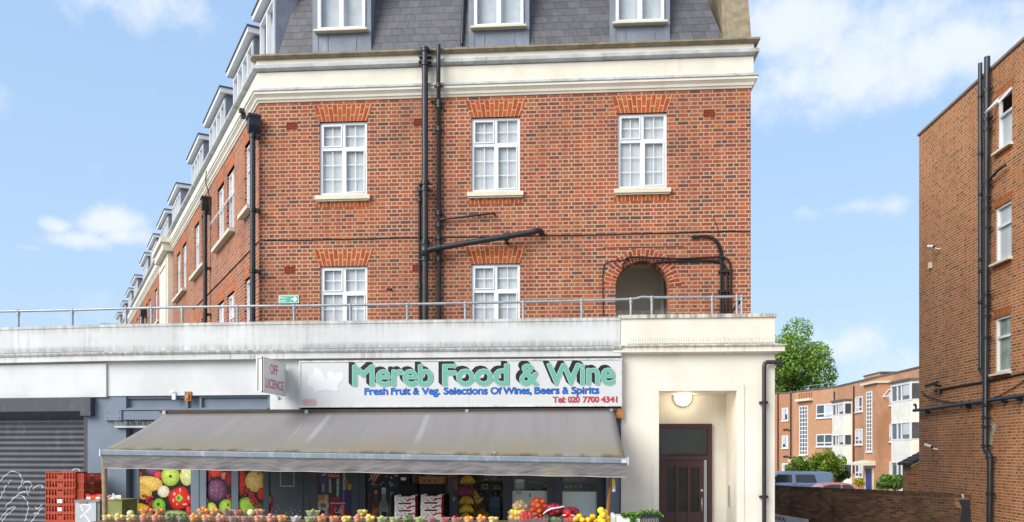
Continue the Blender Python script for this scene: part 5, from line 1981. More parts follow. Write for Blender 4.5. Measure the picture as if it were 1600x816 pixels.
def posters():
    yy = YW + .0
    ink = S(34, 26, 32)
    G0, G1 = S(200, 220, 90), S(120, 160, 40)
    # first window: squash, apples, pepper
    p = Print(yy + .045, (215.5, 728, 299, 812))
    p.bg(S(40, 30, 34))
    p.ell(238, 733, 11, 10, S(140, 74, 124), S(84, 30, 74))
    p.ell(218, 741, 4, 5, S(190, 60, 44), S(130, 34, 30))
    p.ell(247, 742, 6, 6.5, S(222, 74, 68), S(170, 38, 42))
    p.ell(292, 742, 11, 17, S(226, 228, 160), S(176, 186, 110))
    p.poly([(281, 736), (284, 734), (283, 742)], S(190, 50, 36))
    p.ell(225, 757, 29, 13, S(238, 206, 110), S(206, 158, 66), rot=-.06)
    p.ell(222, 768, 16, 12, S(236, 196, 96), S(204, 150, 60), rot=.35)
    p.ell(266.5, 744, 14.5, 15.5, S(206, 222, 96), S(132, 162, 48))
    p.ell(266.5, 744.5, 3, 2.6, S(52, 64, 20), S(120, 148, 44), hx=0, hy=0)
    r2 = random.Random(2)
    for (cx, cy, n_, sx_, sy_) in ((231, 783, 26, 8, 9),):
        for _ in range(n_):
            p.ell(cx + r2.uniform(-sx_, sx_), cy + r2.uniform(-sy_, sy_), 2.0, 2.0, S(226, 60, 66), S(134, 16, 34), n=9)
    p.ell(256, 768, 9.5, 9.5, S(236, 230, 206), S(184, 172, 130))
    p.ell(281, 778.5, 17.5, 18, S(226, 52, 36), S(166, 22, 22), lob=.06, rot=.4)
    for (a, b, c, d) in ((273, 772, 2.2, 3), (282, 766, 1.6, 3.6), (295, 778, 1.6, 4), (289, 788, 4, 1.6), (271.5, 782, 1.8, 3), (277, 788, 1.6, 1.6)):
        p.ell(a, b, c, d, S(250, 190, 170), S(232, 100, 78), n=12)
    p.ell(280.5, 778.5, 6, 6, S(196, 214, 110), S(120, 150, 50), lob=.1)
    p.ell(279.5, 778, 2.2, 3, S(70, 96, 30), S(120, 150, 60), n=12)
    p.ell(249, 790, 10.5, 11.5, S(150, 204, 66), S(78, 142, 34))
    p.ell(248, 788, 3, 3.2, S(50, 70, 24), S(96, 150, 44), hx=0, hy=0)
    p.ell(224, 797, 17, 9, S(250, 214, 40), S(216, 160, 20), rot=.5)
    p.ell(218, 801, 4, 2.5, S(150, 170, 70), S(70, 96, 30))
    p.ell(274, 807, 24, 10, S(190, 206, 140), S(96, 130, 66))
    for k in range(9):
        p.ell(258 + k * 4, 807 - 3 * math.sin(k / 8 * 3.1), .8, 6, S(214, 222, 170), S(150, 176, 106), n=8)
    p.ell(295, 797, 4, 7, S(222, 70, 50), S(160, 34, 28))
    tag(obj('window_poster', p.mb, m_print), 'window picture of squash, green apples and a red pepper under the awning', 'poster')
    p = Print(yy + .045, (321.5, 728, 361.5, 812))
    p.bg(S(38, 26, 34))
    p.ell(336, 737, 13, 9, S(222, 64, 40), S(160, 30, 24))
    p.ell(351, 744, 6, 6, S(216, 140, 96), S(160, 80, 50))
    p.ell(358, 748, 7, 12, S(150, 34, 36), S(100, 22, 30))
    for _ in range(10):
        p.ell(325 + r2.uniform(-3, 3), 746 + r2.uniform(-6, 6), 1.7, 1.7, S(214, 54, 60), S(120, 16, 30), n=8)
    p.ell(339, 766, 16, 17.5, S(132, 84, 116), S(68, 32, 62))
    for k in range(16):
        p.ell(339 + r2.uniform(-12, 12), 766 + r2.uniform(-13, 13), r2.uniform(.5, .9), r2.uniform(2, 5), S(176, 132, 160), S(104, 56, 92), rot=r2.uniform(-1.5, 1.5), n=7)
    p.ell(323, 783, 3, 5, S(216, 170, 140), S(170, 120, 96))
    p.ell(330, 796, 9.5, 11, S(206, 220, 100), S(140, 170, 50))
    p.ell(354, 792, 11.5, 12, S(186, 214, 80), S(104, 150, 36))
    p.ell(357, 789, 2, 3, S(60, 80, 30), S(110, 150, 50))
    for _ in range(8):
        p.ell(358 + r2.uniform(-3, 3), 776 + r2.uniform(-4, 4), 1.6, 1.6, S(206, 54, 60), S(120, 16, 30), n=8)
    tag(obj('window_poster', p.mb, m_print), 'narrow window picture with a purple cabbage above green apples', 'poster')
    p = Print(yy + .045, (371.5, 728, 411.5, 812))
    p.bg(S(40, 28, 30))
    p.ell(376, 752, 8, 22, S(214, 54, 38), S(150, 26, 24))
    p.ell(399, 752, 16, 17, S(228, 200, 116), S(186, 146, 66))
    p.ell(404, 740, 2.5, 2, S(120, 84, 40), S(170, 130, 60))
    p.ell(408, 772, 6, 10, S(200, 52, 36), S(140, 30, 26))
    p.ell(385, 791, 14, 14, S(176, 214, 74), S(96, 146, 36))
    p.ell(405, 796, 6, 12, S(76, 128, 50), S(40, 72, 30))
    for _ in range(34):
        a = r2.uniform(0, 1)
        p.ell(387 + a * 14 + r2.uniform(-5, 5), 768 + a * 20 + r2.uniform(-5, 5), 2.0, 2.0, S(206, 66, 62), S(112, 18, 30), n=9)
    tag(obj('window_poster', p.mb, m_print), 'narrow window picture of red currants, a pale melon and a green apple', 'poster')
    p = Print(yy + .05, (495.5, 728, 549.5, 812))
    p.bg(S(58, 54, 52))
    p.poly([(496, 728), (501, 728), (501, 756), (496, 754)], S(128, 40, 44))
    p.poly([(501, 732), (512, 732), (512, 768), (508, 772), (503, 772), (501, 760)], S(60, 74, 120))
    p.ell(506, 741, 4.6, 4.6, S(196, 64, 70), S(150, 44, 52), n=20)
    p.ell(506.4, 741.8, 4.4, 1.1, S(210, 206, 210), S(190, 186, 190), rot=-.3, n=14)
    p.ell(506, 744.6, 3.4, 1.6, S(40, 66, 130), S(36, 56, 110), n=12)
    p.poly([(503, 756), (507, 756), (506, 769), (504, 769)], S(150, 150, 150))
    p.poly([(512.5, 739), (531, 739), (531, 747), (512.5, 747)], S(176, 58, 58))
    p.text('Coca-Cola', 513.2, 530.3, 745, 4, S(226, 206, 202), bold=0)
    p.poly([(514, 748), (517, 748), (518.5, 770), (513.5, 770)], S(156, 156, 150))
    p.poly([(526, 748), (530, 748), (529.5, 776), (526, 776)], S(150, 178, 160))
    p.poly([(531, 745), (537, 745), (537, 765), (531, 765)], S(60, 50, 84))
    p.poly([(536, 739), (540, 739), (540, 766), (536, 766)], S(150, 166, 150))
    p.poly([(539, 748), (544, 748), (544, 765), (539, 765)], S(166, 96, 66))
    p.poly([(540, 730), (549, 730), (549, 756), (542, 750)], S(60, 92, 52))
    p.poly([(544.5, 756), (549.5, 756), (549.5, 766), (544.5, 766)], S(176, 164, 52))
    p.poly([(534, 766), (548, 766), (548, 812), (534, 812)], S(56, 50, 104))
    p.poly([(535, 768), (538, 768), (538, 812), (535, 812)], S(92, 100, 150))
    p.poly([(534, 796), (548, 800), (548, 812), (534, 812)], S(110, 36, 60))
    p.poly([(495.5, 773), (514, 773), (514, 812), (495.5, 812)], S(96, 116, 140))
    p.poly([(495.5, 773), (514, 773), (514, 786), (495.5, 788)], S(176, 122, 62))
    p.poly([(509, 774), (511.5, 774), (511.5, 812), (509, 812)], S(196, 186, 160))
    p.ell(505, 790, 9, 8, S(190, 110, 56), S(196, 190, 180), n=22)
    p.ell(505, 790, 4, 3, S(54, 120, 62), S(50, 100, 60), n=14)
    p.ell(502, 804, 5, 8, S(28, 34, 66), S(30, 40, 84), n=16)
    p.poly([(516, 777), (533, 777), (533, 784), (516, 784)], S(150, 44, 56))
    p.poly([(515.5, 786), (540, 786), (540, 812), (515.5, 812)], S(176, 40, 50))
    p.poly([(515.5, 785.4), (540, 785.4), (539.5, 787), (516, 787)], S(190, 190, 190))
    p.poly([(535, 788), (537, 788), (537, 812), (535, 812)], S(216, 120, 120))
    p.ell(528, 800, 6, 11, S(40, 26, 30), S(96, 26, 36), rot=.25)
    p.text('Cola', 523, 535, 802, 8, S(226, 216, 214), bold=0)
    for k in range(4):
        p.ell(533, 792 + k * 4, 4, .6, S(216, 200, 200), S(200, 170, 170), rot=-.5, n=8)
    tag(obj('window_poster', p.mb, m_print), 'dark window picture of soft drink cans and straws in the middle of the shopfront', 'poster')
    p = Print(yy + .057, (571, 728, 640, 812))
    p.bg(S(26, 26, 28))
    p.poly([(571, 728), (590, 728), (578, 750), (571, 748)], S(66, 30, 34))
    p.poly([(577, 740), (596, 740), (585, 755), (580, 750)], S(164, 74, 70))
    for k in range(3):
        p.poly([(581 + k * 5, 740), (583 + k * 5, 740), (577 + k * 4, 752), (576 + k * 4, 751)], S(206, 180, 176))
    for _ in range(30):
        x, y = r2.uniform(572, 624), r2.uniform(740, 758)
        if x < 598 and y < 752:
            continue
        c = r2.uniform(70, 170)
        p.poly([(x, y), (x + r2.uniform(2, 5), y + r2.uniform(-2, 1)), (x + r2.uniform(3, 6), y + r2.uniform(2, 4)), (x + r2.uniform(-1, 1), y + 4)], S(c, c, c + 4))
    def bottle(cx, top, neck, sh, w, nw, cb, cn, lab=None):
        p.poly([(cx - nw, top), (cx + nw, top), (cx + nw, neck), (cx + w, sh), (cx + w, 812), (cx - w, 812), (cx - w, sh), (cx - nw, neck)], cb)
        p.poly([(cx - nw, top), (cx + nw, top), (cx + nw, top + (neck - top) * .55), (cx - nw, top + (neck - top) * .55)], cn)
        p.poly([(cx - w * .8, sh + 1), (cx - w * .55, sh + 1), (cx - w * .55, 812), (cx - w * .8, 812)], tuple(min(1, q * 2 + .03) for q in cb))
        if lab:
            p.poly([(cx - w, lab[0]), (cx + w, lab[0] - lab[3]), (cx + w, lab[1] - lab[3]), (cx - w, lab[1])], lab[2])
    bottle(578, 771, 781, 789, 4.2, 2.6, S(60, 52, 48), S(112, 30, 40), (800, 808, S(150, 60, 50), 0))
    bottle(587.5, 766, 778, 787, 5.5, 2.6, S(84, 54, 32), S(186, 128, 60), (797, 806, S(170, 96, 46), 5))
    bottle(600, 762, 780, 789, 7.5, 3.4, S(120, 124, 122), S(196, 196, 196), (792, 800, S(140, 144, 144), 0))
    bottle(612.5, 769, 782, 789, 4, 2.2, S(86, 92, 90), S(140, 144, 142))
    p.poly([(596.5, 801), (600, 799), (604, 801), (604, 812), (596.5, 812)], S(38, 32, 56))
    tag(obj('window_poster', p.mb, m_print), 'dark window picture of spirit bottles and ice cubes left of the fruit boxes', 'poster')
posters()
# ------------------------------------------------------------------ stall and goods
m_clear = None
def clear_plastic():
    m, N, L, b = nodes('clear_plastic')
    b.inputs['Base Color'].default_value = (.86, .86, .86, 1)
    b.inputs['Roughness'].default_value = .2
    tr = N.new('ShaderNodeBsdfTransparent')
    tr.inputs[0].default_value = (.95, .95, .95, 1)
    mx = N.new('ShaderNodeMixShader')
    lw = N.new('ShaderNodeLayerWeight')
    lw.inputs[0].default_value = .55
    L.new(mathn(N, L, 'ADD', mathn(N, L, 'MULTIPLY', lw.outputs['Facing'], .42), .07), mx.inputs[0])
    L.new(tr.outputs[0], mx.inputs[1])
    L.new(b.outputs[0], mx.inputs[2])
    L.new(mx.outputs[0], N['Material Output'].inputs[0])
    return m
m_clear = clear_plastic()

YS = 12.86
zt_ = 1.075
def stall():
    x0, x1 = FRONT.x(150, YS), FRONT.x(990, YS)
    t = thing('fruit_stall', 'long trestle fruit stall with a raised back step under the awning', 'stall', ((x0 + x1) / 2, 13.1, .12))
    mw = plain('stall_board', S(120, 96, 70), .8, .2, .2, 4)
    obj('table_top', MB().box(x0, x1, 12.70, 13.5, zt_ - .03, zt_), mw, t)
    for xa, xb in ((214, 425), (476, 502), (558, 575)):
        obj('back_step', MB().box(FRONT.x(xa, YS), FRONT.x(xb, YS), 13.08, 13.48, zt_ + .001, zt_ + .075), mw, t)
    ck = MB()
    n = 90
    for i in range(n):
        xa, xb = x0 + (x1 - x0) * i / n, x0 + (x1 - x0) * (i + 1) / n
        ck.face([(xa, 12.69 + .012 * math.sin(i * 1.3), .3), (xb, 12.69 + .012 * math.sin((i + 1) * 1.3), .3), (xb, 12.69, zt_ - .031), (xa, 12.69, zt_ - .031)], smooth=True)
    obj('cloth_skirt', ck.weld(), plain('green_stall_cloth', S(58, 104, 64), .9), t)
    for x in (x0 + .15, x0 + 2.8, x1 - 2.8, x1 - .15):
        for y in (12.8, 13.4):
            obj('leg', MB().box(x - .03, x + .03, y - .03, y + .03, .12, zt_ - .032), mw, t)
stall()

bowl_me = MB().lathe([(0, .002), (.058, .002), (.062, .008), (.084, .082), (.092, .088), (.091, .092), (.082, .086), (.059, .011), (.0, .006)], 18).build('bowl')
bowl_me.materials.append(m_clear)
wide_me = MB().lathe([(0, .002), (.085, .002), (.09, .008), (.118, .075), (.128, .082), (.127, .086), (.116, .08), (.086, .011), (.0, .006)], 20).build('bowl')
wide_me.materials.append(m_clear)

def fruit_mat(name, c0, c1, rough=.35, scale=9):
    m, N, L, b = nodes(name)
    oi = N.new('ShaderNodeObjectInfo')
    oc = objco(N)
    c = mixc(N, L, rng(N, L, noise(N, L, oc, scale * 6), .3, .7), c0, c1)
    hsv = N.new('ShaderNodeHueSaturation')
    L.new(c, hsv.inputs['Color'])
    L.new(mathn(N, L, 'ADD', mathn(N, L, 'MULTIPLY', oi.outputs['Random'], .4), .8), hsv.inputs['Value'])
    L.new(hsv.outputs[0], b.inputs['Base Color'])
    b.inputs['Roughness'].default_value = rough
    bump(N, L, noise(N, L, oc, 160, 2), .15, .002, b)
    return m
def fruit_mesh(name, mat, r, kind='round'):
    b = MB()
    if kind == 'lemon':
        b.lathe([(0, -r * 1.35), (r * .22, -r * 1.22), (r * .7, -r * .8), (r, -r * .1), (r * .95, r * .3), (r * .6, r * .85), (r * .25, r * 1.15), (r * .16, r * 1.3), (0, r * 1.34)], 12, M=Matrix.Rotation(R(80), 4, 'X'))
    elif kind == 'pepper':
        vs = []
        prof = [(0, -r), (r * .5, -r * .98), (r * .9, -r * .5), (r * 1.05, r * .2), (r * .95, r * .75), (r * .5, r * .98), (r * .2, r * .85), (0, r * .8)]
        n = 20
        for (q, z) in prof:
            for k in range(n):
                a = 2 * math.pi * k / n
                f = 1 + .09 * math.cos(4 * a)
                vs.append((q * f * math.cos(a), q * f * math.sin(a), z))
        b.mesh(vs, [(i * n + k, i * n + (k + 1) % n, (i + 1) * n + (k + 1) % n, (i + 1) * n + k) for i in range(len(prof) - 1) for k in range(n)], smooth=True)
    else:
        b.lathe([(0, -r * .96), (r * .4, -r * .9), (r * .8, -r * .6), (r, -.0), (r * .93, r * .42), (r * .68, r * .76), (r * .32, r * .93), (r * .1, r * .9), (0, r * .84)], 14)
    me = b.build(name)
    me.materials.append(mat)
    return me
FR = {
    'lemon': (fruit_mesh('lemon', fruit_mat('lemon_skin', S(238, 206, 70), S(246, 222, 110)), .033, 'lemon'), .033),
    'melon': (fruit_mesh('melon', fruit_mat('pale_melon_skin', S(216, 206, 150), S(232, 226, 180)), .055), .055),
    'carrot_orange': (fruit_mesh('orange', fruit_mat('deep_orange_skin', S(224, 118, 40), S(238, 140, 56)), .034), .034),
    'orange': (fruit_mesh('orange', fruit_mat('orange_skin', S(238, 150, 30), S(246, 168, 50)), .036), .036),
    'plum': (fruit_mesh('plum', fruit_mat('plum_skin', S(128, 44, 56), S(176, 70, 66)), .027), .027),
    'peach': (fruit_mesh('peach', fruit_mat('peach_skin', S(206, 112, 84), S(232, 160, 110)), .034), .034),
    'tomato': (fruit_mesh('tomato', fruit_mat('tomato_skin', S(206, 48, 34), S(220, 70, 44)), .03), .03),
    'garlic': (fruit_mesh('garlic', fruit_mat('garlic_skin', S(226, 220, 208), S(240, 236, 228)), .026), .026),
    'lime': (fruit_mesh('lime', fruit_mat('lime_skin', S(142, 168, 44), S(178, 196, 70)), .028, 'lemon'), .028),
    'green_pepper': (fruit_mesh('pepper', fruit_mat('green_pepper_skin', S(70, 104, 40), S(104, 136, 58)), .038, 'pepper'), .038),
    'yellow_pepper': (fruit_mesh('pepper', fruit_mat('yellow_pepper_skin', S(240, 186, 20), S(248, 204, 50)), .042, 'pepper'), .042),
    'red_pepper': (fruit_mesh('pepper', fruit_mat('red_pepper_skin', S(196, 30, 26), S(216, 48, 36)), .042, 'pepper'), .042),
    'grapefruit': (fruit_mesh('grapefruit', fruit_mat('yellow_grapefruit_skin', S(244, 190, 40), S(248, 206, 70)), .052), .052),
    'red_onion': (fruit_mesh('red_onion', fruit_mat('red_onion_skin', S(134, 30, 62), S(164, 52, 84)), .036), .036),
}
FLAB = {'lemon': ('yellow lemon in the clear bowls at the left end of the stall', 'lemon'), 'melon': ('pale round melon among the bowls left on the fruit stall', 'melon'),
        'carrot_orange': ('deep orange clementine in a clear bowl on the stall', 'clementine'), 'orange': ('bright orange piled in a clear bowl on the stall', 'orange'),
        'plum': ('dark red plum in a clear bowl on the stall', 'plum'), 'peach': ('blushed peach in a clear bowl on the stall', 'peach'), 'tomato': ('red tomato in a clear bowl on the stall', 'tomato'),
        'garlic': ('white garlic bulb in a clear bowl on the stall', 'garlic'), 'lime': ('yellow-green lime in a clear bowl on the stall', 'lime'),
        'green_pepper': ('green pepper in a clear bowl on the stall', 'pepper'), 'yellow_pepper': ('glossy yellow pepper at the right end of the stall', 'pepper'),
        'red_pepper': ('glossy red pepper at the right half of the stall', 'pepper'), 'grapefruit': ('yellow-orange grapefruit in the tall pile by the brown pole', 'grapefruit'),
        'red_onion': ('dark red onion lying among the yellow peppers', 'onion')}
NM = {'carrot_orange': 'clementine', 'green_pepper': 'pepper', 'yellow_pepper': 'pepper', 'red_pepper': 'pepper'}
rf_ = random.Random(21)
def fruit(kind, loc):
    me, r = FR[kind]
    o = bpy.data.objects.new(NM.get(kind, kind), me)
    COL.objects.link(o)
    o.location = loc
    o.rotation_euler = (rf_.uniform(-.5, .5), rf_.uniform(-.5, .5), rf_.uniform(0, 6.28))
    k = rf_.uniform(.92, 1.08)
    o.scale = (k, k, k * rf_.uniform(.94, 1.04))
    lab, cat = FLAB[kind]
    tag(o, lab, cat, FLAB[kind][1] + 's on the fruit stall: ' + kind.replace('_', ' '))
    return o
def bowl(px, kind, y, z, wide=False, fill=True, n=None):
    x = FRONT.x(px, y)
    o = bpy.data.objects.new('fruit_bowl', wide_me if wide else bowl_me)
    COL.objects.link(o)
    o.location = (x, y, z)
    o.rotation_euler = (0, 0, rf_.uniform(0, 3))
    kd = NM.get(kind, kind).replace('_', ' ')
    row = 'upper row' if z > zt_ + .04 else 'front row'
    pl = kd + ('es' if kd in ('peach', 'tomato') else ('' if kd == 'garlic' else 's'))
    tag(o, 'clear plastic bowl of %s in the %s of the stall' % (('green ' if kind == 'green_pepper' else '') + pl, row), 'bowl', 'bowls of %s, %s' % (kind.replace('_', ' '), row))
    r = FR[kind][1]
    if kind == 'melon':
        fruit(kind, (x, y, z + .075))
        return
    R_ = .085 if wide else .055
    base = [(math.cos(a) * (R_ - r * .35), math.sin(a) * (R_ - r * .35)) for a in [2 * math.pi * i / 3 + rf_.uniform(0, .5) for i in range(3)]]
    for (a, b) in base:
        fruit(kind, (x + a, y + b, z + .008 + r))
        if r < .045:
            fruit(kind, (x + a * .9 + b * .5, y + b * .9 - a * .5, z + .012 + r * 1.95))
    m = n if n is not None else rf_.choice((1, 1, 0, 0))
    for i in range(m):
        fruit(kind, (x + rf_.uniform(-.03, .03), y + rf_.uniform(-.03, .0), z + .014 + r * 2.75 + .004 * i))
seq = [('lemon', 168), ('lemon', 187), ('lemon', 205), ('carrot_orange', 226), ('carrot_orange', 245), ('green_pepper', 266), ('green_pepper', 285), ('orange', 304), ('orange', 323), ('peach', 345), ('plum', 365),
       ('plum', 385), ('peach', 405), ('peach', 424), ('orange', 441), ('garlic', 462), ('lime', 484), ('carrot_orange', 503), ('carrot_orange', 522), ('lemon', 541), ('peach', 560), ('lemon', 578), ('lime', 597),
       ('lime', 616), ('green_pepper', 637), ('lime', 656), ('plum', 675), ('tomato', 694), ('tomato', 713), ('orange', 732), ('orange', 752), ('lemon', 771)]
for k, px in seq:
    bowl(px, k, YS + rf_.uniform(-.02, .02), zt_)
for k, px, w in (('carrot_orange', 230, True), ('carrot_orange', 250, False), ('orange', 318, True), ('orange', 336, False), ('plum', 356, False), ('tomato', 373, False), ('peach', 405, False), ('lime', 489, True), ('lemon', 566, False)):
    bowl(px, k, 13.2, zt_ + .076, w)
for px in (204, 392):
    fruit('melon', (FRONT.x(px, 13.12), 13.12, zt_ + .055 + (.075 if px > 300 else .05)))
# tubs of peppers and vegetables right of the doorway
tub_me = MB()
def tub():
    b = MB()
    prof = [((-.10, -.07), 0), ((-.125, -.09), .085)]
    def ring_(w, d, z):
        return [(-w, -d, z), (w, -d, z), (w, d, z), (-w, d, z)]
    a, c, e, f = ring_(.10, .07, .0), ring_(.125, .09, .08), ring_(.135, .10, .083), ring_(.122, .087, .08)
    g = ring_(.097, .067, .004)
    rings = [a, c, e, f, g]
    vs = [p for r in rings for p in r]
    fs = [(0, 3, 2, 1)] + [(i * 4 + k, i * 4 + (k + 1) % 4, (i + 1) * 4 + (k + 1) % 4, (i + 1) * 4 + k) for i in range(4) for k in range(4)] + [(16, 17, 18, 19)]
    b.mesh(vs, fs)
    me = b.build('tub')
    me.materials.append(m_clear)
    return me
tub_me = tub()
for px, y, dz, what in ((806, 13.1, .0, 'yellow_pepper'), (806, 13.15, .085, 'yellow_pepper'), (823, 12.95, .0, 'red_pepper'), (822, 13.15, .06, 'red_pepper'), (845, 12.95, .0, 'red_onion'), (866, 12.98, .0, 'green_pepper'), (886, 12.96, .0, 'red_pepper')):
    o = bpy.data.objects.new('vegetable_tub', tub_me)
    COL.objects.link(o)
    x = FRONT.x(px, y)
    o.location = (x, y, zt_ + dz)
    tag(o, 'clear rectangular tub of %s right of the shop doorway%s' % (what.replace('_', ' ') + 's', ', stacked on another' if dz > .08 else ', behind the front tub' if dz > 0 else ', by loose yellow peppers' if px == 886 else ''), 'tub', None)
    for i in range(3):
        fruit(what, (x - .06 + .06 * i, y + rf_.uniform(-.02, .02), zt_ + dz + .055 + rf_.uniform(0, .03)))
for (px, py) in ((888, 803),):
    q = FRONT.at(px, py, 13.0)
    fruit('red_pepper', (q[0], 13.0, q[1]))
# courgettes between the tubs
for (px, lab) in ((856, 'dark green cucumber leaning between the red onion tub and the next'), (877, 'dark green cucumber leaning left of the front red pepper tub')):
    x = FRONT.x(px, 12.9)
    b = MB().tube([(x, 12.88, zt_), (x + .004, 12.9, zt_ + .06), (x + .008, 12.93, zt_ + .125)], [.022, .026, .018], 9)
    tag(obj('cucumber', b, plain('cucumber_skin', S(36, 54, 28), .4)), lab, 'cucumber')
for i, (px, py) in enumerate(((899, 812), (905, 807), (910, 813), (919, 813), (926, 808), (931, 814), (938, 814))):
    q = FRONT.at(px, py, 12.95 + .03 * (i % 2))
    fruit('yellow_pepper', (q[0], 12.95 + .03 * (i % 2), q[1]))
q = FRONT.at(914, 808, 13.05)
fruit('red_onion', (q[0], 13.05, q[1]))
for (px, py, dy) in ((939, 798, 0), (945.5, 801, .07), (942, 805, -.05), (938, 810, .0), (947, 809.5, .02), (942, 816, -.06), (949, 816, .04), (935, 817, .03)):
    q = FRONT.at(px, py, 13.0 + dy)
    fruit('grapefruit', (q[0], 13.0 + dy, q[1]))

def sack(label, cat, px, py, rx, rz, y, netc, inner, seed, n_in, rin, white=None, tie=True):
    """string net bag: bumpy skin over round vegetables"""
    r = random.Random(seed)
    a = FRONT.at(px, py, y)
    t = thing('net_sack', label, cat, (a[0], y, a[1] - rz))
    cands = []
    for i in range(400):
        p = Vector((r.gauss(0, 1), r.gauss(0, 1), r.gauss(0, 1))).normalized()
        p = Vector((p.x * (rx - rin), p.y * (rx * .6 - rin * .5), p.z * (rz - rin)))
        if p.z < -rz * .8:
            continue
        if all((p - q).length > rin * 1.5 for q in cands):
            cands.append(p)
        if len(cands) >= n_in:
            break
    for p in cands:
        k = r.uniform(.85, 1.1)
        obj('onion' if 'onion' in label else 'potato', MB().ball((a[0] + p.x, y + p.y, a[1] + p.z), rin * k, rin * k, rin * k * .92, 10, 7), inner, t)
    nt_ = MB()
    n, m = 26, 14
    vs, fs = [], []
    for i in range(m + 1):
        th = math.pi * i / m
        for k in range(n):
            f = 2 * math.pi * k / n
            d = Vector((math.sin(th) * math.cos(f), math.sin(th) * math.sin(f), math.cos(th)))
            p = Vector((d.x * rx, d.y * rx * .6, d.z * rz))
            bump_ = max([0] + [1 - (p - c).length / (rin * 2) for c in cands])
            p *= .90 + .16 * bump_
            p.z = max(p.z, -rz * .92)
            vs.append((a[0] + p.x, y + p.y, a[1] + p.z))
    for i in range(m):
        for k in range(n):
            fs.append((i * n + k, (i + 1) * n + k, (i + 1) * n + (k + 1) % n, i * n + (k + 1) % n))
    nt_.mesh(vs, fs, smooth=True)
    obj('netting', nt_, netc, t)
    if white:
        w = MB()
        for (dx, dz) in white:
            pass
        pts = [(a[0] + dx * rx, y - rx * .62 * math.sqrt(max(.05, 1 - dx * dx * .9)) * (1 - abs(dz) * .35) - .01, a[1] + dz * rz) for dx, dz in white]
        w.tube(pts, .014, 7)
        obj('label_band', w, m_white, t)
def net_mat(name, c, cover):
    m, N, L, b = nodes(name)
    b.inputs['Base Color'].default_value = rgba(c)
    b.inputs['Roughness'].default_value = .45
    oc = objco(N)
    w = N.new('ShaderNodeTexVoronoi')
    w.feature = 'DISTANCE_TO_EDGE'
    w.inputs['Scale'].default_value = 70
    L.new(oc, w.inputs['Vector'])
    tr = N.new('ShaderNodeBsdfTransparent')
    mx = N.new('ShaderNodeMixShader')
    L.new(rng(N, L, w.outputs['Distance'], cover, cover * .6), mx.inputs[0])
    L.new(tr.outputs[0], mx.inputs[1])
    L.new(b.outputs[0], mx.inputs[2])
    L.new(mx.outputs[0], N['Material Output'].inputs[0])
    return m
sack('bag of brown potatoes beside the onion sack at the shop window', 'sack', 813, 795, .14, .15, 13.35, net_mat('clear_net', S(206, 196, 180), .06), plain('potato_skin', S(186, 146, 92), .8, var=.25, vscale=14), 1, 22, .042)
sack('bulging orange net sack of onions in front of the shop window', 'sack', 841, 793, .155, .18, 13.38, net_mat('orange_net', S(198, 62, 24), .12), plain('onion_skin', S(206, 96, 44), .5, var=.25, vscale=14), 2, 34, .042)
dr = net_mat('crimson_net', S(150, 18, 44), .2)
ro = plain('red_onion_net', S(120, 24, 48), .5, var=.25, vscale=14)
sack('crimson net sack of red onions leaning on the orange sack', 'sack', 866, 797, .16, .12, 13.25, dr, ro, 3, 26, .04, white=[(-1.05, -.5), (-.75, -.12), (-.35, .18), (.1, .3), (.55, .38), (.95, .5)])
sack('crimson net sack of red onions at the right, lower than the other', 'sack', 892, 801, .15, .10, 13.22, dr, ro, 4, 22, .04, white=[(-1.0, -.55), (-.6, -.35), (-.2, -.28), (.2, -.4), (.55, -.6)])

# white polystyrene boxes with herbs and the black crate by the porch
m_poly = plain('white_polystyrene', S(232, 232, 230), .8, .1, .03)
def open_box(mb, x0, x1, y0, y1, z0, z1, t):
    mb.box(x0, x1, y0, y0 + t, z0, z1)
    mb.box(x0, x1, y1 - t, y1, z0, z1)
    mb.box(x0, x0 + t, y0 + t, y1 - t, z0, z1)
    mb.box(x1 - t, x1, y0 + t, y1 - t, z0, z1)
    mb.box(x0 + t, x1 - t, y0 + t, y1 - t, z0, z0 + t)
yb = 13.0
q0, q1 = FRONT.at(963, 806.5, yb), FRONT.at(1000, 806.5, yb)
b = MB()
open_box(b, q0[0], q1[0], yb, yb + .4, zt_ - .28, q0[1], .03)
tag(obj('foam_box', b, m_poly), 'white polystyrene box of herbs beside the black crate', 'box')
q2, q3 = FRONT.at(954, 802.5, yb + .02), FRONT.at(962, 802.5, yb + .02)
b = MB()
b.prism([(q2[0], zt_ - .2), (q3[0], zt_ - .2), (q3[0], q2[1] - .03), (q3[0] - .03, q2[1]), (q2[0] + .02, q2[1] - .005), (q2[0], q2[1] - .04)], yb + .0, yb + .3)
tag(obj('paper_bag', b, plain('crumpled_white_paper', S(214, 206, 196), .85, var=.15, vscale=12, bumps=.6)), 'crumpled pale paper bag between the brown pole and the white box', 'bag')
b = MB()
b.box(FRONT.x(940, yb), FRONT.x(1040, yb), yb - .05, yb + .5, .6, zt_ - .285)
for px in (943, 1037):
    for dy in (0, .42):
        b.box(FRONT.x(px, yb) - .03, FRONT.x(px, yb) + .03, yb + dy - .03, yb + dy + .03, .12, .6)
tag(obj('side_table', b, plain('stall_board2', S(110, 88, 66), .8)), 'low wooden side table under the herb boxes in front of the porch', 'table')

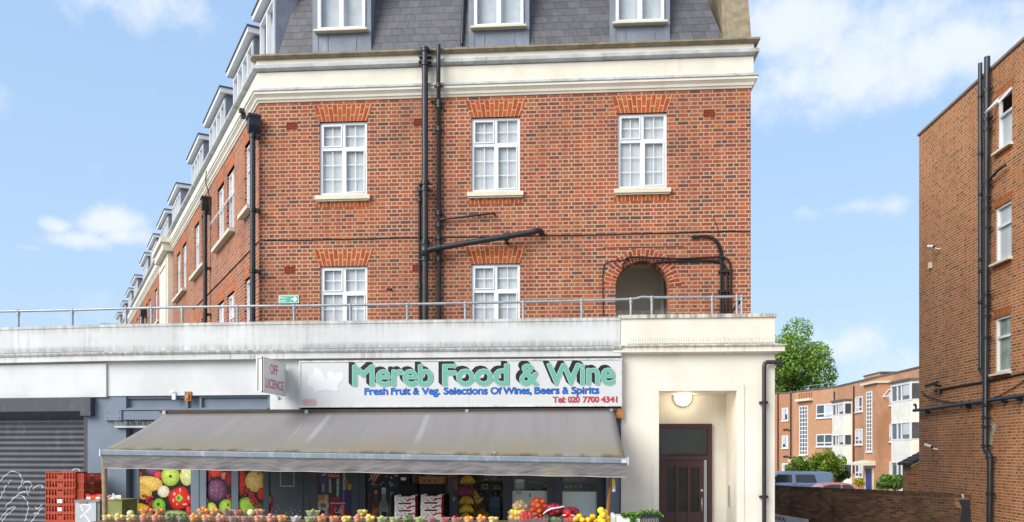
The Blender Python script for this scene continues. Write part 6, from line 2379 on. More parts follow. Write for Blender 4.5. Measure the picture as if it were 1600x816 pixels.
def leafy(name, label, cat, px0, px1, y, z, h, n, seed, cols, size=.03, depth=.2, fixed=None):
    r = random.Random(seed)
    x0, x1 = FRONT.x(px0, y), FRONT.x(px1, y)
    b = MB()
    for i in range(n):
        c = Vector((r.uniform(x0, x1), y + r.uniform(0, depth), z + abs(r.gauss(0, h * .5))))
        d = Vector((r.gauss(0, 1), r.gauss(0, 1) - .4, r.gauss(0, .6) + .7)).normalized()
        u = d.orthogonal().normalized()
        u = Matrix.Rotation(r.uniform(0, 6.28), 3, d) @ u
        v = d.cross(u)
        s_ = size * r.uniform(.6, 1.4)
        k = r.uniform(.7, 1.3)
        cc = r.choice(cols)
        cc = tuple(min(1, q * k) for q in cc)
        b.face([c - u * s_, c + v * s_ * .55, c + u * s_, c - v * s_ * .55], col=cc)
        b.face([c - u * s_ * .6 + d * .01, c + v * s_ * .5 + d * .008, c + u * s_ * .8 + d * .012], col=cc)
    return tag(obj(name, b, m_leafv), label, cat)
def leaf_mat(name):
    m, N, L, b = nodes(name)
    a = N.new('ShaderNodeAttribute')
    a.attribute_name = 'Col'
    L.new(a.outputs['Color'], b.inputs['Base Color'])
    b.inputs['Roughness'].default_value = .5
    b.inputs['Specular IOR Level'].default_value = .3
    tl = N.new('ShaderNodeBsdfTranslucent')
    L.new(mixc(N, L, 1.0, a.outputs['Color'], (1.2, 1.35, .5), 'MULTIPLY'), tl.inputs[0])
    mx = N.new('ShaderNodeMixShader')
    mx.inputs[0].default_value = .35
    L.new(b.outputs[0], mx.inputs[1])
    L.new(tl.outputs[0], mx.inputs[2])
    L.new(mx.outputs[0], N['Material Output'].inputs[0])
    return m
m_leafv = leaf_mat('green_leaf')
HERB = [S(74, 116, 38), S(104, 150, 52), S(58, 96, 34), S(130, 172, 70)]
leafy('herb_bunch', 'bunch of fresh green herbs spilling over the white polystyrene box', 'herbs', 972, 1002, yb - .03, q0[1] - .01, .045, 420, 3, HERB)
leafy('herb_bunch', 'green herbs hanging down the front of the white polystyrene box', 'herbs', 986, 993, yb - .06, q0[1] - .12, .10, 120, 5, HERB, depth=.05)
def black_crate():
    y = 12.9
    a, b_ = FRONT.at(1001, 803, y), FRONT.at(1033, 803, y)
    x0, x1, z1 = a[0], b_[0], a[1]
    z0 = zt_ - .26
    b = MB()
    for yy in (y, y + .28):
        b.box(x0, x1, yy, yy + .012, z1 - .022, z1)
        b.box(x0, x1, yy, yy + .012, z0, z0 + .1)
        b.box(x0, x1, yy, yy + .012, z1 - .062, z1 - .045)
        n = 12
        for i in range(n + 1):
            xx = x0 + (x1 - x0 - .012) * i / n
            b.box(xx, xx + .012, yy + .001, yy + .011, z0 + .1, z1 - .022)
    for xx in (x0, x1 - .012):
        b.box(xx, xx + .012, y + .012, y + .28, z0, z1 - .03)
    b.box(x0 + .012, x1 - .012, y + .012, y + .28, z0, z0 + .01)
    tag(obj('plastic_crate', b, plain('black_plastic', S(40, 42, 42), .45)), 'black slatted plastic crate of herbs in front of the porch', 'crate')
    leafy('herb_bunch', 'green herbs filling the black slatted crate', 'herbs', 1000, 1034, y + .02, z1 - .06, .07, 560, 9, HERB, depth=.25)
    leafy('herb_bunch', 'sprig of herbs drooping over the right edge of the black crate', 'herbs', 1030, 1036, y, z1 - .05, .04, 70, 10, HERB, depth=.1)
black_crate()

# printed strawberry trays in two stacks
def fruit_tray():
    w, d, h = .36, .27, .128
    b = MB()
    W_ = S(230, 226, 222)
    K = S(40, 36, 36)
    RD = S(196, 34, 38)
    poly = [(-w / 2, 0), (w / 2, 0), (w / 2, h), (w / 2 - .055, h), (w / 2 - .075, h - .03), (-w / 2 + .075, h - .03), (-w / 2 + .055, h), (-w / 2, h)]
    b.prism(poly, 0, .006, col=W_)
    b.prism(poly, d - .006, d, col=W_)
    for s_ in (-1, 1):
        xx = s_ * (w / 2 - .004)
        b.box(xx - .0039, xx + .0039, .007, d - .007, 0, h - .012, col=RD if s_ > 0 else W_)
    b.box(-w / 2 + .01, w / 2 - .01, .008, d - .008, .0, .005, col=K)
    r = random.Random(6)
    def dot_(x, z, rx, rz, c, k):
        n = 10
        b.face([(x + rx * math.cos(2 * math.pi * i / n), -.0006 * k, z + rz * math.sin(2 * math.pi * i / n)) for i in range(n)], col=c)
    for i in range(7):
        dot_(w * .10 + i * .021 + r.uniform(-.004, .004), .028 + i * .006 + r.uniform(-.012, .012), .017, .014, RD, 1 + i * .2)
    for i in range(5):
        dot_(w * .2 + i * .02, .06 + r.uniform(-.01, .02), .012, .01, S(212, 60, 56), 3 + i * .2)
    dot_(-.055, .026, .017, .014, S(200, 50, 80), 1)
    for i in range(3):
        b.box(-.15 + i * .004, -.075, -.0012, -.0004, .03 + i * .016, .034 + i * .016, col=S(206, 130, 150))
    for (x, z) in ((.012, .07), (.0, .064), (.022, .064), (.012, .06)):
        dot_(x, z, .009, .006, S(196, 70, 84), 2)
    for i in range(26):
        dot_(r.uniform(-w / 2 + .01, w / 2 - .01), r.uniform(.008, .09), .003, .003, S(206, 110, 120), .7)
    me = b.build('fruit_tray')
    me.materials.append(m_print)
    return me
tray_me = fruit_tray()
ytr = 14.25
lbl = ['second tray down', 'third tray down', 'fourth tray down', 'fifth tray down', 'sixth tray down', 'seventh tray down']
for si, (px, top) in enumerate(((632.5, 774), (673.5, 773.2))):
    zt0 = FRONT.z(px, top, ytr)
    side = 'left' if si == 0 else 'right'
    for k in range(7):
        o = bpy.data.objects.new('fruit_tray', tray_me)
        COL.objects.link(o)
        o.location = (FRONT.x(px, ytr) + rf_.uniform(-.004, .004), ytr + rf_.uniform(-.006, .006), zt0 - .128 - k * .127)
        tag(o, ('white strawberry tray with red print topmost in the %s stack' % side) if k == 0 else 'white strawberry tray with red print, %s in the %s stack' % (lbl[k - 1], side), 'fruit tray', 'strawberry trays in two stacks')
    zbot = zt0 - 7 * .127
    p = MB().box(FRONT.x(px, ytr) - .2, FRONT.x(px, ytr) + .2, ytr - .02, ytr + .32, .12, zbot - .001)
    tag(obj('plinth_box', p, m_dark), 'dark box under the %s stack of strawberry trays' % side, 'box', 'boxes under the tray stacks')
for (xa, xb, lab) in ((620, 652, 'black box on the back shelf above the left strawberry stack'), (655, 691, 'black box on the back shelf under the brown cardboard tray')):
    y = 14.6
    q0, q1 = FRONT.at(xa, 773, y), FRONT.at(xb, 756.5, y)
    tag(obj('black_box', MB().box(q0[0], q1[0], y, y + .3, q0[1], q1[1]), plain('black_card', S(34, 32, 34), .7)), lab, 'box')
y = 14.6
q0, q1 = FRONT.at(655, 756, y), FRONT.at(693, 745, y)
b = MB()
open_box(b, q0[0], q1[0], y - .02, y + .3, q0[1], q1[1], .006)
for i in (.22, .44, .66):
    xx = q0[0] + (q1[0] - q0[0]) * i
    b.box(xx - .012, xx + .012, y - .0215, y - .0195, (q0[1] + q1[1]) / 2 - .02, (q0[1] + q1[1]) / 2 + .01, mi=1)
tag(obj('cardboard_tray', b, [plain('brown_cardboard', S(166, 118, 76), .85, var=.1), m_dark]), 'brown cardboard tray with three finger holes on top of the black box', 'tray')
q0, q1 = FRONT.at(622, 755, y), FRONT.at(640, 741, y)
b = MB().box(q0[0], q1[0], y, y + .25, q0[1], q1[1])
b.box(q0[0] + .05, q0[0] + .14, y - .003, y - .0005, q0[1] + .05, q0[1] + .10, mi=1)
tag(obj('black_box', b, [plain('black_card', S(34, 32, 34), .7), m_white]), 'small black box with a white label under the valance', 'box')
sh = MB().box(FRONT.x(612, 14.6), FRONT.x(697, 14.6), 14.55, 15.0, .12, FRONT.z(650, 773.3, 14.6))
tag(obj('stand', sh, m_dark), 'dark stand carrying the black boxes behind the strawberry trays', 'stand')

# bananas hanging in the doorway, sacks and bottles inside
m_ban = fruit_mat('banana_skin', S(206, 162, 34), S(228, 190, 60))
m_banp = fruit_mat('purple_red_skin', S(134, 40, 90), S(170, 70, 110))
def banana_bunch(px, py, seed, label, mat, parent_y=14.75):
    r = random.Random(seed)
    a = FRONT.at(px, py, parent_y)
    t = thing('banana_bunch', label, 'bananas', (a[0], parent_y, a[1]))
    obj('stalk', MB().tube([(a[0], parent_y, a[1] + .10), (a[0], parent_y, a[1] + .01)], .018, 8), plain('banana_stalk', S(96, 80, 40), .8), t)
    n = 9
    for i in range(n):
        f = -1.3 + 2.6 * i / (n - 1)
        o0 = Vector((a[0] + math.sin(f) * .03, parent_y - math.cos(f) * .03, a[1] + .03))
        pts = []
        for k in range(6):
            q = k / 5
            out = .03 + .085 * math.sin(q * 1.7)
            pts.append((a[0] + math.sin(f) * out * 1.1, parent_y - math.cos(f) * out, a[1] + .03 - q * r.uniform(.13, .15)))
        obj('banana', MB().tube(pts, [.007, .014, .017, .017, .013, .006], 8), mat, t)
for i, (px, py, lab, mt) in enumerate(((731, 746, 'topmost yellow banana bunch hanging in the shop doorway', m_ban), (728, 764, 'purple bunch hanging second from the top in the doorway', m_banp), (729, 778, 'yellow banana bunch just below the purple one', m_ban),
                                        (729, 791, 'yellow banana bunch second from the bottom in the doorway', m_ban), (728, 805, 'lowest banana bunch in the doorway, just above the stall', m_ban))):
    banana_bunch(px, py, 40 + i, lab, mt)
b = MB().tube([(FRONT.x(727, 14.78), 14.79, 2.6), (FRONT.x(727, 14.78), 14.79, 1.0)], .012, 7)
b.box(FRONT.x(722, 14.78), FRONT.x(733, 14.78), 14.75, 14.83, .12, .16)
b.tube([(FRONT.x(727, 14.78), 14.79, .16), (FRONT.x(727, 14.78), 14.79, 1.0)], .02, 7)
tag(obj('banana_rack', b, m_black), 'thin upright rack the banana bunches hang from in the doorway', 'rack')
def drape(name, label, pxs, y, mat, seed, cat):
    """crumpled sack hanging as a folded sheet: closed lump with creases"""
    r = random.Random(seed)
    P = [FRONT.at(px, py, y) for px, py in pxs]
    ps = smooth_path([(p[0], 0, p[1]) for p in P + [P[0]]], 5)[:-1]
    cx, cz = sum(p.x for p in ps) / len(ps), sum(p.z for p in ps) / len(ps)
    b = MB()
    ringsn = 6
    vs, fs = [], []
    n = len(ps)
    for k in range(ringsn + 1):
        q = k / ringsn
        for p in ps:
            x, z = cx + (p.x - cx) * (1 - q), cz + (p.z - cz) * (1 - q)
            d = .13 * math.sqrt(max(0, 1 - (1 - q) ** 2)) + r.uniform(-.018, .018) * (1 if 0 < k < ringsn else 0)
            vs.append((x, y - d, z))
    for k in range(ringsn):
        for i in range(n):
            fs.append((k * n + i, k * n + (i + 1) % n, (k + 1) * n + (i + 1) % n, (k + 1) * n + i))
    fs.append(tuple(range(n)))
    b.mesh(vs, fs, smooth=False)
    return tag(obj(name, b, mat), label, cat)
drape('brown_sack', 'large crumpled brown sack hanging beside the bananas in the doorway', [(733, 760), (738, 758), (742, 775), (748, 790), (757, 796), (764, 806), (766, 818), (740, 822), (735, 800), (735, 780)], 15.0, plain('brown_polythene', S(140, 104, 44), .4, var=.25, vscale=8), 1, 'sack')
drape('plastic_bag', 'shiny pale yellow plastic bag hanging beside the bananas in the doorway', [(740, 766), (744, 768), (750, 776), (755, 779), (750, 786), (744, 788), (740, 780)], 14.84, plain('yellow_polythene', S(196, 170, 96), .25, var=.2, vscale=9), 2, 'bag')

def interior():
    y = YW + 1.6
    # shelving seen through the doorway and the right-hand windows
    m_sh = plain('shelf_cream', S(170, 160, 140), .7)
    def shelf(name, label, xa, xb, zs, y, cols, seed, dens=1.0, colset=None):
        r = random.Random(seed)
        t = thing(name, label, 'shelving', (FRONT.x((xa + xb) / 2, y), y, .13))
        x0, x1 = FRONT.x(xa, y), FRONT.x(xb, y)
        f = MB()
        f.box(x0, x0 + .03, y, y + .35, .13, 2.6)
        f.box(x1 - .03, x1, y, y + .35, .13, 2.6)
        f.box(x0 + .03, x1 - .03, y + .33, y + .35, .13, 2.6)
        obj('frame', f, m_sh, t)
        for z in zs:
            obj('shelf', MB().box(x0 + .03, x1 - .03, y, y + .329, z - .025, z), m_sh, t)
        return x0 + .05, x1 - .05
    y = YW + .5
    zs = [FRONT.z(905, v, y) for v in (752.5, 767, 779, 800)]
    x0, x1 = shelf('shelf_unit', 'cream shelves of tins behind the window at the right of the shop', 872, 938, zs, y, None, 1)
    r = random.Random(5)
    tins = [('white tin', S(206, 206, 204)), ('yellow tin', S(214, 196, 60)), ('yellow tin with red', S(206, 150, 60)), ('grey-white tin', S(180, 186, 190))]
    for k, px in enumerate((884, 891.5, 899, 907)):
        xx = FRONT.x(px, y)
        zz = zs[1]
        b = MB().lathe([(0, 0), (.043, 0), (.045, .005), (.045, .10), (.043, .106), (0, .106)], 16, (xx, y + .08, zz))
        b.box(xx - .03, xx + .03, y + .03, y + .036, zz + .02, zz + .05, mi=1)
        tag(obj('tin', b, [plain('tin_%d' % k, tins[k][1], .4), plain('tin_dark_label', S(96, 84, 80), .5)]), ['white tin at the left end of the shelf behind the right window', 'yellow tin second from the left behind the right window', 'orange-yellow tin third from the left behind the right window', 'grey-white tin at the right end of the row behind the window'][k], 'tin')
    for zi, n in ((0, 9), (2, 8)):
        for k in range(n):
            xx = FRONT.x(882 + k * 4.2, y)
            zz = zs[zi]
            b = MB().lathe([(0, 0), (.026, 0), (.028, .004), (.028, .075), (.02, .085), (.02, .10), (0, .10)], 12, (xx, y + .08, zz))
            tag(obj('jar', b, plain('jar_white', S(196, 192, 184), .4)), 'pale jar on the %s shelf behind the right window' % ('top' if zi == 0 else 'lower'), 'jar', 'jars on the %s shelf' % ('top' if zi == 0 else 'lower'))
    y = YW + 1.2
    zs = [FRONT.z(760, v, y) for v in (750, 764, 778, 800)]
    x0, x1 = shelf('shelf_unit', 'dim shelves of packets at the back of the shop doorway', 735, 800, zs, y, None, 2)
    for i, (px, sh_, w_, h_, c) in enumerate(((752, 0, .10, .16, S(120, 118, 110)), (760, 0, .09, .10, S(196, 194, 190)), (770, 0, .12, .18, S(206, 204, 196)), (781, 0, .14, .12, S(196, 150, 150)), (757, 1, .14, .10, S(190, 196, 200)), (768, 1, .05, .13, S(150, 140, 40)), (776, 1, .13, .07, S(196, 192, 184)),
                                             (752, 2, .12, .12, S(96, 104, 106)), (764, 2, .14, .13, S(110, 116, 112)), (774, 2, .06, .12, S(160, 156, 146)), (783, 2, .05, .11, S(190, 150, 50)))):
        z = zs[sh_]
        xx = FRONT.x(px, y)
        b = MB().box(xx - w_ / 2, xx + w_ / 2, y + .02, y + .12, z + .0005, z + h_)
        b.box(xx - w_ * .3, xx + w_ * .3, y + .0185, y + .0199, z + h_ * .3, z + h_ * .6, mi=1)
        tag(obj('packet', b, [plain('packet_%d' % i, c, .6), plain('packet_print', S(110, 104, 110), .6)]), 'packet on the dim shelves at the back of the doorway', 'packet', 'packets on the doorway shelves')
    y = 15.9
    for k in range(4):
        q0, q1 = FRONT.at(764, 801 - k * 8.2 + 8, y), FRONT.at(781, 801 - k * 8.2, y)
        b = MB().box(q0[0], q1[0], y, y + .25, q0[1] + .002, q1[1] - .002)
        for j in range(4):
            xx = q0[0] + (q1[0] - q0[0]) * (j + .5) / 4
            b.lathe([(.02, 0), (.022, .02), (.0, .022)], 8, (xx, y + .05, q1[1] - .003))
        tag(obj('bottle_pack', b, plain('blue_shrink_wrap', S(96, 124, 150), .25, var=.25, vscale=16)), 'blue shrink-wrapped pack of bottles, %s of the doorway stack' % ('bottom', 'second up', 'third up', 'topmost')[k], 'bottle pack', 'bottle packs in the doorway')
    q = FRONT.at(772, 812, y)
    tag(obj('plinth_box', MB().box(FRONT.x(763, y), FRONT.x(782, y), y - .01, y + .27, .13, FRONT.z(770, 809.2, y)), m_dark), 'dark plinth under the blue bottle packs', 'box')
    # left window of the pair: bits hanging and standing inside
    y = YW + .3
    for i, (xa, ya, xb, yb_, c, lab) in enumerate(((824, 752, 848, 754.5, S(150, 116, 76), 'brown wooden shelf edge behind the window left of the right one'), (831, 759, 846, 767, S(44, 44, 46), 'black box inside the window above the onion sack'))):
        q0, q1 = FRONT.at(xa, yb_, y), FRONT.at(xb, ya, y)
        tag(obj('shelf_board' if i == 0 else 'black_box', MB().box(q0[0], q1[0], y, y + .2, q0[1], q1[1]), plain('wb_%d' % i, c, .7)), lab, 'shelf' if i == 0 else 'box')
    q = FRONT.at(852, 761, YW + .2)
    b = MB().ball((q[0], YW + .2, q[1]), .035, .02, .05)
    tag(obj('hanging_bag', b, plain('amber_bag', S(190, 130, 40), .4)), 'small amber packet hanging inside the window above the onions', 'packet')
    y = 15.9
    q0, q1 = FRONT.at(914, 766, y), FRONT.at(924, 757, y)
    tag(obj('sack_bundle', MB().box(q0[0], q1[0], y, y + .2, q0[1] - .4, q1[1]), plain('dark_blue_pack', S(70, 84, 110), .5)), 'dark blue pack standing inside the right window', 'pack')
interior()

# red bread crates on the left, and what stands in front of them
def crate_mesh():
    w, d, h = .56, .40, .148
    b = MB()
    def panel(x0, x1, y0, y1, axis):
        L_ = (x1 - x0) if axis == 'x' else (y1 - y0)
        def bx(a0, a1, z0, z1, sh=0.0):
            if axis == 'x':
                b.box(x0 + a0, x0 + a1, y0 + sh, y1 - sh, z0, z1)
            else:
                b.box(x0 + sh, x1 - sh, y0 + a0, y0 + a1, z0, z1)
        bx(0, L_, h - .022, h)
        bx(0, L_, 0, .022)
        cw = .115
        c0, c1 = L_ / 2 - cw / 2, L_ / 2 + cw / 2
        bx(c0, c1, .0221, h - .05, .002)
        n = 4
        for (a, e) in ((0, c0), (c1, L_)):
            for i in range(n + 1):
                g = a + (e - a) * i / n
                bx(max(0, g - .012), min(L_, g + .012), .0221, h - .0221, .003)
            bx(a + .013, e - .013, h * .55, h * .55 + .008, .006)
    panel(-w / 2, w / 2, 0, .018, 'x')
    panel(-w / 2, w / 2, d - .018, d, 'x')
    panel(-w / 2, -w / 2 + .018, .0185, d - .0185, 'y')
    panel(w / 2 - .018, w / 2, .0185, d - .0185, 'y')
    b.box(-w / 2 + .02, w / 2 - .02, .02, d - .02, .004, .012)
    me = b.build('bread_crate')
    return me
m_crate = plain('red_brown_plastic', S(170, 64, 38), .45, .4, .14, 5, dirt=S(110, 50, 36), dscale=3, damt=.5)
cr_me = crate_mesh()
cr_me.materials.append(m_crate)
ycr = 14.45
zt0 = FRONT.z(94, 737.5, ycr)
ordw = ['topmost', 'second down', 'third down', 'fourth down', 'fifth down', 'sixth down', 'seventh down', 'eighth down', 'ninth down', 'tenth down', 'eleventh down', 'lowest']
k = 0
zz = zt0
while zz - .148 > .13:
    o = bpy.data.objects.new('bread_crate', cr_me)
    COL.objects.link(o)
    zz -= .1485
    o.location = (FRONT.x(94, ycr) + rf_.uniform(-.006, .006), ycr + rf_.uniform(-.005, .005), zz)
    o.rotation_euler = (0, 0, rf_.uniform(-.012, .012))
    tag(o, 'red-brown slotted bread crate, %s in the front stack by the shutter' % ordw[k], 'crate', 'red bread crates by the shutter')
    if k in (3, 4):
        q = MB().box(-.05, .045 if k == 3 else .03, -.0025, -.0005, .03, .10)
        ob = obj('paper_label', q, plain('torn_label', S(222, 220, 212), .8, var=.1), o, M=Matrix.Translation(o.location))
        ob.matrix_local = I4
    k += 1
fp = MB().box(FRONT.x(94, ycr) - .3, FRONT.x(94, ycr) + .3, ycr - .02, ycr + .44, .12, zz - .0005)
tag(obj('dolly', fp, m_greyd), 'low grey dolly under the front stack of red crates', 'dolly')
y2c = 14.62
zz = FRONT.z(139, 740, y2c)
k = 0
first = True
while zz - .148 > .13:
    o = bpy.data.objects.new('bread_crate', cr_me)
    COL.objects.link(o)
    zz -= .1485
    tx = rf_.uniform(-.01, .01)
    o.location = (FRONT.x(139, y2c) - .02 + tx, y2c + .15, zz)
    o.rotation_euler = (0, 0, R(90) + rf_.uniform(-.02, .02))
    tag(o, 'red-brown slotted bread crate, %s in the rear stack behind the grey bin' % ordw[k], 'crate', 'red bread crates by the shutter')
    k += 1
fp = MB().box(FRONT.x(139, y2c) - .44, FRONT.x(139, y2c) + .02, y2c - .14, y2c + .44, .12, zz - .0005)
tag(obj('dolly', fp, m_greyd), 'low grey dolly under the rear stack of red crates', 'dolly')
# grey bin with a white scribble
def bin_():
    y = 13.9
    x0, x1 = FRONT.x(117.5, y), FRONT.x(150, y)
    z1 = FRONT.z(135, 781.5, y)
    t = thing('storage_bin', 'pale grey metal bin with a white scribble in front of the red crates', 'bin', ((x0 + x1) / 2, y + .3, .12))
    obj('body', MB().box(x0, x1, y, y + .5, .12, z1 - .03), plain('bin_grey', S(176, 182, 186), .5, .4, .05, 3, dirt=S(140, 140, 134), dscale=5, damt=.4), t)
    obj('lid', MB().box(x0 - .01, x1 + .07, y - .015, y + .52, z1 - .029, z1), plain('bin_lid', S(130, 132, 128), .6), t)
    obj('side_panel', MB().box(x1 + .001, x1 + .055, y + .02, y + .5, .12, z1 - .032), plain('bin_side', S(112, 116, 108), .6, var=.2), t)
    hd_ = MB().box(FRONT.x(124, y), FRONT.x(137, y), y - .012, y - .001, z1 - .06, z1 - .035)
    obj('handle', hd_, plain('bin_handle', S(140, 120, 104), .7), t)
    st_ = MB()
    for P in ([(126, 789), (131, 788), (138, 789), (142, 791.5), (138, 797), (130, 804), (125, 809)], [(126, 789), (128, 795), (130, 799)], [(131, 803), (137, 811), (141, 818)]):
        sp_ = smooth_path([(FRONT.at(px, py, y)[0], 0, FRONT.at(px, py, y)[1]) for px, py in P], 8)
        for a, c in zip(sp_[:-1], sp_[1:]):
            d = Vector((c.x - a.x, 0, c.z - a.z))
            if d.length < 1e-6:
                continue
            n_ = Vector((-d.z, 0, d.x)).normalized() * .011
            st_.face([(a.x - n_.x, y - .002, a.z - n_.z), (c.x - n_.x, y - .002, c.z - n_.z), (c.x + n_.x, y - .002, c.z + n_.z), (a.x + n_.x, y - .002, a.z + n_.z)])
    obj('scribble', st_, plain('white_marker', S(240, 240, 240), .5), t)
    # red printed fruit box on the lid
    q0, q1 = FRONT.at(134, 781.3, y + .05), FRONT.at(157, 772, y + .05)
    b = MB()
    RD, WH = S(206, 60, 42), S(232, 228, 222)
    w_ = q1[0] - q0[0]
    hh = q1[1] - q0[1]
    b.prism([(q0[0], z1 + .001), (q1[0], z1 + .001), (q1[0], z1 + hh), (q1[0] - w_ * .25, z1 + hh), (q1[0] - w_ * .28, z1 + hh * .75), (q0[0] + w_ * .28, z1 + hh * .75), (q0[0] + w_ * .25, z1 + hh), (q0[0], z1 + hh)], y + .05, y + .055, col=RD)
    b.box(q0[0], q1[0], y + .30, y + .305, z1 + .001, z1 + hh * .8, col=RD)
    b.box(q1[0] - .005, q1[0], y + .056, y + .30, z1 + .001, z1 + hh * .8, col=WH)
    b.box(q0[0], q0[0] + .005, y + .056, y + .30, z1 + .001, z1 + hh * .8, col=RD)
    b.box(q0[0] + .006, q1[0] - .006, y + .056, y + .30, z1 + .001, z1 + .005, col=RD)
    b.box(q0[0] + w_ * .05, q0[0] + w_ * .32, y + .0485, y + .0498, z1 + hh * .12, z1 + hh * .5, col=WH)
    b.box(q0[0] + w_ * .68, q0[0] + w_ * .95, y + .0485, y + .0498, z1 + hh * .12, z1 + hh * .5, col=WH)
    for i in range(12):
        xx, zz_ = q0[0] + rf_.uniform(.05, .95) * w_, z1 + hh * rf_.uniform(.52, .72)
        b.box(xx - .004, xx + .004, y + .0485, y + .0498, zz_ - .004, zz_ + .004, col=S(240, 190, 90))
    tag(obj('fruit_carton', b, m_print), 'small red printed fruit carton lying on the grey bin lid', 'carton')
    q0, q1 = FRONT.at(168, 782, y + .1), FRONT.at(178, 771, y + .1)
    b = MB()
    b.prism([(q0[0] - .12, z1 + .001), (q1[0], z1 + .012), (q1[0], q1[1] + .0), (q1[0] - .02, q1[1]), (q1[0] - .05, q1[1] - .05), (q0[0] - .12, q1[1] - .06)], y + .1, y + .106, col=S(216, 212, 206))
    b.box(q0[0] - .12, q1[0] - .01, y + .107, y + .35, z1 + .001, z1 + .006, col=S(200, 190, 180))
    b.box(q0[0] - .12, q1[0] - .01, y + .35, y + .356, z1 + .001, z1 + .07, col=S(216, 212, 206))
    for i in range(6):
        xx, zz_ = q0[0] + .005 + .014 * i, z1 + .02 + .009 * i + .01 * (i % 2)
        b.box(xx - .011, xx + .011, y + .0985, y + .0998, zz_ - .008, zz_ + .012, col=S(196, 44, 44))
    tag(obj('fruit_carton', b, m_print), 'white fruit carton end with red print behind the grey timber prop', 'carton')
    x0, x1 = FRONT.x(152, 14.0), FRONT.x(189, 14.0)
    b = MB().prism([(x0, .12), (x1, .12), (x1 + .02, z1 - .01), (x0 - .01, z1 - .01)], 14.0, 14.5)
    b.box(x0 - .02, x1 + .03, 13.985, 14.515, z1 - .009, z1 + .0005)
    tag(obj('water_tank', b, plain('algae_green_tank', S(134, 136, 84), .6, .3, .14, 3, dirt=S(120, 128, 50), dscale=2.5, damt=.7)), 'grimy olive green tank behind the grey timber prop', 'tank')
bin_()
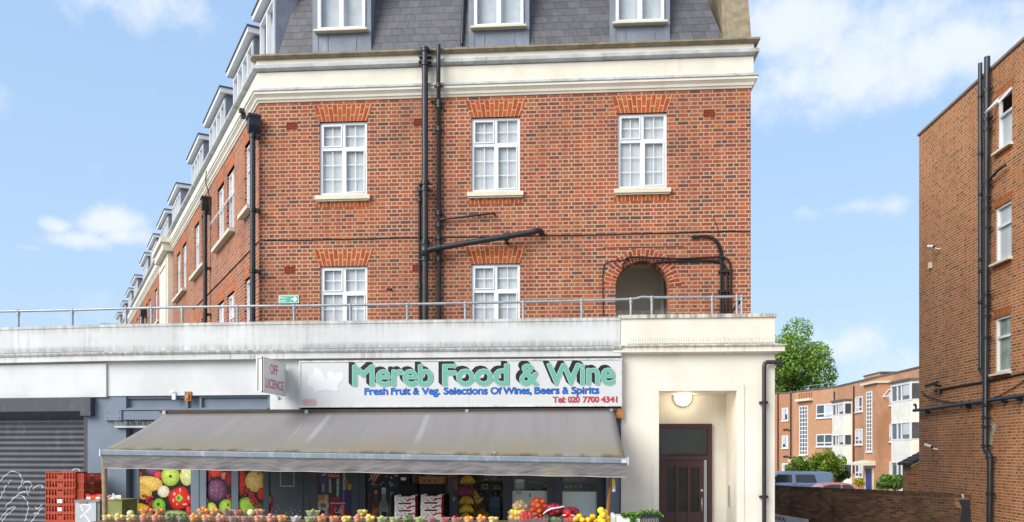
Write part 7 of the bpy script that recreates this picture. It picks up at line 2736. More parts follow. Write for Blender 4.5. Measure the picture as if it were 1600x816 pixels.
# ------------------------------------------------------------------ brown brick block on the right
RIGHT = Frame((10.6, 0), -R(90))
def right_block():
    zt = (RIGHT.z(1436, 208) + RIGHT.z(1598, 62)) / 2
    x0 = RIGHT.x(1436)
    x1 = -9.0
    t = thing('brick_block', 'tall brown brick block with flat roof and black pipes at the right edge', 'building', RIGHT.w(x0, 0, -.3))
    # windows
    wins = []
    for (pl, pr, tl, tr, bl, br_) in ((1558.5, 1581.5, 153, 137, 237, 222.5), (1555, 1580.5, 326, 312, 412.5, 400), (1554.5, 1579, 498, 490.5, 585.5, 577)):
        xa, xb = RIGHT.x(pl), RIGHT.x(pr)
        za = (RIGHT.z(pl, bl) + RIGHT.z(pr, br_)) / 2
        zb_ = (RIGHT.z(pl, tl) + RIGHT.z(pr, tr)) / 2
        wins.append((xa, xb, za, zb_))
    w = MB()
    wall_holes(w, x0, x1, -1.0, zt - .07, wins, 0, .10)
    w.face([(x0, 0, -1.0), (x0, 0, zt - .07), (x0, 9, zt - .07), (x0, 9, -1.0)])
    w.face([(x1, 0, -1.0), (x1, 9, -1.0), (x1, 9, zt - .07), (x1, 0, zt - .07)])
    obj('wall', w, m_brick2, t, RIGHT.M)
    obj('roof', MB().box(x0 + .05, x1 - .05, .05, 9, zt - .3, zt - .1), plain('roof_felt', S(90, 88, 86), .9), t, RIGHT.M)
    obj('parapet_coping', MB().box(x0 - .05, x1, -.04, .28, zt - .069, zt), plain('dark_tile_coping', S(128, 110, 100), .8), t, RIGHT.M)
    for k, (xa, xb, za, zb_) in enumerate(wins):
        ww = MB()
        y = .035
        ww.frame(xa, xb, za, zb_, .055, y, y + .07)
        ztr = zb_ - (zb_ - za) * .36
        ww.box(xa + .055, xb - .055, y + .002, y + .068, ztr - .03, ztr + .03)
        wo = obj('window', ww, m_white, t, RIGHT.M)
        p = MB()
        p.face([(xa + .05, y + .04, za + .05), (xb - .05, y + .04, za + .05), (xb - .05, y + .04, ztr), (xa + .05, y + .04, ztr)])
        if k > 0:
            p.face([(xa + .05, y + .04, ztr), (xb - .05, y + .04, ztr), (xb - .05, y + .04, zb_ - .05), (xa + .05, y + .04, zb_ - .05)])
        obj('pane', p, MATS['side_window_glass'], wo, RIGHT.M)
        b = MB()
        for q in range(10):
            u0, u1 = xa + .04 + (xb - xa - .08) * q / 10, xa + .04 + (xb - xa - .08) * (q + 1) / 10
            b.face([(u0, y + .062, za), (u1, y + .062, za), (u1, y + .062, zb_ if k else ztr), (u0, y + .062, zb_ if k else ztr)])
        obj('blind', b, m_net if k < 2 else plain('pale_green_blind', S(150, 164, 150), .9, var=.2, vscale=5), wo, RIGHT.M)
        rb = MB().box(xa + .02, xb - .02, y + .4, y + .42, za, zb_)
        obj('room_lining', rb, m_dark, wo, RIGHT.M)
        s_ = MB().prism([(-.11, za - .07), (-.11, za - .02), (.04, za - .001), (.04, za - .07)], xa - .10, xb + .05, axis='x')
        obj('sill', s_, m_stone, wo, RIGHT.M)
        if k == 0:
            M = RIGHT.M @ Matrix.Translation((0, y - .005, zb_ - .01)) @ Matrix.Rotation(R(-42), 4, 'X')
            hh = zb_ - ztr
            obj('open_vent', MB().frame(xa + .02, xb - .02, -hh - .02, 0, .05, -.04, .005), m_white, wo, M)
            v = MB()
            v.face([(xa + .06, -.012, -hh), (xb - .06, -.012, -hh), (xb - .06, -.012, -.05), (xa + .06, -.012, -.05)])
            obj('vent_pane', v, m_glass, wo, M)
        fa = MB()
        wd = xb - xa
        fa.face([(xa - .04, -.004, zb_), (xb + .04, -.004, zb_), (xb + .06, -.004, zb_ + .22), (xa - .06, -.004, zb_ + .22)], uv=[(0, 0), (0, wd + .08), (.204, wd + .08), (.204, 0)])
        obj('flat_arch', fa, MATS['rubbed_dull_brick'], t, RIGHT.M)
        fa = MB()
        fa.face([(xa - .06, -.003, za - .19), (xb + .05, -.003, za - .19), (xb + .05, -.003, za - .075), (xa - .06, -.003, za - .075)], uv=[(0, 0), (0, wd + .1), (.11, wd + .1), (.11, 0)])
        obj('sill_course', fa, MATS['rubbed_dull_brick'], t, RIGHT.M)
    # grey cement repair beside the soil pipe
    rp = MB()
    pts = [(1546, 656), (1552, 658), (1557, 664), (1556, 672), (1552, 680), (1551, 692), (1549, 700), (1545, 700)]
    rp.face([(RIGHT.at(px, py)[0], -.003, RIGHT.at(px, py)[1]) for px, py in pts][::-1])
    obj('cement_patch', rp, plain('cement_repair', S(168, 156, 140), .9, .1, .3, 8, dirt=S(90, 78, 66), dscale=3, damt=.8), t, RIGHT.M)
brick_mat('rubbed_dull_brick', [S(140, 72, 40), S(160, 86, 46), S(150, 78, 44)], S(180, 140, 96), bw=.21, bh=.08, ms=.01, squash=1, uv=True)
right_block()
def rpts(lst, y):
    out = []
    for px, py in lst:
        q = RIGHT.at(px, py, y)
        out.append((q[0], y, q[1]))
    return out
y = -.11
pipe_thing('waste_pipe', 'thinner left one of the two tall black pipes on the brown brick block', RIGHT, rpts([(1531.5, 99), (1532, 578), (1535, 584), (1540, 587)], y), .052,
           rpts([(1532, v) for v in (150, 240, 304, 406, 424, 473, 577)], y))
y = -.15
tb = pipe_thing('soil_pipe', 'thick right one of the two tall black pipes on the brown brick block', RIGHT, rpts([(1542.5, 89), (1541, 300), (1539.5, 700), (1541, 706), (1546, 711), (1547, 720), (1546, 830)], y), .072,
                rpts([(1541.5, v) for v in (142, 187, 203)] + [(1540.5, v) for v in (284, 290, 310, 327, 357)] + [(1540, v) for v in (462, 479, 495, 528, 633)] + [(1539.5, 653), (1539.5, 667), (1539.5, 697), (1546, 715), (1546, 772)], y))
obj('branch_pipe', MB().tube(smooth_path(rpts([(1541, 281), (1549, 277), (1560, 266), (1568, 260), (1571, 259)], -.12)), .032, 8), m_black, tb, RIGHT.M)
obj('branch_pipe', MB().tube(smooth_path(rpts([(1541, 455), (1549, 454.5), (1553, 453.5)], -.10)), .012, 8), m_black, tb, RIGHT.M)
tg_ = thing('gutter_pipe', 'long level black pipe crossing the lower brown brick wall', 'pipe', RIGHT.w(RIGHT.x(1500), -.1, 2.9))
lp = rpts([(1428, 641.5), (1445, 639.5), (1500, 632), (1541, 626.5), (1604, 617.5)], -.12)
obj('pipe', MB().tube(lp, .05, 10), m_black, tg_, RIGHT.M)
for px, py in ((1447, 641), (1510, 632.5), (1566, 624.5), (1590, 621)):
    q = RIGHT.at(px, py, -.12)
    obj('bracket', MB().box(q[0] - .03, q[0] + .03, -.17, -.001, q[1] - .09, q[1] - .02), m_black, tg_, RIGHT.M)
q = RIGHT.at(1431, 637, -.12)
obj('nozzle', MB().tube([(q[0], -.12, q[1] - .05), (q[0], -.12, q[1] + .06), (q[0] - .04, -.15, q[1] + .10)], [.03, .035, .05], 8), m_black, tg_, RIGHT.M)
cable('conduit', 'straight dark conduit rising to the right above the level pipe on the brown block', RIGHT, rpts([(1460, 611), (1500, 603), (1541, 596.5), (1602, 583)], -.03), .024, 'conduit')
cable('cable', 'slack cable looping across the brown brick wall below the floodlight', RIGHT, smooth_path(rpts([(1440, 612), (1450, 620), (1470, 626), (1500, 630), (1530, 628), (1555, 621), (1580, 608), (1602, 594)], -.03)), .013)
# cameras and lamps on that wall
def cctv(px, py, label, s=1.0):
    q = RIGHT.at(px, py, -.2)
    t = thing('security_camera', label, 'camera', RIGHT.w(q[0], 0, q[1]))
    m_cam = plain('camera_white', S(220, 222, 222), .4)
    c = Vector((q[0], -.2, q[1]))
    obj('body', MB().tube([c + Vector((-.12 * s, -.06 * s, .05 * s)), c + Vector((.07 * s, .02, -.01 * s))], .042 * s, 10), m_cam, t, RIGHT.M)
    obj('lens', MB().tube([c + Vector((.071 * s, .0205, -.0105 * s)), c + Vector((.09 * s, .03, -.016 * s))], .034 * s, 10), m_dark, t, RIGHT.M)
    obj('mount', MB().tube([c + Vector((.03, .02, -.03)), (q[0] + .08, -.06, q[1] - .08), (q[0] + .08, 0, q[1] - .08)], .022, 8), m_cam, t, RIGHT.M)
cctv(1452.5, 698, 'white bullet security camera low on the brown brick wall', 1.1)
cctv(1456, 386, 'small grey-white camera high on the brown brick wall', 1.0)
q = RIGHT.at(1453, 415, -.03)
tag(obj('junction_box', MB().box(q[0] - .07, q[0] + .07, -.06, -.001, q[1] - .09, q[1] + .09).box(q[0] - .05, q[0] + .05, -.064, -.0605, q[1] - .07, q[1] + .07), m_stone, None, RIGHT.M), 'small cream junction box below the high camera on the brown wall', 'junction box')
q = RIGHT.at(1453, 602, -.3)
fl_t = thing('floodlight', 'dark double floodlight on a bracket above the level pipe', 'floodlight', RIGHT.w(q[0], 0, q[1]))
obj('housing', MB().prism([(-.38, .02), (-.12, .10), (-.10, .06), (-.36, -.05)], q[0] - .2, q[0] + .16, axis='x'), m_black, fl_t, RIGHT.M @ Matrix.Translation((0, -.0, q[1])))
obj('lamp_glass', MB().prism([(-.365, -.055), (-.105, .055), (-.1045, .05), (-.36, -.062)], q[0] - .17, q[0] + .13, axis='x'), m_rail, fl_t, RIGHT.M @ Matrix.Translation((0, 0, q[1])))
obj('bracket', MB().tube([(q[0], -.22, q[1] + .02), (q[0] + .04, -.06, q[1] - .02), (q[0] + .04, 0, q[1] - .02)], .03, 8).box(q[0] - .02, q[0] + .1, -.08, -.001, q[1] - .25, q[1] - .13), m_black, fl_t, RIGHT.M)
# lean-to behind the block
def lean_to():
    tt = 26.6
    a, b = Pt(1424, 760, tt), Pt(1450, 760, tt)
    t = thing('lean_to', 'low brick lean-to with a dark tiled roof behind the brown block', 'outbuilding', (a.x, a.y, -.8))
    zr0, zr1 = Pt(1418, 724, tt).z, Pt(1440, 712.5, tt).z
    e = Vector((b.x - a.x, b.y - a.y, 0)).normalized()
    fr = Frame((a.x, a.y), math.atan2(e.y, e.x))
    L_ = (b - a).xy.length
    w = MB()
    w.prism([(0, -.9), (L_ + 1.5, -.9), (L_ + 1.5, zr1 + .4), (0, zr0 - .08)], 0, .6)
    obj('wall', w, m_brick2, t, fr.M)
    r_ = MB()
    sl = (zr1 - zr0) / (Pt(1440, 0, tt) - Pt(1418, 0, tt)).xy.length
    for i in range(8):
        x0 = -.12 + i * .16
        r_.prism([(x0, zr0 - .03 + sl * (x0 + .05)), (x0 + .2, zr0 - .03 + sl * (x0 + .25)), (x0 + .2, zr0 + .02 + sl * (x0 + .25)), (x0, zr0 + .05 + sl * (x0 + .05))], -.1, .7)
    obj('roof', r_, plain('dark_roof_tile', S(70, 64, 62), .85, var=.25, vscale=6), t, fr.M)
    f = MB().prism([(-.02, zr0 - .12), (1.3, zr0 - .12 + sl * 1.3), (1.3, zr0 - .04 + sl * 1.3), (-.02, zr0 - .04)], -.03, -.001)
    obj('bargeboard', f, m_stone, t, fr.M)
lean_to()

# ------------------------------------------------------------------ boundary wall, board
def boundary():
    a, b = Pt(1100, 0, 30.8), Pt(1516, 0, 22.15)
    a0 = Pt(1210, 757, 28.5)
    phi = math.atan2(b.y - a.y, b.x - a.x)
    fr = Frame((a.x, a.y), phi)
    L_ = (b - a).xy.length
    zt = (Pt(1210, 757, 28.5).z + fr.z(1500, 772)) / 2
    t = thing('boundary_wall', 'low sooty brown brick garden wall between the porch and the brown block', 'wall', fr.w(L_ / 2, .1, -.5))
    w = MB().box(0, L_, 0, .22, -1.1, zt - .115)
    obj('wall', w, m_wallbrick, t, fr.M)
    c = MB()
    n = int(L_ / .078)
    r = random.Random(9)
    for i in range(n):
        x = L_ * i / n
        c.box(x + .004, x + L_ / n - .004, -.006, .226, zt - .114, zt - .006 + r.uniform(-.006, .006))
    cop = obj('brick_coping', c, plain('sooty_coping_brick', S(96, 74, 56), .9, .2, .35, 9), t, fr.M)
    for px, wpx in ((1228, 8), (1292, 8)):
        x = fr.x(px)
        obj('pier', MB().box(x - .2, x + .2, -.06, -.001, -1.1, zt - .05), m_wallbrick, t, fr.M)
    # newer end brickwork and a patch of black paint
    x0, x1 = fr.x(1472), L_
    pk = brick_mat('newer_pink_brick', [S(160, 108, 74), S(176, 124, 88), S(148, 96, 66), S(120, 84, 62)], S(150, 126, 100), squash=1)
    obj('rebuilt_end', MB().box(fr.x(1492), x1 + .002, -.005, .1, zt - .38, zt + .004), pk, t, fr.M)
    pts = [(1498.5, 781), (1516, 780.5), (1516, 830), (1499, 830), (1501, 806), (1504, 795), (1500, 787)]
    q = MB()
    q.face([(fr.at(px, py)[0], -.009, fr.at(px, py)[1]) for px, py in pts][::-1])
    obj('black_paint', q, plain('black_bitumen', S(50, 50, 54), .6), t, fr.M)
    wc = fr.at(1505, 775, -.01)
    obj('white_hook', MB().ball((wc[0], -.03, wc[1] + .02), .03).box(wc[0] - .02, wc[0] + .02, -.03, -.006, wc[1] - .06, wc[1]), m_white, t, fr.M)
    # white board leaning on the wall
    tt = -.75
    (xa, za), (xb, zb_) = fr.at(1196, 801, tt), fr.at(1253, 810.3, tt)
    b_ = MB().prism([(xa, -.6), (xb, -.6), (xb, zb_), (xa, za)], tt, tt + .03)
    bt = thing('white_board', 'white scribbled board standing against the sooty garden wall', 'board', fr.w((xa + xb) / 2, tt, -.6))
    obj('panel', b_, plain('white_board_paint', S(218, 214, 208), .6), bt, fr.M)
    (xc, zc), (xd, zd_) = fr.at(1253.6, 810.4, tt), fr.at(1262.5, 811.8, tt)
    obj('panel', MB().prism([(xc, -.6), (xd, -.6), (xd, zd_), (xc, zc)], tt, tt + .03), plain('white_board_paint', S(218, 214, 208), .6), bt, fr.M)
    r = random.Random(12)
    for k in range(3):
        sc = MB()
        cx, cy = (1213 + k * 5.5, 809 + k * 1.2)
        P = [(cx + r.uniform(-3, 3.5), cy + r.uniform(-3.2, 4)) for _ in range(9)]
        P = smooth_path([(fr.at(px, py, tt)[0], tt - .004, fr.at(px, py, tt)[1]) for px, py in P], 6)
        sc.tube(P, .008, 5)
        obj('scribble', sc, plain('grey_marker', S(120, 118, 120), .6), bt, fr.M)
boundary()

# ------------------------------------------------------------------ flats behind
m_dglz = plain('dark_window_glass', S(70, 78, 84), .08, .8, .15, 1.2)
m_blk = plain('grey_asphalt_felt', S(96, 94, 92), .9)
m_flatwhite = render_mat('white_bay_render', S(230, 227, 216), S(206, 200, 186), .15)
def flats():
    A, B, C, D, E = [Pt(px, 0, t).xy for px, t in ((1040, 92), (1240, 80), (1303, 74), (1445, 55.5), (1580, 43))]
    zt, z0 = 7.95, -1.15
    t = thing('block_of_flats', 'three storey orange brick flats with white curved bays behind the car park', 'building', (C.x, C.y, z0))
    frs = []
    for k, (p, q) in enumerate(((A, B), (B, C), (C, D), (D, E))):
        fr = Frame((p.x, p.y), math.atan2(q.y - p.y, q.x - p.x))
        L_ = (q - p).length
        frs.append((fr, L_))
        off = .35 if k == 0 else 0
        w = MB().box(0, L_, off, 9, z0, zt - .12)
        obj('wall', w, m_flat if k else m_flatd, t, fr.M)
        obj('roof_edge', MB().box(-.05, L_ + .05, off - .06, 9, zt - .119, zt), m_blk, t, fr.M)
    def win(fr, xa, xb, ya, yb, cols=2, low=True, y=0.0, openv=False, name='window', grid=None, curtain=True):
        """xa.. in photo pixels"""
        x0, x1 = fr.x(xa, y), fr.x(xb, y)
        xm = (xa + xb) / 2
        z1, z0_ = fr.z(xm, ya, y), fr.z(xm, yb, y)
        f = MB()
        f.frame(x0, x1, z0_, z1, .09, y - .05, y + .03)
        if grid:
            nx, nz = grid
            for i in range(1, nx):
                xx = x0 + (x1 - x0) * i / nx
                f.box(xx - .04, xx + .04, y - .045, y + .025, z0_ + .09, z1 - .09)
            for j in range(1, nz):
                zz = z0_ + (z1 - z0_) * j / nz
                f.box(x0 + .09, x1 - .09, y - .04, y + .02, zz - .035, zz + .035)
        else:
            for i in range(1, cols):
                xx = x0 + (x1 - x0) * i / cols
                f.box(xx - .055, xx + .055, y - .045, y + .025, z0_ + .09, z1 - .09)
            if low:
                zz = z0_ + (z1 - z0_) * .3
                f.box(x0 + .09, x1 - .09, y - .04, y + .02, zz - .05, zz + .05)
        f.box(x0 - .06, x1 + .06, y - .12, y - .001, z0_ - .08, z0_ - .002)
        w = obj(name, f, m_white, t, fr.M)
        p = MB()
        p.box(x0 + .05, x1 - .05, y - .012, y - .006, z0_ + .05, z1 - .05)
        obj('pane', p, m_dglz, w, fr.M)
        if curtain and not grid:
            r = random.Random(int(xa * 7 + ya))
            c = MB()
            n = max(cols, 2)
            for i in range(n):
                if r.random() < .72:
                    u0, u1 = x0 + .09 + (x1 - x0 - .18) * i / n, x0 + .09 + (x1 - x0 - .18) * (i + 1) / n
                    zl = z0_ + (z1 - z0_) * r.choice((.3, .3, .08, .45))
                    c.box(u0 + .03, u1 - .03, y - .018, y - .0125, zl + .05, z1 - .09)
            if c.f:
                obj('blind', c, m_blind, w, fr.M)
        if openv:
            M = fr.M @ Matrix.Translation((0, y - .06, z1)) @ Matrix.Rotation(R(-38), 4, 'X')
            hh = (z1 - z0_) * .62
            v = MB()
            for (u0, u1) in ((x0, (x0 + x1) / 2 - .02), ((x0 + x1) / 2 + .02, x1)):
                v.frame(u0, u1, -hh, 0, .09, -.05, .0)
            obj('open_vent', v, m_white, w, M)
    f0, f1, f2 = frs[0][0], frs[1][0], frs[2][0]
    for (ya, yb) in ((637.5, 657.5), (681, 700.5), (724, 737)):
        win(f0, 1222, 1232, ya, yb, 1, False, .35)
    win(f1, 1249.5, 1262.5, 634.5, 711, grid=(3, 12))
    for (ya, yb) in ((631.5, 653), (678.5, 698), (726, 746)):
        win(f1, 1276, 1302, ya, yb, 2)
    for (ya, yb) in ((620, 643.5), (670.5, 695), (721, 746)):
        win(f2, 1337, 1348, ya, yb, 2)
    for k, (ya, yb) in enumerate(((609, 634), (663.5, 690.5), (721.5, 747.5))):
        win(f2, 1381.5, 1399, ya, yb, 2, openv=(k == 0))
    # bays
    def bay(fr, xa, xb, ytop, rows, dep=.62):
        x0, x1 = fr.x(xa), fr.x(xb)
        c = .28
        plan = [(x0, 0), (x0 + c, -dep), (x1 - c * .5, -dep), (x1, 0)]
        xm = (xa + xb) / 2
        zr = fr.z(xm, ytop, -dep)
        b = MB()
        z_prev = z0
        rs_ = [(fr.z(xm, a, -dep), fr.z(xm, bb, -dep)) for a, bb in rows]
        levels = [(z0, rs_[-1][1])] + [(rs_[i][0], rs_[i - 1][1]) for i in range(len(rs_) - 1, 0, -1)]
        for (za, zc) in levels:
            if zc - za > .05:
                b.prism(plan, za, zc, axis='z')
        b.prism(plan, rs_[0][0], zr - .1, axis='z')
        bo = obj('bay', b, m_flatwhite, t, fr.M)
        rf_b = MB().prism([(x0 - .12, 0), (x0 + c - .1, -dep - .14), (x1 - c * .5 + .1, -dep - .14), (x1 + .12, 0)], zr - .099, zr + .05, axis='z')
        obj('bay_roof', rf_b, m_blk, bo, fr.M)
        for (z1, za) in rs_:
            g = MB().prism([(p[0], p[1] + .06 if p[1] < 0 else p[1]) for p in [(x0 + .06, 0), (x0 + c, -dep), (x1 - c * .5, -dep), (x1 - .06, 0)]], za, z1, axis='z')
            obj('bay_glass', g, m_dglz, bo, fr.M)
            f = MB()
            n = 3
            pts = [Vector((x0 + .03, -.02, 0)), Vector((x0 + c, -dep, 0)), Vector((x1 - c * .5, -dep, 0)), Vector((x1 - .03, -.02, 0))]
            for i, p in enumerate(pts):
                f.box(p.x - .06, p.x + .06, p.y - .02, p.y + .1, za, z1)
            for q in (.33, .55):
                xx = pts[1].x + (pts[2].x - pts[1].x) * q
                f.box(xx - .05, xx + .05, -dep - .02, -dep + .06, za + .09, z1 - .09)
            for zz in (za + .045, z1 - .045):
                f.box(pts[1].x + .061, pts[2].x - .061, -dep - .02, -dep + .06, zz - .045, zz + .045)
                for (p, q) in ((pts[0], pts[1]), (pts[2], pts[3])):
                    f.tube([p + Vector((0, 0, zz)), q + Vector((0, 0, zz))], .045, 4)
            obj('bay_window', f, m_white, bo, fr.M)
            cu = MB()
            cu.box(pts[1].x + (pts[2].x - pts[1].x) * .62, pts[2].x - .08, -dep + .03, -dep + .05, za + (z1 - za) * .3, z1 - .05)
            obj('blind', cu, m_blind, bo, fr.M)
    bay(f2, 1310, 1331, 624, ((629, 648), (678.5, 696.5), (724.5, 748)))
    bay(f2, 1404, 1438, 592, ((597.5, 625.5), (658.5, 687.5), (722, 748)))
    # stair tower with door
    y = -.9
    xa, xb = f2.x(1350, y), f2.x(1371, y)
    zt1 = f2.z(1360, 601, y)
    tw = MB().box(xa, xb, y, -.001, z0, zt1)
    obj('stair_tower', tw, m_flat, t, f2.M)
    obj('tower_cap', MB().box(xa - .18, xb + .15, y - .25, -.002, zt1 + .001, zt1 + .16), m_stone, t, f2.M)
    obj('tower_head', MB().box(f2.x(1356, .3), f2.x(1381, .3), .02, 3, zt - .05, f2.z(1368, 586, .3)), m_flat, t, f2.M)
    obj('roof_edge', MB().box(f2.x(1355, .3), f2.x(1382, .3), -.02, 3, f2.z(1368, 586, .3) + .001, f2.z(1368, 586, .3) + .1), m_blk, t, f2.M)
    win(f2, 1354.5, 1363, 612, 706, y=y, grid=(2, 15))
    cz = f2.z(1356, 727, y)
    obj('door_canopy', MB().prism([(y - 1.1, cz), (y - 1.1, cz + .12), (y - .002, cz + .35), (y - .002, cz)], f2.x(1345, y), f2.x(1368, y), axis='x'), m_stone, t, f2.M)
    sg = f2.at(1357, 729, y)
    dx0, dx1 = f2.x(1353.5, y), f2.x(1363.5, y)
    dz1 = f2.z(1358, 732, y)
    obj('door_surround', MB().box(dx0 - .2, dx0 - .001, y - .06, y - .002, z0, dz1 + .25).box(dx1 + .001, dx1 + .25, y - .06, y - .002, z0, dz1 + .25).box(dx0, dx1, y - .06, y - .002, dz1 + .001, dz1 + .25), m_stone, t, f2.M)
    d = obj('door', MB().box(dx0, dx1, y - .04, y - .003, z0, dz1), plain('blue_door', S(48, 68, 132), .4), t, f2.M)
    obj('door_glass', MB().box(dx1 - .25, dx1 - .1, y - .045, y - .0405, z0 + 1.0, dz1 - .2), m_dglz, d, f2.M)
    # left stone band with finials, canopy
    q0, q1 = f1.at(1244, 628, -.25), f1.at(1267, 621, -.25)
    obj('stone_band', MB().box(q0[0], q1[0], -.4, -.001, q0[1], q0[1] + .22), m_stone, t, f1.M)
    for i in range(6):
        x = q0[0] + (q1[0] - q0[0]) * (i + .5) / 6
        obj('fin', MB().box(x - .05, x + .05, -.12, -.001, q0[1] + .221, q0[1] + .75), m_flatd, t, f1.M)
    q0, q1 = f1.at(1240, 722, -.3), f1.at(1270, 718, -.3)
    obj('door_canopy', MB().box(q0[0], q1[0], -.9, -.001, q0[1], q0[1] + .25), m_stone, t, f1.M)
    for fr, px, pa, pb, y in ((f0, 1215.5, 614, 745, .3), (f0, 1235.5, 614, 720, .3), (f2, 1303.5, 612, 760, -.05), (f2, 1334, 603, 740, -.05), (f2, 1374.5, 680, 728, -.05)):
        x = fr.x(px, y)
        obj('downpipe', MB().tube([(x, y, fr.z(px, pa, y)), (x, y, fr.z(px, pb, y))], .07, 6), m_black, t, fr.M)
    for py in (672, 714):
        obj('downpipe', MB().tube([(f0.x(1224, .3), .3, f0.z(1224, py, .3)), (f0.x(1229, .3), .3, f0.z(1228, py - 1, .3)), (f0.x(1235, .3), .3, f0.z(1235, py + 1.5, .3))], .08, 6), m_black, t, f0.M)
    # thin railing on the roof
    rp = MB()
    pts = [f1.w(f1.x(px, 2), 2, f1.z(px, py, 2)) for px, py in ((1262, 606), (1303, 600))]
    rp.tube([f1.w(f1.x(1262, 2), 2, 8.55), f1.w(f1.x(1303, 2), 2, 8.55)], .035, 6)
    for px in (1264, 1283, 1302):
        w_ = f1.w(f1.x(px, 2), 2, 7.9)
        rp.tube([w_, w_ + Vector((0, 0, .65))], .03, 6)
    obj('roof_rail', rp, m_rail, t)
flats()

# ------------------------------------------------------------------ trees and shrubs
def crown(mb, c, rad, n, cols, seed, size, lobes=14, flat=.75):
    r = random.Random(seed)
    L_ = []
    for i in range(lobes):
        d = Vector((r.gauss(0, 1), r.gauss(0, 1), r.gauss(0, .9))).normalized()
        k = r.uniform(.35, .78)
        L_.append((Vector((d.x * rad[0] * k, d.y * rad[1] * k, d.z * rad[2] * k)), r.uniform(.26, .46), r.uniform(.8, 1.2)))
    for i in range(n):
        o, s_, tone = r.choice(L_)
        d = Vector((r.gauss(0, 1), r.gauss(0, 1), r.gauss(0, 1))).normalized()
        q = r.uniform(.55, 1.08) ** .6
        p = Vector(c) + o + Vector((d.x * rad[0], d.y * rad[1], d.z * rad[2] * flat)) * s_ * q
        nn = (d + Vector((r.gauss(0, .5), r.gauss(0, .5), r.gauss(0, .5) + .4))).normalized()
        u = nn.orthogonal().normalized()
        u = Matrix.Rotation(r.uniform(0, 6.28), 3, nn) @ u
        v = nn.cross(u)
        s2 = size * r.uniform(.6, 1.35)
        cc = r.choice(cols)
        k = tone * r.uniform(.75, 1.25)
        cc = tuple(min(1, x * k) for x in cc)
        mb.face([p - u * s2, p - v * s2 * .5 - u * s2 * .1, p + u * s2, p + v * s2 * .5 - u * s2 * .1], col=cc)
LIME_ = [S(104, 138, 48), S(122, 156, 58), S(84, 118, 42), S(140, 168, 72), S(70, 100, 38)]
def tree(name, label, px, py, t_, rad, n, seed, size, zg, cols=LIME_):
    c = Pt(px, py, t_)
    t = thing(name, label, 'tree', (c.x, c.y, zg))
    tr = MB()
    tr.tube([(c.x, c.y, zg), (c.x + .1, c.y, zg + (c.z - zg) * .4), (c.x - .1, c.y, c.z - rad[2] * .3), (c.x, c.y, c.z + rad[2] * .5)], [.42, .33, .24, .06], 10)
    r = random.Random(seed + 1)
    for i in range(9):
        a = r.uniform(0, 6.28)
        z_ = c.z - rad[2] * r.uniform(.1, .6)
        e = Vector((math.cos(a) * rad[0] * .7, math.sin(a) * rad[1] * .7, rad[2] * r.uniform(.2, .7)))
        s0 = Vector((c.x, c.y, z_))
        tr.tube([s0, s0 + e * .5 + Vector((0, 0, .2)), s0 + e], [.15, .09, .03], 7)
    obj('trunk', tr, plain('grey_bark', S(96, 84, 68), .9, .1, .3, 5, bumps=.5), t)
    cr = MB()
    crown(cr, c, rad, n, cols, seed, size, 22)
    obj('crown', cr, m_leafv, t)
tree('plane_tree', 'large light green tree rising behind the flats beside the porch', 1236, 574, 98, (5.3, 4.6, 6.2), 17000, 5, .17, -1.2, [S(128, 160, 66), S(146, 176, 74), S(106, 140, 54), S(160, 186, 88), S(84, 116, 46)])
def shrub(label, px, py, t_, rad, n, seed, size, cols=LIME_, zg=-1.1):
    c = Pt(px, py, t_)
    t = thing('shrub', label, 'shrub', (c.x, c.y, zg))
    st = MB()
    r = random.Random(seed)
    for i in range(5):
        st.tube([(c.x + r.uniform(-.1, .1), c.y, zg), (c.x + r.uniform(-.5, .5) * rad[0], c.y + r.uniform(-.4, .4), c.z + r.uniform(-.2, .3) * rad[2])], [.04, .015], 5)
    obj('stem', st, MATS['grey_bark'], t)
    cr = MB()
    crown(cr, (c.x, c.y, max(c.z, zg + rad[2] * .6)), rad, n, cols, seed, size, 12, 1)
    obj('foliage', cr, m_leafv, t)
YG = [S(126, 150, 40), S(150, 172, 56), S(104, 128, 36), S(92, 120, 40)]
DG = [S(60, 92, 38), S(78, 112, 44), S(96, 130, 52)]
shrub('tall yellow-green shrub standing behind the blue van', 1291, 728, 57, (1.25, 1.1, 1.35), 2600, 11, .11, YG)
shrub('round bright green shrub behind the front of the blue van', 1246, 730, 58, (1.3, 1.1, .95), 2200, 12, .10, LIME_)
shrub('darker shrub at the rear end of the blue van', 1312, 742, 58, (.75, .8, .8), 1300, 13, .10, DG)
shrub('low light green bush at the foot of the flats near the lean-to', 1394, 755, 46, (1.0, .8, .65), 1600, 14, .09, LIME_)
shrub('small yellow plant by the wall of the flats beside the blue door', 1341, 754, 62, (.5, .4, .4), 420, 15, .10, [S(190, 180, 40), S(166, 166, 50)])

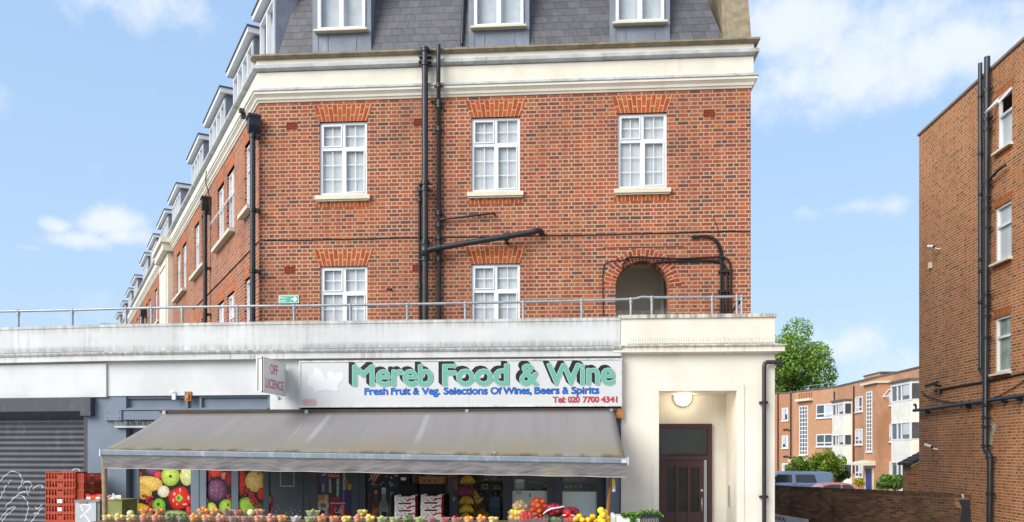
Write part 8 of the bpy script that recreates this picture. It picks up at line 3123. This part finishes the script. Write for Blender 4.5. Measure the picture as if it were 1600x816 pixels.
# ------------------------------------------------------------------ parked vehicles
def vehicle(name, label, cat, px_rear, t_, zg, L_, prof, belt, wid, paint, wins, wheels, tumble=.13, phi=0.0):
    """prof: side outline (x from the rear to the nose on the LEFT, z); belt: height where the sides start to lean in"""
    p = Pt(px_rear, 0, t_)
    fr = Frame((p.x, p.y), phi)
    t = thing(name, label, cat, fr.w(-L_ / 2, wid / 2, zg))
    M = fr.M @ Matrix.Translation((0, 0, zg))
    zmax = max(z for x, z in prof)
    def inset(z):
        return 0 if z <= belt else tumble * (z - belt) / (zmax - belt)
    b = MB()
    n = len(prof)
    a = [(-x, inset(z), z) for x, z in prof]
    c = [(-x, wid - inset(z), z) for x, z in prof]
    b.mesh(a + c, [tuple(range(n)), tuple(range(2 * n - 1, n - 1, -1))] + [(i, i + n, (i + 1) % n + n, (i + 1) % n) for i in range(n)])
    bo = obj('body', b, paint, t, M)
    bv = bo.modifiers.new('soft_edges', 'BEVEL')
    bv.width = .06
    bv.segments = 3
    bv.limit_method = 'ANGLE'
    bv.angle_limit = R(25)
    for poly in wins:
        w = MB()
        v = [(-x, inset(z) - .006, z) for x, z in poly]
        v2 = [(-x, inset(z) + .03, z) for x, z in poly]
        m_ = len(poly)
        w.mesh(v + v2, [tuple(range(m_))] + [(i, i + m_, (i + 1) % m_ + m_, (i + 1) % m_) for i in range(m_)])
        obj('window', w, plain('car_glass', S(28, 32, 36), .06, .8, .3, 2), t, M)
    for xw in wheels:
        for yy in (-.02, wid - .2):
            wh = MB()
            R_ = Matrix.Translation((-xw, yy, .33)) @ Matrix.Rotation(R(-90), 4, 'X')
            wh.lathe([(.16, .0), (.30, .0), (.33, .03), (.33, .19), (.30, .22), (.16, .22)], 22, (0, 0, 0), R_)
            wo = obj('wheel', wh, plain('tyre', S(36, 36, 37), .9), t, M)
            rm = MB().lathe([(0, .03), (.05, .02), (.15, .03), (.17, .01), (.17, .2), (0, .2)], 16, (0, 0, 0), R_)
            obj('rim', rm, m_rail, wo, M)
    return t, M, bo
def paint_mat(name, c):
    m, N, L, b = nodes(name)
    b.inputs['Base Color'].default_value = rgba(c)
    b.inputs['Roughness'].default_value = .3
    b.inputs['Metallic'].default_value = .25
    b.inputs['Coat Weight'].default_value = .6
    b.inputs['Coat Roughness'].default_value = .06
    return m
vt, vM, vb = vehicle('parked_van', 'metallic blue van parked behind the sooty garden wall', 'van', 1304.5, 50, -1.02, 4.9,
                     [(0, .35), (0, 1.0), (.07, 1.85), (.16, 1.94), (.5, 1.98), (2.9, 1.98), (3.4, 1.93), (4.0, 1.42), (4.15, 1.25), (4.8, 1.05), (4.95, .75), (4.95, .35)], 1.2, 1.95, paint_mat('blue_metallic', S(108, 128, 156)),
                     [[(1.05, 1.33), (2.28, 1.33), (2.28, 1.80), (1.18, 1.80)], [(2.5, 1.33), (3.85, 1.31), (3.78, 1.42), (3.33, 1.80), (2.52, 1.80)]], (.9, 3.95))
sv = MB().box(-1.0, -.72, -.012, -.001, 1.5, 1.53)
mi = MB().prism([(-3.75, 1.36), (-3.55, 1.36), (-3.55, 1.52), (-3.72, 1.5)], -.2, -.04)
obj('door_mirror', mi, plain('blue_mirror', S(96, 122, 158), .35), vt, vM)
ln = MB().box(-4.0, -.1, -.012, .02, 1.17, 1.2)
obj('side_trim', ln, paint_mat('blue_metallic_light', S(120, 146, 182)), vt, vM)
hdl = MB().box(-2.45, -2.28, -.03, -.002, 1.22, 1.26).box(-1.2, -1.04, -.03, -.002, 1.22, 1.26)
obj('door_handle', hdl, paint_mat('blue_metallic_handle', S(80, 106, 144)), vt, vM)
tl_ = MB().box(-.06, .012, -.012, .12, .95, 1.55)
obj('tail_light', tl_, plain('tail_red', S(150, 30, 30), .2), vt, vM)
iw = MB().frame(-1.62, -1.2, 1.4, 1.7, .02, -.0, .01)
ct, cM, cb = vehicle('parked_car', 'faded red car whose roof just shows above the sooty garden wall', 'car', 1361, 46, -1.03, 4.2,
                     [(0, .3), (0, .85), (.25, 1.0), (.75, 1.36), (1.2, 1.45), (2.0, 1.47), (2.5, 1.40), (3.1, 1.0), (4.0, .85), (4.15, .6), (4.15, .3)], .9, 1.75, paint_mat('faded_red_paint', S(196, 124, 118)),
                     [[(.75, .97), (1.5, .97), (1.5, 1.36), (1.15, 1.36), (.95, 1.27)], [(1.6, .97), (2.85, .97), (2.45, 1.30), (2.1, 1.37), (1.6, 1.37)]], (.8, 3.3), .2)
obj('aerial', MB().tube([(-2.0, .9, 1.46), (-1.6, .9, 1.85)], .008, 5), m_black, ct, cM)
# distant roofs over the parapet at far left
def far_roofs():
    for k, (px0, px1, py, t_, col, lab) in enumerate(((140, 192, 499, 70, S(128, 160, 168), 'pale blue-green sheet roof seen over the far left parapet'), (112, 146, 502.5, 75, S(130, 124, 116), 'grey tiled roof seen over the far left parapet'))):
        a, b = Pt(px0, py, t_), Pt(px1, py, t_)
        t = thing('distant_house', lab.replace('roof seen', 'roofed house seen'), 'house', (a.x, a.y, -.5))
        e = b - a
        fr = Frame((a.x, a.y), math.atan2(e.y, e.x))
        L_ = e.xy.length
        obj('wall', MB().box(.2, L_ - .2, .2, 6, -1, a.z - 1.2), m_flat, t, fr.M)
        obj('roof', MB().prism([(0, a.z - 1.2), (6.2, a.z - 1.2), (4.2, a.z), (2, a.z)], 0, L_, axis='x'), plain('far_roof_%d' % k, col, .7, var=.15, vscale=1), t, fr.M)
        if k == 0:
            obj('chimney', MB().box(L_ * .45, L_ * .75, 1.2, 2.0, a.z - 1.0, a.z - .25), plain('far_orange', S(190, 84, 54), .8), t, fr.M)
far_roofs()
